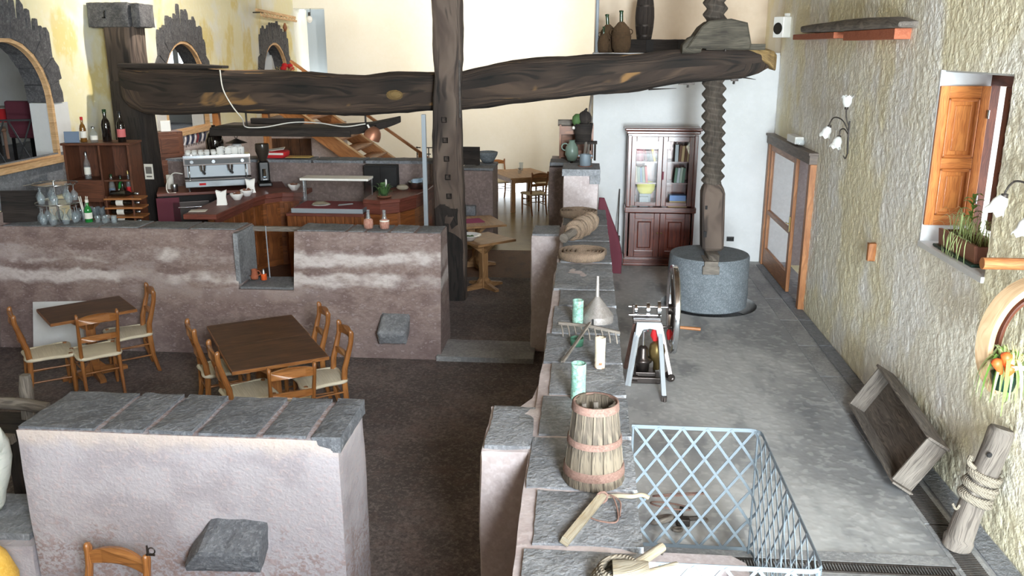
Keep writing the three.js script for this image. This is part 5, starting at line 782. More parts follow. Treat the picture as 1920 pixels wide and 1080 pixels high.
{ rnd(77);
  const bookMats = [0x7a3440, 0x8c4a52, 0x5c2a30, 0x6b4a3a, 0x2d2a2c, 0xd2b860, 0xa8b0b4, 0x9aa69a, 0xd48a88, 0xc9c3b2, 0x7f93a8, 0x5f7a6a, 0xb7a17a, 0x8b8578].map((c) => flat(c, { roughness: 0.75 })), page = flat(0xe6dfcc, { roughness: 0.95 }), cache = new Map();
  const book = (x, y, w, h, lean, ci, label, group) => { const k = `${ci}_${w}_${h}`; let o; const at = [1.225 + x, y, -14.14]; if (cache.has(k)) { o = dup(cache.get(k), at, 0, label, group); } else { o = thing('book', label, 'book', at, 0, group); mesh('cover', [bx(w, h, 0.006, 0, 0, 0.08, 0.002), bx(0.003, h, 0.15, -w / 2, 0, 0.005), bx(0.003, h, 0.15, w / 2, 0, 0.005)], bookMats[ci], o); mesh('pages', bx(w - 0.005, h - 0.012, 0.148, 0, 0.006, 0.003), page, o); cache.set(k, o); } o.rotation.z = lean; o.position.y += Math.abs(Math.sin(lean)) * w / 2; };
  const ORD = ['first', 'second', 'third', 'fourth', 'fifth', 'sixth'];
  const row = (x0, y, list, label, group) => { let x = x0, n = 0; for (const [w, h, lean, ci] of list) { book(x + w / 2, y, w, h, lean, ci, list.length > 1 ? `${label}, ${ORD[n++]} from left` : label, group); x += w + 0.006; } };
  row(-0.49, 1.702, [[0.036, 0.25, 0, 0], [0.036, 0.25, 0, 1], [0.036, 0.25, 0.02, 0], [0.036, 0.25, 0.06, 1], [0.036, 0.24, 0.1, 0]], 'maroon book in the left row of the bookcase top shelf', 'maroon books on the top shelf');
  row(-0.27, 1.702, [[0.036, 0.24, 0.16, 2], [0.04, 0.25, 0.2, 4], [0.04, 0.25, 0.22, 4]], 'dark leaning book beside the maroon ones', 'dark books on the top shelf');
  row(-0.13, 1.702, [[0.03, 0.24, 0.24, 5]], 'yellow leaning book at the end of the left top shelf');
  row(0.2, 1.702, [[0.05, 0.27, 0, 6], [0.036, 0.26, -0.06, 3], [0.04, 0.25, -0.06, 12], [0.036, 0.26, -0.08, 3], [0.036, 0.24, -0.08, 12]], 'book in the right row of the top shelf', 'books on the right of the top shelf');
  row(-0.49, 1.362, [[0.03, 0.25, 0.0, 6], [0.036, 0.25, 0.05, 6], [0.03, 0.26, 0.06, 9], [0.04, 0.25, 0.06, 7], [0.03, 0.24, 0.08, 10], [0.036, 0.25, 0.08, 7]], 'grey or blue book in the left row of the middle shelf', 'grey books on the middle shelf');
  row(-0.245, 1.362, [[0.03, 0.26, 0.1, 8]], 'pink leaning book at the end of the left middle shelf');
  row(0.2, 1.362, [[0.036, 0.24, -0.08, 11], [0.036, 0.24, -0.08, 6], [0.036, 0.25, -0.08, 7], [0.036, 0.24, -0.08, 11]], 'grey-green book in the right row of the middle shelf', 'books on the right of the middle shelf');
  row(-0.49, 0.972, [[0.04, 0.18, 0, 9], [0.04, 0.18, 0, 6]], 'pale book standing on the bottom shelf', 'pale books on the bottom shelf');
  solo('paper_stack', [bx(0.18, 0.2, 0.1, 0, 0, 0, 0.004), bx(0.14, 0.16, 0.1, -0.02, 0.0, 0.05, 0.004)], bookMats[6], 'pale blue box file on the bottom shelf of the bookcase', 'box file', [0.98, 0.972, -14.16]);
  solo('lidded_basket', loft(V([[0, 0, 0, 0.1, 0.05], [0, 0.06, 0, 0.14, 0.07], [0, 0.14, 0, 0.15, 0.08], [0, 0.19, 0, 0.11, 0.06], [0, 0.2, 0, 0.03, 0.02]]), { n: 22 }), flat(0xd8d478, { roughness: 0.6 }), 'rounded yellow box above the box file in the bookcase', 'box', [0.99, 1.175, -14.16]);
  solo('flat_books', [bx(0.3, 0.05, 0.2, 0, 0, 0), bx(0.26, 0.045, 0.2, 0, 0.05, 0)], bookMats[12], 'flat tan volumes lying on the right of the bottom shelf', 'books', [1.5, 0.972, -14.16]); solo('blue_folder', bx(0.26, 0.09, 0.18, 0, 0, 0, 0.004), flat(0x6f8fc0, { roughness: 0.6 }), 'blue folder on top of the flat tan volumes', 'folder', [1.5, 1.068, -14.16]);
}
// ---- corner beside the bookcase, ledge above it
{ const t = thing('iron_rod', 'slim iron rod with a socket leaning on the white wall left of the bookcase', 'rod', [0.55, 0.0, -14.1]); mesh('rod', cyl([0, 0.02, 0.1], [0.03, 1.2, -0.3], 0.014, 0.008), M.iron, t); mesh('socket', bx(0.1, 0.09, 0.07, 0.0, 0.38, -0.02, 0.01), M.iron, t); }
solo('folded_awning', loft([[0.36, 0.0, -13.5, 0.2, 0.03], [0.36, 0.3, -13.5, 0.22, 0.05], [0.33, 0.6, -13.5, 0.18, 0.06], [0.27, 0.9, -13.5, 0.12, 0.05], [0.22, 1.2, -13.5, 0.05, 0.03]].map(([x, y, z, a, b]) => ({ c: [x + 0.05, y, z], u: [1, 0, 0.2], v: [0, 0, 1], a: a * 0.95, b, e: 3 })), { n: 18, amp: 0.015, f: 5 }), M.burgundy, 'burgundy cloth bundle drooping behind the end of the dividing wall', 'cloth');
solo('stone_bollard', lathe([[0, 0], [0.1, 0], [0.11, 0.1], [0.1, 0.3], [0.07, 0.42], [0, 0.44]], 20), M.capDark, 'small rounded stone beside the foot of the bookcase', 'stone', [0.52, 0, -13.75]);
{ const t = thing('wall_socket', 'black power socket low on the white wall beside the drum', 'socket', [2.44, 0.34, ZB + 0.012]); mesh('plate', bx(0.12, 0.08, 0.012, 0, 0, 0, 0.004), M.black, t); mesh('insert', [bx(0.03, 0.045, 0.006, -0.035, 0.017, 0.006), bx(0.03, 0.045, 0.006, 0, 0.017, 0.006), bx(0.03, 0.045, 0.006, 0.035, 0.017, 0.006)], M.blackMatt, t); }
{ const t = thing('ledge_timber', 'dark squared timber lying on the ledge above the white wall', 'timber', [1.1, 3.375, -14.85]); mesh('timber', rough(0.98, 0.21, 0.24, [0, 0.105, 0], { cell: 0.06, amp: 0.01, r: 0.012 }), M.burnt, t); mesh('notch', bx(0.12, 0.19, 0.02, -0.1, 0.01, 0.12), M.blackMatt, t); mesh('notch', bx(0.1, 0.19, 0.02, 0.4, 0.01, 0.12), M.blackMatt, t); }
{ const t = thing('tall_keg', 'narrow dark stave keg standing on the ledge timber', 'barrel', [0.91, 3.585, -14.86]); const R = (y) => 0.115 + 0.035 * Math.sin(Math.PI * clamp(y / 0.68)); for (let i = 0; i < 14; i++) { const a = (i + 0.5) / 14 * Math.PI * 2; mesh('stave', loft([0, 0.1, 0.2, 0.34, 0.48, 0.6, 0.68].map((y) => ({ c: [Math.cos(a) * (R(y) - 0.008), y, Math.sin(a) * (R(y) - 0.008)], u: [Math.cos(a), 0, Math.sin(a)], v: [-Math.sin(a), 0, Math.cos(a)], a: 0.009, b: R(y) * Math.sin(Math.PI / 14) * 0.98, e: 8 })), { n: 8, crease: 0.5 }), M.burnt, t); } for (const y of [0.04, 0.2, 0.5, 0.63]) mesh('hoop', lathe([[R(y) + 0.003, y], [R(y + 0.03) + 0.003, y + 0.03], [R(y + 0.03) - 0.01, y + 0.03], [R(y) - 0.01, y]], 28), M.iron, t); mesh('head', cyl([0, 0.64, 0], [0, 0.65, 0], 0.105, 0.105, 22), M.burnt, t); }
function demijohn(label, at, s, lean) { const t = thing('wicker_flask', label, 'flask', at, 0); mesh('basket', lathe([[0, 0], [0.11 * s, 0], [0.15 * s, 0.08 * s], [0.16 * s, 0.25 * s], [0.13 * s, 0.38 * s], [0.05 * s, 0.47 * s], [0.035 * s, 0.48 * s]], 22), M.wicker, t); mesh('neck', lathe([[0.03 * s, 0.46 * s], [0.03 * s, 0.62 * s], [0.036 * s, 0.625 * s], [0.036 * s, 0.65 * s], [0, 0.655 * s]], 14), M.bottleGreen, t); for (const k of [-1, 1]) mesh('handle', torus(0.04 * s, 0.008, 14, 6, [k * 0.14 * s, 0.32 * s, 0]), M.wicker, t); t.rotation.z = lean; return t; }
demijohn('wicker flask at the front of the ledge, its green neck the tallest of three', [0.54, 3.376, -14.62], 1.0, 0.03); demijohn('wicker flask leaning to the left behind the others on the ledge', [0.36, 3.376, -14.85], 0.93, 0.1); demijohn('low wicker flask at the far left of the ledge', [0.25, 3.376, -14.6], 0.62, 0.0);

// ------------------------------------------------------------------ the bar
const BF = 0.45;      // bar floor
{
  const t = thing('bar_counter', 'curved wooden bar counter with reddish top running back from the stone wall', 'counter');
  const out = [[-4.46, -10.08], [-4.46, -11.3], [-4.4, -11.6], [-4.22, -11.78], [-3.95, -11.82]], off = (d) => out.map(([x, z], i) => { const a = out[Math.max(0, i - 1)], b = out[Math.min(4, i + 1)], l = Math.hypot(b[0] - a[0], b[1] - a[1]); return [x - (-(b[1] - a[1])) / l * d, z - (b[0] - a[0]) / l * d]; });
  const poly = (a, b) => [...a, ...[...b].reverse()].map(([x, z]) => [x, -z]);
  const inn = [[-4.86, -10.08], [-4.9, -11.6], [-4.7, -12.1], [-4.3, -12.25], [-3.95, -12.25]];
  mesh('top', ext(poly(out, inn), 0.05, { at: [0, 1.44, 0], rot: [-Math.PI / 2, 0, 0], bevel: 0.008 }), M.barTop, t);
  const f = out.map(([x, z]) => [x - 0.06, z - 0.03]), fi = out.map(([x, z]) => [x - 0.16, z - 0.12]);
  mesh('carcass', ext(poly(f, fi), 0.98, { at: [0, BF, 0], rot: [-Math.PI / 2, 0, 0] }), M.barWood, t);
  for (let i = 0; i < 4; i++) for (const k of i ? [0.5] : [0.15, 0.38, 0.62, 0.86]) { const p = [f[i][0] + (f[i + 1][0] - f[i][0]) * k, f[i][1] + (f[i + 1][1] - f[i][1]) * k], a = Math.atan2(-(f[i + 1][1] - f[i][1]), f[i + 1][0] - f[i][0]); mesh('panel', bc(i ? 0.16 : 0.24, 0.8, 0.02, [p[0] + 0.006, BF + 0.5, p[1] + 0.006], [0, a, 0], 0.005), M.barWood, t); }
  mesh('rail', ext(poly(out.map(([x, z]) => [x - 0.02, z - 0.02]), out.map(([x, z]) => [x - 0.05, z - 0.05])), 0.06, { at: [0, 1.37, 0], rot: [-Math.PI / 2, 0, 0] }), M.barTop, t);
}
{
  const t = thing('display_counter', 'plank-fronted wooden base under the glass display case', 'counter', [-3.42, BF, -11.52]);
  for (let i = 0; i < 8; i++) mesh('plank', bx(0.125, 0.86, 0.025, -0.455 + i * 0.13, 0, 0.4, 0.005), M.barWood, t); mesh('top', bx(1.06, 0.04, 0.84, 0, 0.845, 0, 0.006), M.barTop, t); mesh('side', [bx(0.025, 0.85, 0.8, -0.51, 0, 0), bx(0.025, 0.85, 0.8, 0.51, 0, 0)], M.barWood, t);
}
{
  const t = thing('display_case', 'low glass display case with pale metal edges and a red mat inside', 'display case', [-3.4, 1.335, -11.45]); const W = 0.96, D = 0.62, H = 0.42;
  mesh('base', [bx(W, 0.055, D, 0, 0, 0, 0.006)], M.zinc, t); mesh('front_trim', bx(W + 0.01, 0.06, 0.02, 0, 0, D / 2, 0.004), M.grayPaint, t);
  mesh('roof', [bx(W * 0.98, 0.03, 0.3, 0.03, H - 0.03, -0.12, 0.004)], M.whitePlastic, t); mesh('frame', [bx(0.015, H - 0.08, 0.015, -W / 2 + 0.01, 0.05, -D / 2 + 0.01), bx(0.015, H - 0.08, 0.015, W / 2 - 0.01, 0.05, -D / 2 + 0.01)], M.steel, t);
  mesh('glass', [ext([[-D / 2, 0.055], [D / 2 - 0.02, 0.055], [0.04, H - 0.02], [-D / 2, H - 0.02]], 0.005, { at: [-W / 2, 0, 0], rot: [0, -Math.PI / 2, 0] }), ext([[-D / 2, 0.055], [D / 2 - 0.02, 0.055], [0.04, H - 0.02], [-D / 2, H - 0.02]], 0.005, { at: [W / 2, 0, 0], rot: [0, -Math.PI / 2, 0] }), bc(W, 0.005, 0.45, [0, 0.225, 0.165], [0.92, 0, 0])], M.glass, t);
  mesh('lining', bx(W - 0.04, 0.006, D - 0.06, 0, 0.056, 0), M.redMat, t);
}
{ const t = thing('pastry_plate', 'plate with a pale folded pastry inside the display case', 'plate', [-3.55, 1.4, -11.38]); mesh('plate', lathe([[0, 0], [0.06, 0], [0.13, 0.012], [0.06, 0.006], [0, 0.006]], 24), M.porcelain, t); mesh('pastry', loft([[-0.11, 0.02, 0.015], [-0.05, 0.03, 0.03], [0.03, 0.035, 0.032], [0.12, 0.02, 0.012]].map(([x, y, r]) => ({ c: [x, y, 0], u: [0, 0, 1], v: [0, 1, 0], a: r * 1.6, b: r * 0.7, e: 2 })), { n: 12, amp: 0.008, f: 20 }), M.stick, t); }
{ const t = thing('serving_tongs', 'tongs lying on the red mat in the display case', 'tongs', [-3.2, 1.4, -11.35]); mesh('arm', [bar([-0.1, 0.01, 0.02], [0.1, 0.03, 0.0], 0.015, 0.006), bar([-0.1, 0.01, -0.02], [0.1, 0.03, 0.0], 0.015, 0.006)], M.steel, t); }
{
  const t = thing('curved_counter', 'curved wooden counter with glossy reddish top to the right of the display case', 'counter');
  const sh = (k) => [[-2.93 - k, 11.4 - k], [-2.72, 11.34 - k], [-2.52 + k, 11.5 - k], [-2.36 + k, 11.85], [-2.28 + k, 12.3], [-2.27 + k, 12.72], [-2.6, 12.72], [-2.93 - k, 12.1]];
  mesh('body', ext(sh(0), 0.9, { at: [0, BF, 0], rot: [-Math.PI / 2, 0, 0] }), M.barWood, t); mesh('moulding', ext(sh(0.015), 0.13, { at: [0, 1.3, 0], rot: [-Math.PI / 2, 0, 0], bevel: 0.01 }), M.barTop, t); mesh('top', ext(sh(0.03), 0.04, { at: [0, 1.44, 0], rot: [-Math.PI / 2, 0, 0], bevel: 0.008 }), M.barTop, t);
  for (const [x, z] of [[-2.93, -11.39], [-2.72, -11.335], [-2.52, -11.49]]) mesh('batten', bx(0.04, 0.85, 0.02, x + 0.01, BF, z, 0.004), M.barWood, t);
}
{ const t = thing('counter_plant', 'small green plant in a low dish at the corner of the curved counter', 'plant', [-2.72, 1.49, -11.55]); rnd(41); mesh('dish', lathe([[0, 0], [0.09, 0], [0.11, 0.03], [0.1, 0.03], [0, 0.02]], 20), M.pot, t); const g = []; for (let i = 0; i < 60; i++) { const a = i * 2.4, o = rr(0.03, 0.13), h = rr(0.05, 0.2); g.push(blade([[Math.cos(a) * 0.03, 0.02, Math.sin(a) * 0.03], [Math.cos(a) * o, h, Math.sin(a) * o], [Math.cos(a) * o * 1.5, h + rr(-0.05, 0.02), Math.sin(a) * o * 1.5]], 0.03, 4)); } mesh('foliage', g, M.leafDark, t).userData.kind = 'stuff'; }
solo('white_candle', lathe([[0, 0], [0.012, 0], [0.012, 0.22], [0.003, 0.225], [0, 0.235]], 12), M.whitePlastic, 'thin white candle rising out of the counter plant', 'candle', [-2.7, 1.5, -11.62]);
solo('bread_roll', ball(0.07, [0, 0.04, 0], [1.3, 0.6, 0.8], 14), M.stick, 'small brown roll on the curved counter right of the plant', 'bread', [-2.6, 1.488, -12.2]);
{ const t = thing('wire_basket', 'pale blue basket of folded napkins at the back of the curved counter', 'basket', [-2.42, 1.49, -12.35]); mesh('basket', lathe([[0, 0], [0.1, 0], [0.13, 0.1], [0.125, 0.1], [0.095, 0.01], [0, 0.01]], 20), M.steel, t); mesh('napkins', [bc(0.15, 0.05, 0.12, [0, 0.1, 0], [0.2, 0.4, 0.1], 0.01), bc(0.13, 0.04, 0.1, [0.02, 0.13, 0.01], [-0.2, 0.9, 0.2], 0.01)], flat(0xa9bdd0, { roughness: 0.9 }), t); }
{ const t = thing('back_cupboard', 'black two-door cupboard against the pinkish back wall', 'cupboard', [-3.02, BF, -12.72]); mesh('body', bx(0.5, 1.33, 0.16, 0, 0, 0, 0.006), M.blackMatt, t); for (const s of [-1, 1]) { const d = mesh('door', bx(0.235, 1.28, 0.02, s * 0.122, 0.03, 0.085, 0.004), M.black, t); mesh('handle', bx(0.01, 0.1, 0.015, s * 0.02, 0.7, 0.1), M.darkSteel, d); } }
// back bar with the espresso machine, turned towards the room
const BB = [-5.26, 1.5, -12.14], BT = 0.42;
{
  const t = thing('back_bar', 'dark back-bar worktop with appliance doors below the coffee machine', 'counter', [BB[0], BF, BB[2]], BT);
  mesh('worktop', bx(1.75, 0.04, 0.66, 0.02, 1.01, 0, 0.006), M.barTop, t); mesh('body', bx(1.7, 1.01, 0.56, 0, 0, -0.02), M.blackMatt, t);
  for (const [x, w] of [[-0.42, 0.5], [0.14, 0.5]]) { const d = mesh('appliance_door', bx(w, 0.7, 0.03, x, 0.22, 0.27, 0.01), M.darkSteel, t); mesh('handle', cyl([x - w * 0.35, 0.84, 0.31], [x + w * 0.35, 0.84, 0.31], 0.012), M.chrome, d); }
  mesh('end_panel', bx(0.3, 0.95, 0.03, -0.72, 0.03, 0.27), M.burgundy, t);
}
const onBar = (x, y, z) => { const c = Math.cos(BT), s = Math.sin(BT); return [BB[0] + x * c + z * s, BB[1] + y, BB[2] - x * s + z * c]; };
{
  const t = thing('espresso_machine', 'chrome two-group espresso machine with cups warming on top', 'coffee machine', onBar(-0.02, 0.0, 0.02), BT);
  mesh('body', [ext([[-0.24, 0.1], [0.18, 0.1], [0.18, 0.16], [0.1, 0.18], [0.1, 0.34], [0.22, 0.36], [0.22, 0.46], [-0.24, 0.46]], 0.9, { at: [-0.45, 0, 0], rot: [0, 0, 0] })].map((g) => g), M.darkSteel, t).geometry.applyMatrix4(new THREE.Matrix4().makeTranslation(0.45, 0, 0)).applyMatrix4(new THREE.Matrix4().makeRotationY(-Math.PI / 2)).applyMatrix4(new THREE.Matrix4().makeTranslation(0.45, 0, 0));
  mesh('cup_tray', [bx(0.9, 0.012, 0.44, 0, 0.462, -0.01), bx(0.9, 0.035, 0.008, 0, 0.46, 0.215)], M.chrome, t); mesh('drip_tray', bx(0.9, 0.09, 0.36, 0, 0.06, 0.12, 0.01), M.brushed, t); mesh('logo', bx(0.09, 0.03, 0.004, -0.22, 0.09, 0.302), M.redCloth, t); mesh('fascia', bx(0.86, 0.07, 0.01, 0, 0.375, 0.222), M.black, t);
  mesh('back_splash', bx(0.82, 0.16, 0.008, 0, 0.18, 0.105), M.brushed, t);
  for (const x of [-0.2, 0.17]) { const g = mesh('brew_group', [cyl([x, 0.31, 0.17], [x, 0.37, 0.17], 0.045), cyl([x, 0.27, 0.17], [x, 0.31, 0.17], 0.038)], M.chrome, t); mesh('portafilter', [cyl([x, 0.28, 0.2], [x + 0.02, 0.26, 0.36], 0.014, 0.018), cyl([x, 0.24, 0.17], [x, 0.27, 0.17], 0.012)], M.black, g); }
  for (const x of [-0.38, 0.38]) mesh('steam_wand', tube([[x, 0.36, 0.2], [x, 0.3, 0.26], [x, 0.16, 0.27]], 0.008, 7, 10), M.chrome, t);
  for (const x of [-0.34, 0.34, -0.05]) mesh('knob', cyl([x, 0.41, 0.22], [x, 0.41, 0.25], 0.024), M.chrome, t); for (const s of [-1, 1]) for (const z of [-0.18, 0.22]) mesh('foot', cyl([s * 0.4, 0, z], [s * 0.4, 0.07, z], 0.022), M.chrome, t);
}
{
  const c = thing('coffee_cup', 'white cup in the rows on top of the espresso machine', 'cup', onBar(0, 0.48, 0), 0, 'cups on the espresso machine'); mesh('bowl', lathe([[0, 0], [0.022, 0], [0.036, 0.03], [0.04, 0.062], [0.036, 0.062], [0.032, 0.03], [0, 0.006]], 16), M.porcelain, c); mesh('ear', torus(0.016, 0.005, 12, 6, [0.046, 0.034, 0]), M.porcelain, c);
  const spots = []; for (let i = 0; i < 5; i++) for (let j = 0; j < 3; j++) spots.push([-0.38 + i * 0.085, -0.1 + j * 0.11]); spots.forEach(([x, z], i) => { const p = onBar(x - 0.02, 0.474, z), l = `white cup on the espresso machine, ${['first', 'second', 'third', 'fourth', 'fifth'][Math.floor(i / 3)]} from the left in the ${['rear', 'middle', 'front'][i % 3]} row`; if (i) dup(c, p, i * 0.9, l); else { c.position.set(...p); c.userData.label = l; } });
  const m = thing('milk_jug', 'tall white mug at the right of the cups on the espresso machine', 'mug', onBar(0, 0.48, 0), 0, 'tall mugs on the espresso machine'); mesh('body', lathe([[0, 0], [0.045, 0], [0.048, 0.11], [0.043, 0.11], [0.04, 0.01], [0, 0.01]], 18), M.porcelain, m); mesh('ear', torus(0.028, 0.006, 14, 6, [0.055, 0.055, 0]), M.porcelain, m);
  [[0.05, 0.12], [0.08, -0.02], [0.16, 0.1], [0.2, -0.05], [0.25, 0.1], [0.34, 0.1], [0.3, -0.05]].forEach(([x, z], i) => { const p = onBar(x - 0.02, 0.474, z); const l = `tall white mug on the espresso machine, ${['leftmost', 'second from the left', 'third from the left', 'fourth from the left', 'fifth from the left', 'rightmost', 'second from the right'][i]} of the mugs`; if (i) dup(m, p, i, l); else { m.position.set(...p); m.userData.label = l; } });
}
{ const t = thing('coffee_grinder', 'black coffee grinder with bean hopper right of the espresso machine', 'grinder', onBar(0.62, 0, -0.02), BT); mesh('body', [bx(0.16, 0.3, 0.2, 0, 0.06, 0, 0.03), bx(0.2, 0.06, 0.3, 0, 0, 0.04, 0.02)], M.black, t); mesh('hopper', lathe([[0.05, 0.36], [0.1, 0.5], [0.1, 0.6], [0.09, 0.61], [0, 0.61]], 20), flat(0x3a332c, { roughness: 0.2 }), t); mesh('spout', cyl([0, 0.24, 0.1], [0, 0.14, 0.16], 0.03), M.chrome, t); mesh('fork', bx(0.06, 0.02, 0.1, 0, 0.1, 0.14), M.chrome, t); }
solo('sugar_tin', lathe([[0, 0], [0.045, 0], [0.045, 0.1], [0.03, 0.11], [0, 0.11]], 18), M.steel, 'round steel tin left of the espresso machine', 'tin', onBar(-0.62, 0.0, 0.18)); 
solo('paper_roll', [lathe([[0, 0], [0.05, 0], [0.05, 0.2], [0, 0.2]], 18)], M.clothWhite, 'white paper roll standing behind the steel tin', 'paper roll', onBar(-0.68, 0.0, -0.12));
{ const t = solo('machine_cable', tube([onBar(-0.5, 0.22, 0), onBar(-0.62, 0.24, 0.05), onBar(-0.72, 0.1, 0.2), onBar(-0.7, 0.0, 0.28), onBar(-0.6, 0.0, 0.3)], 0.008, 7, 30), M.clothWhite, 'white cable curling down left of the espresso machine', 'cable'); }
{ const t = thing('napkin_holder', 'white napkin holder at the near end of the bar counter', 'napkin holder', [-4.66, 1.498, -10.75], 0.3); mesh('holder', [bx(0.13, 0.012, 0.08, 0, 0, 0), ...[0.03, -0.04].map((z) => ext([[-0.06, 0], [0.06, 0], [0.05, 0.09], [0.065, 0.19], [0, 0.165], [-0.065, 0.19], [-0.05, 0.09]], 0.01, { at: [0, 0, z], bevel: 0.002 }))], M.whitePlastic, t); mesh('napkins', bx(0.09, 0.15, 0.05, 0, 0.012, 0, 0.006), M.clothWhite, t); dup(t, [-4.66, 1.498, -11.75], 0.4, 'white napkin holder further back, beside the bowls on the bar counter'); }
{ const t = thing('sugar_bowl', 'nearer of the two white bowls on the straight part of the bar counter', 'bowl', [-4.62, 1.498, -11.15]); mesh('bowl', lathe([[0, 0], [0.045, 0], [0.085, 0.06], [0.09, 0.085], [0.084, 0.085], [0.04, 0.012], [0, 0.012]], 22), M.porcelain, t); mesh('sachets', [...Array(9)].map((_, i) => bc(0.05, 0.004, 0.03, [Math.cos(i * 2.4) * 0.035, 0.075 + i * 0.002, Math.sin(i * 2.4) * 0.035], [0.3 * Math.sin(i), i, 0.3])), M.pot, t); dup(t, [-4.6, 1.498, -11.45], 1, 'white bowl with reddish sachets, further of the two on the straight part'); dup(t, [-4.12, 1.498, -12.0], 2, 'white bowl alone on the rounded end of the bar counter'); }
solo('serving_paper', bx(0.2, 0.004, 0.15, 0, 0, 0), M.clothWhite, 'white sheet of paper on the bar counter nearest the stone wall', 'paper', [-4.78, 1.499, -10.3], 0.2);
// things on the wall shelf behind the bar
{ const t = thing('snack_tray', 'red snack tray with a white paper on the back wall cap', 'tray', [-4.75, 1.84, -13.0]); mesh('tray', loft(V([[0, 0, 0, 0.2, 0.12, 4], [0, 0.04, 0, 0.23, 0.14, 4], [0, 0.09, 0, 0.235, 0.145, 4], [0, 0.1, 0, 0.22, 0.13, 4]]), { n: 24 }), M.redCloth, t); mesh('paper', [bc(0.3, 0.006, 0.16, [0.02, 0.115, 0], [0.1, 0.2, 0.12]), bx(0.4, 0.03, 0.004, 0, 0.05, 0.145)], M.clothWhite, t); }
solo('yellow_mat', bx(0.38, 0.006, 0.24, 0, 0, 0), flat(0xd8b86a, { roughness: 0.8 }), 'flat yellow mat on the back wall cap right of the red tray', 'mat', [-4.35, 1.845, -13.02], 0.05);
// canopy shelf hung under the beam with lamp and cable
{ const t = thing('canopy_shelf', 'dark plank canopy hanging under the press beam above the bar', 'canopy'); mesh('plank', loft([-5.35, -4.8, -4.2, -3.6, -3.2, -2.95, -2.78].map((x, i) => ({ c: [x, [2.31, 2.3, 2.29, 2.3, 2.33, 2.38, 2.42][i], -12.62], u: [0, 0, 1], v: [0, 1, 0], a: 0.48, b: [0.05, 0.055, 0.055, 0.055, 0.055, 0.055, 0.05][i], e: 10 })), { n: 16, amp: 0.015, f: 5 }), M.burnt, t); mesh('edge_board', [X0(-5.35, -3.3, 2.24, 2.33, -12.16, -12.12, 0.008), X0(-5.0, -4.2, 2.36, 2.44, -12.9, -12.8, 0.01)], M.burnt, t); mesh('hanger', [cyl([-3.12, 2.36, -12.3], [-3.12, 2.6, -12.3], 0.014), cyl([-4.9, 2.32, -12.4], [-4.9, 2.6, -12.4], 0.014)], M.iron, t); }
solo('canopy_cable', tube([[-5.02, 3.16, -11.9], [-4.98, 2.9, -11.86], [-4.86, 2.66, -11.86], [-4.78, 2.5, -11.95], [-4.82, 2.37, -12.15], [-4.6, 2.36, -12.2], [-4.2, 2.42, -12.35], [-3.8, 2.42, -12.3], [-3.4, 2.38, -12.2], [-3.1, 2.42, -12.2]], 0.009, 6, 80), M.clothWhite, 'thin white cable hanging from the beam onto the dark canopy', 'cable');
{ const t = thing('bowl_lamp', 'coppery half-dome lamp under the right end of the canopy', 'lamp', [-2.92, 2.33, -11.98]); mesh('shade', tr(lathe([[0.12, -0.1], [0.115, -0.04], [0.09, 0.02], [0.05, 0.06], [0.01, 0.07], [0, 0.07], [0, 0.062], [0.045, 0.05], [0.085, 0.012], [0.11, -0.1]], 24), [0, 0, 0], [0, 0, -0.5]), M.copper, t); mesh('socket', cyl([-0.05, 0.03, 0.02], [-0.09, 0.1, 0.02], 0.014), M.whitePlastic, t); mesh('arm', bar([-0.02, 0.06, 0.0], [-0.02, 0.075, -0.22], 0.02), M.iron, t); }
{ const t = thing('globe_lamp', 'white globe lamp with a dark disc hanging behind the coffee machine', 'lamp', [-5.22, 2.02, -12.75]); mesh('globe', ball(0.08, [0, 0, 0], [1, 0.85, 1], 20), M.porcelain, t); mesh('disc', lathe([[0.16, 0.06], [0.06, 0.1], [0.02, 0.12], [0, 0.12], [0, 0.11], [0.055, 0.085]], 24), M.iron, t); mesh('hook', [torus(0.022, 0.005, 14, 6, [0, 0.15, 0]), cyl([0, 0.17, 0], [0, 0.26, 0], 0.004)], M.iron, t); }
{ const t = thing('dark_demijohn', 'dark glass demijohn under the left end of the canopy', 'bottle', [-5.5, 1.95, -12.62]); mesh('body', lathe([[0, 0], [0.1, 0], [0.13, 0.06], [0.13, 0.18], [0.1, 0.28], [0.035, 0.34], [0.03, 0.4], [0, 0.4]], 24), M.bottleDark, t); mesh('stand', bx(0.3, 0.03, 0.3, 0, -0.03, 0), M.burnt, t); mesh('bracket', X0(-0.03, 0.03, -0.5, -0.03, -0.05, 0.05), M.burnt, t); }
// cabinet with bottles and glasses left of the anchor post
{
  const t = thing('bottle_cabinet', 'brown open cabinet of bottles and glasses left of the charred anchor post', 'cabinet', [-6.16, BF, -10.72], 0.12); const W = 0.82, D = 0.4, H = 1.82;
  mesh('carcass', [X0(-W / 2, -W / 2 + 0.03, 0, H, -D / 2, D / 2), X0(W / 2 - 0.03, W / 2, 0, H, -D / 2, D / 2), X0(0.02, 0.045, 0, H, -D / 2, D / 2), X0(-W / 2, W / 2, 0, H, -D / 2, -D / 2 + 0.015), X0(-W / 2 - 0.02, W / 2 + 0.02, H, H + 0.03, -D / 2, D / 2 + 0.02, 0.006)], M.shelfWood, t);
  for (const y of [0.86, 1.1, 1.36]) mesh('shelf', X0(-W / 2 + 0.03, W / 2 - 0.03, y, y + 0.02, -D / 2, D / 2 - 0.02), M.shelfWood, t);
  mesh('panel', X0(-W / 2 + 0.03, 0.02, 1.12, 1.36, D / 2 - 0.03, D / 2 - 0.015), M.shelfWood, t);
}
const cab = (x, y, z) => { const c = Math.cos(0.12), s = Math.sin(0.12); return [-6.16 + x * c + z * s, BF + y, -10.72 - x * s + z * c]; };
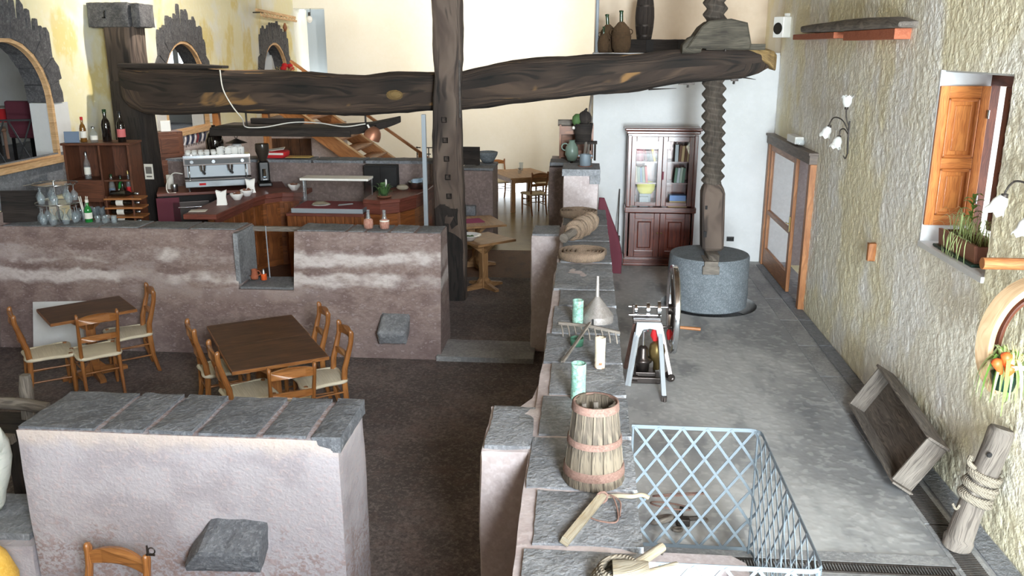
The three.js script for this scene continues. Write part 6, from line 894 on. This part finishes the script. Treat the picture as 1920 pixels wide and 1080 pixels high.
function bottle(label, at, mats, { h = 0.3, r = 0.038, lab = M.label, group, cap = M.redCloth, rot } = {}) {
  const t = thing('bottle', label, 'bottle', at, 0, group), k = h / 0.3;
  mesh('glass', lathe([[0, 0], [r, 0], [r, 0.16 * k], [r * 0.8, 0.195 * k], [r * 0.38, 0.225 * k], [r * 0.36, 0.29 * k], [r * 0.42, 0.292 * k], [r * 0.42, 0.3 * k], [0, 0.3 * k]], 18), mats, t); if (lab) mesh('label', lathe([[r * 1.02, 0.05 * k], [r * 1.02, 0.13 * k]], 18), lab, t); if (cap) mesh('cap', lathe([[r * 0.45, 0.265 * k], [r * 0.45, 0.302 * k], [0, 0.304 * k]], 12), cap, t);
  if (rot) t.rotation.set(...rot); return t;
}
const TOPC = 1.85;
bottle('amber liqueur bottle with red cap at the left on top of the bottle cabinet', cab(-0.2, TOPC, 0.05), M.bottleAmber, { h: 0.31 }); bottle('squat clear bottle with white label in the middle on top of the bottle cabinet', cab(-0.04, TOPC, 0.12), M.glassSolid, { h: 0.2, r: 0.045, cap: M.steel });
bottle('big dark wine bottle behind the clear one on top of the bottle cabinet', cab(0.08, TOPC, 0.02), M.bottleDark, { h: 0.4, r: 0.055, lab: null, cap: M.bottleGreen }); bottle('black sparkling wine bottle with pink label at the right on top of the cabinet', cab(0.29, TOPC, 0.08), M.bottleDark, { h: 0.38, r: 0.05, lab: M.labelPink, cap: M.black });
{ const t = solo('small_sign', tr(bx(0.18, 0.14, 0.02, 0, 0, 0, 0.004), [0, 0, 0], [-0.1, 0, 0]), M.labelBlue, 'blank grey-blue card on top of the bottle cabinet at its left corner', 'card', cab(-0.3, TOPC, 0.16), 0.2); }
bottle('clear spirit bottle with oval white label on the upper left cabinet shelf', cab(-0.2, 1.382, 0.06), M.glassSolid, { h: 0.34, r: 0.04, cap: M.steel }); bottle('green bottle on the upper right cabinet shelf', cab(0.2, 1.122, 0.06), M.bottleBright, { h: 0.3, cap: M.black }); bottle('bottle with bright red label on the right cabinet shelf', cab(0.31, 1.122, 0.08), M.glassSolid, { h: 0.36, r: 0.032, lab: M.redCloth, cap: M.brass }); bottle('dark squat bottle in front on the right cabinet shelf', cab(0.25, 1.122, 0.14), M.bottleDark, { h: 0.22, r: 0.045, lab: null, cap: null }); bottle('pale bottle with blue-grey label at the left of the right cabinet shelf', cab(0.1, 1.122, 0.1), M.glassSolid, { h: 0.32, lab: M.labelBlue, cap: M.bottleGreen });
{ const g = thing('stem_glass', 'clear glass in the rows on the lower cabinet shelves', 'glass', [0, 0, 0], 0, 'glasses in the bottle cabinet'); mesh('body', lathe([[0, 0], [0.022, 0], [0.032, 0.05], [0.034, 0.13], [0.031, 0.13], [0.028, 0.05], [0, 0.008]], 14), M.glassSolid, g); let k = 0; for (const y of [0.882, 1.122]) for (let i = 0; i < 4; i++) for (const z of [0.02, 0.12]) { const p = cab(-0.33 + i * 0.09, y, z), l = `clear glass on the ${y < 1 ? 'lower' : 'upper'} glass shelf of the cabinet, ${['first', 'second', 'third', 'fourth'][i]} from the left, ${z > 0.1 ? 'front' : 'rear'} row`; if (k++) dup(g, p, 0, l); else { g.position.set(...p); g.userData.label = l; } } }
// wine rack right of the cabinet
{ const t = thing('wine_rack', 'small brown wine rack holding bottles on their sides', 'wine rack', [-5.78, 1.24, -10.45], 0.15); mesh('shelf', [0, 1, 2, 3].map((i) => bx(0.46, 0.02, 0.24, 0, 0.03 + i * 0.115, 0)), M.doorWood, t); mesh('post', [-0.2, 0.12].flatMap((x) => [-0.1, 0.1].map((z) => bx(0.02, 0.42, 0.02, x, 0, z))), M.shelfWood, t); }
solo('rack_stone', rough(0.8, 0.79, 0.4, [0, 0.395, 0], { cell: 0.08, amp: 0.02, r: 0.04 }), M.capDark, 'rough grey stone block the wine rack stands on', 'stone', [-5.72, BF, -10.5]);
for (let i = 0; i < 4; i++) bottle(['bottle lying on the lowest shelf of the wine rack', 'bottle lying on the second shelf from the bottom of the wine rack', 'bottle lying on the third shelf from the bottom of the wine rack', 'dark bottle lying on top of the wine rack'][i], [-5.95, 1.335 + i * 0.115, -10.42], M.bottleDark, { h: 0.34, r: 0.04, lab: i < 3 ? M.label : null, cap: M.steel, rot: [0, 0.1, -Math.PI / 2] });
{ const t = thing('wall_cupboard', 'brown panelled wall cupboard right of the charred anchor post', 'cupboard', [-6.42, 1.42, -12.98], 0.75); mesh('body', bx(0.42, 0.8, 0.28, 0, 0, 0, 0.006), M.shelfWood, t); for (const y of [0.03, 0.42]) mesh('door', [bx(0.38, 0.35, 0.02, 0, y, 0.15, 0.004), bx(0.27, 0.23, 0.02, 0, y + 0.06, 0.157, 0.006)], M.shelfWood, t); mesh('leg', [bx(0.05, 0.97, 0.05, -0.17, -0.97, -0.1), bx(0.05, 0.97, 0.05, 0.17, -0.97, -0.1)], M.shelfWood, t); }
solo('white_tin', bx(0.14, 0.16, 0.12, 0, 0, 0, 0.006), M.whitePlastic, 'pale square box on top of the wall cupboard', 'box', [-6.4, 2.222, -12.96], 0.4);
{ const t = thing('price_card', 'small white printed card pinned to the charred post', 'card', [-6.27, 1.62, -12.05], 0); mesh('card', bx(0.13, 0.22, 0.008, 0, 0, 0), M.label, t); mesh('print', [bx(0.09, 0.1, 0.002, 0, 0.08, 0.005), bx(0.08, 0.02, 0.002, 0, 0.03, 0.005)], flat(0x6f6b66), t); }
{ const t = thing('ribbon_row', 'row of dark blue, red and white ribbons hanging in the second arch window', 'ribbons', [XL + 0.06, 1.83, -15.0]); const C = [0x26304f, 0xe4e4ea, 0x26304f, 0x8a2f3a, 0xe4e4ea, 0x26304f, 0xe4e4ea, 0x26304f, 0xe4e4ea].map((c) => flat(c, { roughness: 0.7 })); for (let i = 0; i < 9; i++) mesh('ribbon', strip([[0, 0.2, -0.4 + i * 0.1], [0.02, 0.1, -0.39 + i * 0.1], [0, 0.0, -0.36 + i * 0.1]], 0.06, 0.01, { up: [0, 0, 1], seg: 8 }), C[i], t); mesh('rail', bx(0.03, 0.03, 1.1, 0, 0.19, 0), M.pine, t); }
// ---- things on the bar wall cap, left to right
solo('dark_board', tr(bx(0.4, 0.38, 0.02, 0, 0, 0, 0.004), [0, 0, 0], [-0.1, 0, -0.05]), M.burnt, 'dark brown board leaning at the far left on the bar wall', 'board', [-6.76, TOP, -9.78], 0.5);
{ const t = thing('glass_rack', 'chrome two-tier rack of hanging glasses on the bar wall', 'glass rack', [-6.3, TOP, -9.83]); mesh('pole', cyl([0, 0, 0], [-0.02, 0.5, 0], 0.012), M.chrome, t); for (const y of [0.23, 0.46]) mesh('tier', lathe([[0.24, y], [0.25, y + 0.01], [0.0, y + 0.012], [0, y + 0.002]], 30), M.glassSolid, t); mesh('ring', [torus(0.25, 0.006, 36, 6, [0, 0.468, 0], [Math.PI / 2, 0, 0]), torus(0.25, 0.006, 36, 6, [0, 0.238, 0], [Math.PI / 2, 0, 0]), cyl([-0.22, 0.47, 0.1], [-0.32, 0.45, 0.12], 0.008), cyl([0.2, 0.47, 0.1], [0.28, 0.49, 0.12], 0.008)], M.chrome, t); }
{ const g = thing('balloon_glass', 'upturned balloon glass on the chrome glass rack', 'glass', [0, 0, 0], 0, 'glasses on the chrome rack'); mesh('bowl', lathe([[0.03, 0], [0.045, 0.04], [0.045, 0.08], [0.02, 0.12], [0.006, 0.13], [0.006, 0.18], [0.03, 0.19], [0, 0.192], [0.004, 0.18], [0.004, 0.13], [0.018, 0.118], [0.042, 0.08], [0.042, 0.04], [0.028, 0]], 16), M.glassSolid, g); let k = 0; for (const [y, n, r] of [[0.0, 9, 0.2], [0.262, 7, 0.19]]) for (let i = 0; i < n; i++) { const a = i / n * Math.PI * 2 + y, p = [-6.3 + Math.cos(a) * r, TOP + y - (y ? 0.015 : 0), -9.83 + Math.sin(a) * Math.min(r, 0.19)]; const l = `upturned balloon glass on the ${y ? 'upper' : 'lower'} tier of the chrome rack, ${['first', 'second', 'third', 'fourth', 'fifth', 'sixth', 'seventh', 'eighth', 'ninth'][[...Array(n)].filter((_, j) => Math.cos(j / n * Math.PI * 2 + y) + 0.01 * Math.sin(j / n * Math.PI * 2 + y) < Math.cos(a) + 0.01 * Math.sin(a) - 1e-6).length]} from the left`; if (k++) dup(g, p, a, l); else { g.position.set(...p); g.userData.label = l; } } }
bottle('bright green water bottle standing on the bar wall right of the glass rack', [-5.95, TOP, -9.86], M.bottleBright, { h: 0.27, r: 0.045, cap: M.clothWhite });
{ const t = thing('straw_holder', 'holder of white drinking straws behind the green bottle', 'straws', [-6.03, TOP, -9.92]); mesh('cup', lathe([[0, 0], [0.035, 0], [0.04, 0.12], [0.036, 0.12], [0.03, 0.01], [0, 0.01]], 16), M.glassSolid, t); for (let i = 0; i < 7; i++) mesh('straw', cyl([0.01 * Math.cos(i), 0.02, 0.01 * Math.sin(i)], [0.06 * Math.cos(i * 1.7), 0.3, 0.03 * Math.sin(i * 1.7)], 0.005, 0.005, 6), M.clothWhite, t); }
{ const g = solo('tumbler', lathe([[0, 0], [0.028, 0], [0.036, 0.08], [0.033, 0.08], [0.026, 0.008], [0, 0.008]], 14), M.glassSolid, 'short tumbler in the cluster on the bar wall right of the green bottle', 'glass', [-5.82, TOP, -9.83], 0, 'tumblers on the bar wall'); g.userData.label = 'leftmost short tumbler in the cluster right of the green bottle'; [[-5.74, -9.9], [-5.72, -9.8], [-5.65, -9.88], [-5.6, -9.8]].forEach(([x, z], i) => dup(g, [x, TOP, z], 0, `short tumbler right of the green bottle, ${['second', 'third', 'fourth', 'fifth'][i]} from the left in the cluster`)); }
for (const [x, c, l] of [[-2.5, M.wickerRed, 'carafe in a striped reddish wicker jacket on the bar wall, left of two'], [-2.31, M.wickerRed, 'carafe in a red wicker jacket with one pale band, right of two']]) { const t = thing('wicker_carafe', l, 'carafe', [x, TOP, -9.78]); mesh('jacket', lathe([[0, 0], [0.05, 0], [0.056, 0.05], [0.052, 0.1], [0.03, 0.115]], 20), c, t); mesh('neck', lathe([[0.034, 0.1], [0.022, 0.15], [0.019, 0.2], [0.022, 0.215], [0.018, 0.215], [0.015, 0.15], [0.03, 0.1]], 18), M.glassSolid, t); if (x > -2.4) mesh('pale_band', lathe([[0.0555, 0.085], [0.0545, 0.1]], 20), M.clothWhite, t); }
{ const t = thing('clay_pitcher', 'small orange-red pitcher in the notch of the bar wall', 'pitcher', [-3.9, 0.79, -9.74]); mesh('body', lathe([[0, 0], [0.04, 0], [0.045, 0.03], [0.034, 0.09], [0.036, 0.12], [0.03, 0.12], [0.028, 0.09], [0, 0.01]], 18), M.terracotta, t); mesh('ear', torus(0.028, 0.007, 12, 6, [0.045, 0.075, 0]), M.terracotta, t); }
{ const t = thing('spray_bottle', 'orange-bodied bottle with clear neck in the notch of the bar wall', 'bottle', [-3.78, 0.79, -9.72]); mesh('body', lathe([[0, 0], [0.035, 0], [0.035, 0.07], [0.03, 0.075], [0, 0.075]], 18), M.orange, t); mesh('neck', lathe([[0.022, 0.07], [0.016, 0.1], [0.01, 0.13], [0, 0.135]], 14), M.steel, t); }
solo('foil_packet', rough(0.05, 0.06, 0.04, [0, 0.03, 0], { cell: 0.012, amp: 0.008, f: 40 }), M.chrome, 'crumpled silver packet left of the pitcher in the notch', 'packet', [-3.955, 0.785, -9.7]);
solo('notch_stick', cyl([0, 0, 0], [-0.03, 0.62, -0.06], 0.008, 0.006, 8), M.grayPaint, 'thin grey stick standing in the notch behind the bottles', 'stick', [-3.76, 0.78, -9.86]);

// ------------------------------------------------------------------ back of the room and left foreground
{ // open wooden stairs rising to the left behind the back wall
  const t = thing('staircase', 'open wooden stairs with a handrail rising to the left behind the bar', 'stairs'), dir = [-0.82, 0.572], A = [-3.45, 1.42], P = (s) => [A[0] + dir[0] * s, A[1] + dir[1] * s];
  for (const z of [-14.25, -15.5]) { const a = P(-1.3), b = P(2.3); mesh('stringer', bar([a[0], a[1], z], [b[0], b[1], z], 0.24, 0.05), M.doorWood, t); mesh('trim', bar([a[0] + 0.06, a[1] + 0.1, z + 0.03], [b[0] + 0.06, b[1] + 0.1, z + 0.03], 0.03, 0.02), M.pine, t); }
  for (let i = -4; i < 8; i++) { const p = P(i * 0.3); mesh('tread', bx(0.3, 0.04, 1.2, p[0], p[1] + 0.02, -14.87, 0.006), M.doorWood, t); }
  { const a = P(-0.9), b = P(2.2); mesh('handrail', bar([a[0], a[1] + 0.55, -15.55], [b[0], b[1] + 0.55, -15.55], 0.05, 0.05), M.doorWood, t); for (const s of [-0.6, 1.9]) { const q = P(s); mesh('newel', X0(q[0] - 0.04, q[0] + 0.04, q[1] - 0.1, q[1] + 0.55, -15.59, -15.51), M.doorWood, t); } }
  mesh('landing', X0(-6.3, -5.2, 2.42, 2.55, -15.6, -14.2, 0.01), M.doorWood, t); for (const x of [-5.35, -6.2]) mesh('landing_post', X0(x, x + 0.1, BF, 2.44, -14.32, -14.22), M.doorWood, t);
}
{ const t = thing('crossbar_stand', 'thin black iron stand with short crossbars by the far white wall', 'stand', [-3.05, 0.45, -16.2]); mesh('stem', [cyl([-0.1, 0, 0], [-0.1, 1.22, 0], 0.01), cyl([0.12, 0, 0], [0.12, 1.2, 0], 0.01)], M.black, t); mesh('crossbar', [cyl([-0.17, 1.2, 0], [-0.03, 1.2, 0], 0.01), cyl([-0.1, 1.08, 0], [0.16, 1.08, 0], 0.01), cyl([0.06, 1.2, 0], [0.2, 1.2, 0], 0.01)], M.black, t); mesh('foot', [bx(0.34, 0.02, 0.2, 0, 0, 0)], M.black, t); }
{ const t = thing('dark_easel_board', 'plain dark board standing on the back wall right of the big post', 'board', [-2.06, 1.42, -15.6]); mesh('panel', bx(0.34, 0.32, 0.03, 0, 0, 0, 0.004), M.burnt, t); mesh('foot', [bx(0.05, 0.02, 0.16, -0.13, 0, 0), bx(0.05, 0.02, 0.16, 0.13, 0, 0)], M.burnt, t); }
solo('stone_mortar', lathe([[0, 0], [0.1, 0], [0.13, 0.05], [0.18, 0.14], [0.19, 0.19], [0.16, 0.2], [0.1, 0.08], [0, 0.06]], 24), M.granite, 'round grey stone mortar at the end of the far pillar', 'mortar', [-1.79, 1.42, -15.95]);
{ // junk on the pillar right of the far opening
  const t = thing('wooden_crate', 'upright brown wooden crate with a log lid beside the white corner', 'crate', [-0.14, 1.845, -13.35]); mesh('side', [bx(0.03, 0.5, 0.34, -0.24, 0, 0), bx(0.03, 0.5, 0.34, 0.24, 0, 0)], M.barWood, t); mesh('back', bx(0.5, 0.5, 0.03, 0, 0, -0.16), M.barWood, t); mesh('lid', [cyl([-0.28, 0.52, 0.06], [0.1, 0.52, 0.06], 0.05, 0.05, 14)], M.grayWood, t); mesh('slat', [bx(0.5, 0.12, 0.02, 0, 0.36, 0.17), bx(0.5, 0.1, 0.02, 0, 0.02, 0.17)], M.barWood, t);
}
solo('crate_pier', rough(0.6, 1.83, 0.4, [0, 0.915, 0], { cell: 0.1, amp: 0.008 }), M.plasterPink, 'plaster pier carrying the wooden crate', 'pier', [-0.22, 0.0, -13.45]);
{ const t = thing('pumpkin_gourd', 'dark round gourd on the top of the pile in the corner', 'gourd', [-0.02, 2.36, -13.0]); mesh('body', ball(0.1, [0, 0.1, 0], [1, 1.05, 1], 18), M.burnt, t); mesh('neck', cyl([0, 0.19, 0], [0.03, 0.24, 0], 0.025, 0.012), M.burnt, t); }
solo('small_gourd', loft(V([[0, 0, 0, 0.04], [0, 0.05, 0, 0.07], [0, 0.12, 0, 0.06], [0.01, 0.16, 0, 0.03]]), { n: 16, amp: 0.006, f: 20 }), M.leafDark, 'smaller greenish gourd left of the dark round one', 'gourd', [-0.14, 2.36, -12.98]);
{ const t = thing('copper_cauldron', 'dark bucket holding the gourds on the pile', 'bucket', [-0.04, 2.12, -13.02]); mesh('body', lathe([[0, 0], [0.11, 0], [0.14, 0.2], [0.145, 0.26], [0.135, 0.26], [0.1, 0.02], [0, 0.02]], 22), M.burnt, t); mesh('ear', [ball(0.025, [-0.14, 0.2, 0.05])], M.clothWhite, t); }
{ const t = thing('green_jug', 'greenish glazed jug below the bucket on the pile', 'jug', [-0.2, 1.845, -12.92]); mesh('body', lathe([[0, 0], [0.06, 0], [0.1, 0.09], [0.09, 0.2], [0.04, 0.27], [0.045, 0.3], [0, 0.3]], 20), flat(0x7f9488, { roughness: 0.35 }), t); mesh('ear', torus(0.05, 0.01, 14, 6, [-0.1, 0.2, 0]), flat(0x7f9488, { roughness: 0.35 }), t); }
solo('jug_stool', [bx(0.34, 0.03, 0.2, 0, 0.24, 0), bx(0.03, 0.24, 0.2, -0.14, 0, 0), bx(0.03, 0.24, 0.2, 0.14, 0, 0)], M.burnt, 'low dark stool under the bucket of gourds', 'stool', [-0.0, 1.845, -13.04]);
for (const [x0, x1, l] of [[-0.02, 0.09, 'longer wooden pole leaning in the corner beside the gourds'], [0.03, 0.085, 'shorter wooden pole leaning in the corner beside the gourds']]) solo('leaning_pole', cyl([x0, 1.86, -12.85], [x1, 2.45 + (x0 < 0 ? 0.5 : 0), -13.3], 0.022, 0.018, 10), M.grayWood, l, 'pole');
// ---- objects seen through the arches
{ const t = thing('annex_table', 'table under a red and white cloth seen through the first arch', 'table', [-8.95, 1.75, -13.25], 0.2); mesh('tabletop', bx(1.1, 0.03, 0.8, 0, 0.76, 0), M.burnt, t); mesh('cloth', [bx(1.14, 0.012, 0.84, 0, 0.79, 0), bx(1.14, 0.2, 0.012, 0, 0.6, 0.42), bx(0.012, 0.2, 0.84, 0.57, 0.6, 0)], M.redCloth, t); mesh('overcloth', bc(0.62, 0.008, 0.62, [-0.1, 0.807, 0.0], [0, 0.78, 0]), M.clothWhite, t); for (const a of [-1, 1]) for (const b of [-1, 1]) mesh('leg', bx(0.05, 0.76, 0.05, a * 0.48, 0, b * 0.34), M.burnt, t); }
{ const t = thing('folding_stand', 'black folding stand with crossed legs in front of the red table', 'stand', [-8.05, 1.75, -11.75], 0.4); mesh('top', bx(0.75, 0.025, 0.05, 0, 0.72, 0.16), M.black, t); for (const x of [-0.2, 0.14]) for (const k of [-1, 1]) mesh('leg', bar([x - 0.14 * k, 0, 0.16 + 0.012 * k], [x + 0.14 * k, 0.72, 0.16 + 0.012 * k], 0.02), M.black, t); for (const x of [0.34, -0.36]) mesh('upright', bx(0.025, 0.74, 0.025, x, 0, 0.16), M.black, t); }
{ const t = thing('burgundy_chair', 'burgundy upholstered chair behind the folding stand in the next room', 'chair', [-8.22, 1.75, -12.45], 3.0); mesh('seat', bx(0.44, 0.08, 0.44, 0, 0.42, 0, 0.03), M.burgundy, t); mesh('backrest', bx(0.44, 0.5, 0.06, 0, 0.46, -0.2, 0.03), M.burgundy, t); for (const a of [-1, 1]) for (const b of [-1, 1]) mesh('leg', bx(0.035, 0.42, 0.035, a * 0.18, 0, b * 0.18), M.black, t); }
{ const t = thing('annex_chair', 'orange-brown chair back beyond the red table in the next room', 'chair', [-9.4, 1.75, -13.2], 2.2); mesh('seat', bx(0.42, 0.05, 0.42, 0, 0.43, 0, 0.01), M.doorWood, t); mesh('backrest', bx(0.4, 0.3, 0.03, 0, 0.7, -0.2, 0.03), M.doorWood, t); for (const a of [-1, 1]) for (const b of [-1, 1]) mesh('leg', bx(0.04, b < 0 ? 1.0 : 0.43, 0.04, a * 0.18, 0, b * 0.18), M.doorWood, t); }
{ const t = thing('dried_bouquet', 'brown basket of dried grass with red flowers below the third arch', 'bouquet', [-6.72, 2.66, -19.4]); rnd(51); mesh('basket', lathe([[0, 0], [0.24, 0], [0.3, 0.2], [0.28, 0.2], [0, 0.1]], 22), M.wicker, t); mesh('grass', [...Array(60)].map((_, i) => cyl([0.1 * Math.cos(i), 0.15, 0.1 * Math.sin(i)], [0.26 * Math.cos(i * 2.4), 0.28 + 0.12 * rnd(), 0.34 * Math.sin(i * 2.4)], 0.006, 0.003, 5)), M.straw, t).userData.kind = 'stuff'; for (const [y, z] of [[0.36, 0.3], [0.42, 0.2], [0.34, -0.25], [0.4, -0.15]]) mesh('flower', ball(0.07, [0.1, y, z], [1, 0.8, 1], 10), M.redCloth, t); mesh('shelf', X0(-0.2, 0.3, -0.05, 0, -0.5, 0.5), M.pine, t); }
{ const t = thing('hanging_rake', 'long pale wooden rack with pegs hanging high before the far doorway', 'rack', [-6.72, 4.1, -19.2]); mesh('beam', [bar([0, 0.1, 1.2], [0, 0.02, -1.2], 0.05, 0.05), bar([0.06, 0.0, 1.1], [0.06, -0.06, -1.1], 0.04, 0.04)], M.pine, t); for (let i = 0; i < 12; i++) mesh('peg', cyl([0, 0.05, -1.0 + i * 0.18], [0.08, -0.05, -1.0 + i * 0.18], 0.012), M.pine, t); mesh('bracket', [cyl([-0.24, 0.06, 0.8], [0, 0.06, 0.8], 0.012), cyl([-0.24, 0.04, -0.8], [0, 0.04, -0.8], 0.012)], M.iron, t); mesh('tassel', loft(V([[0.06, -0.3, -0.3, 0.02], [0.06, -0.22, -0.3, 0.05], [0.06, -0.12, -0.3, 0.02]]), { n: 10 }), M.barWood, t); }
// ---- pendant lamps out of frame that warm the far walls, and a bare bulb by the far doorway
LAMPS.forEach(([x, y, z, tx, ty, tz, I], i) => {
  const t = thing('spot_lamp', ['warm spot lamp under the ceiling aimed at the left of the far wall', 'warm spot lamp under the ceiling aimed at the middle of the far wall', 'warm spot lamp under the ceiling aimed at the ledge on the right', 'warm spot lamp under the ceiling aimed at the yellow left wall'][i], 'lamp', [x, y, z]);
  const d = new THREE.Vector3(tx - x, ty - y, tz - z).normalize(), P = (k) => [d.x * k, d.y * k, d.z * k];
  mesh('glow', cyl(P(0.0), P(0.01), 0.07, 0.07, 20), M.bulb, t); mesh('housing', [cyl(P(-0.2), P(-0.012), 0.06, 0.09, 22)], M.iron, t); mesh('stem', cyl(P(-0.1), [P(-0.1)[0], CEIL - y, P(-0.1)[2]], 0.012), M.iron, t);
  const l = new THREE.SpotLight(LAMP_COLOR, I, 0, 0.95, 0.9, 2); l.position.set(x + d.x * 0.04, y + d.y * 0.04, z + d.z * 0.04); l.target.position.set(tx, ty, tz); l.shadow.radius = 4; scene.add(l, l.target);
});
{ const t = thing('bare_bulb', 'bare white bulb hanging in the far doorway', 'bulb', [-6.55, 4.1, -20.95]); mesh('glass', ball(0.07, [0, 0, 0], [1, 1.2, 1], 14), M.porcelain, t); mesh('holder', cyl([0, 0.08, 0], [0, 0.16, 0], 0.03), M.black, t); mesh('cord', [cyl([0, 0.16, -0.1], [0, 0.26, -0.1], 0.006), cyl([0, 0.16, -0.1], [0, 0.16, 0], 0.006)], M.black, t); }
// ---- left foreground
{ const t = thing('clay_jug', 'tall pale clay jug with a strap handle on the ledge at the left edge', 'jug', [-3.63, 0.715, -4.5]);
  mesh('body', lathe([[0, 0], [0.1, 0], [0.115, 0.03], [0.13, 0.1], [0.165, 0.2], [0.19, 0.32], [0.185, 0.42], [0.15, 0.51], [0.09, 0.56], [0.07, 0.6], [0.07, 0.68], [0.085, 0.7], [0.075, 0.7], [0.055, 0.66], [0.05, 0.55], [0, 0.5]], 36), M.clayJar, t); mesh('handle', strip([[0.07, 0.66, 0.02], [0.13, 0.66, 0.03], [0.18, 0.58, 0.03], [0.19, 0.46, 0.03], [0.172, 0.4, 0.03]], 0.045, 0.024, { up: [0, 0, 1] }), M.clayJar, t); mesh('ring', torus(0.035, 0.006, 18, 6, [0.165, 0.41, 0.075], [0.1, 0.6, 0]), M.clayJar, t); }
{ const t = thing('yellow_jar', 'rounded yellow jar at the bottom left corner', 'jar', [-3.2, 0.42, -3.85]); mesh('body', lathe([[0, 0], [0.12, 0], [0.17, 0.12], [0.18, 0.25], [0.14, 0.38], [0.1, 0.44], [0.11, 0.5], [0.09, 0.5], [0, 0.4]], 30), M.yellowJar, t); }
{ const t = thing('jar_stool', 'plain wooden stool under the yellow jar', 'stool', [-3.2, 0, -3.85]); mesh('seat', bx(0.36, 0.04, 0.36, 0, 0.38, 0, 0.008), M.chair, t); for (const a of [-1, 1]) for (const b of [-1, 1]) mesh('leg', bx(0.04, 0.38, 0.04, a * 0.14, 0, b * 0.14), M.chair, t); }
{ const t = thing('old_cart', 'weathered wooden cart frame behind the ledge at the left', 'cart', [-4.35, 0, -5.75]);
  mesh('rail', [loft([[-0.5, 0.92, 0.1], [-0.1, 0.93, 0.12], [0.3, 0.92, 0.14], [0.47, 0.9, 0.15]].map(([x, y, z]) => ({ c: [x, y, z], u: [0, 0, 1], v: [0, 1, 0], a: 0.03, b: 0.045, e: 4 })), { n: 12, amp: 0.01 }), bar([-0.6, 0.75, 0.35], [0.36, 0.78, 0.42], 0.06, 0.05)], M.grayWood, t); mesh('bed_board', [bx(1.0, 0.03, 0.2, -0.1, 0.72, 0.0), bx(1.0, 0.03, 0.2, -0.1, 0.72, 0.22)], M.burnt, t); mesh('stake', [loft(V([[0.2, 0.7, 0.0, 0.05, 0.04, 4], [0.21, 1.0, 0.0, 0.045, 0.035, 4], [0.22, 1.1, 0.0, 0.035, 0.03, 4]]), { n: 12 })], M.grayWood, t); for (const x of [-0.4, 0.3]) for (const z of [0.1, 0.34]) mesh('leg', bx(0.07, 0.74, 0.07, x, 0, z), M.burnt, t); }
{ const t = thing('corkscrew', 'small metal corkscrew clipped on the post of the nearest chair', 'corkscrew', [-2.19, 0.9, -3.78]); mesh('ring', torus(0.018, 0.004, 18, 6, [0.01, 0.055, 0.0]), M.darkSteel, t); mesh('shank', [cyl([-0.01, 0.03, 0], [-0.012, 0.085, 0], 0.008, 0.005), cyl([-0.02, 0.032, 0], [0.025, 0.032, 0], 0.006)], M.darkSteel, t); }

renderer.render(scene, camera);
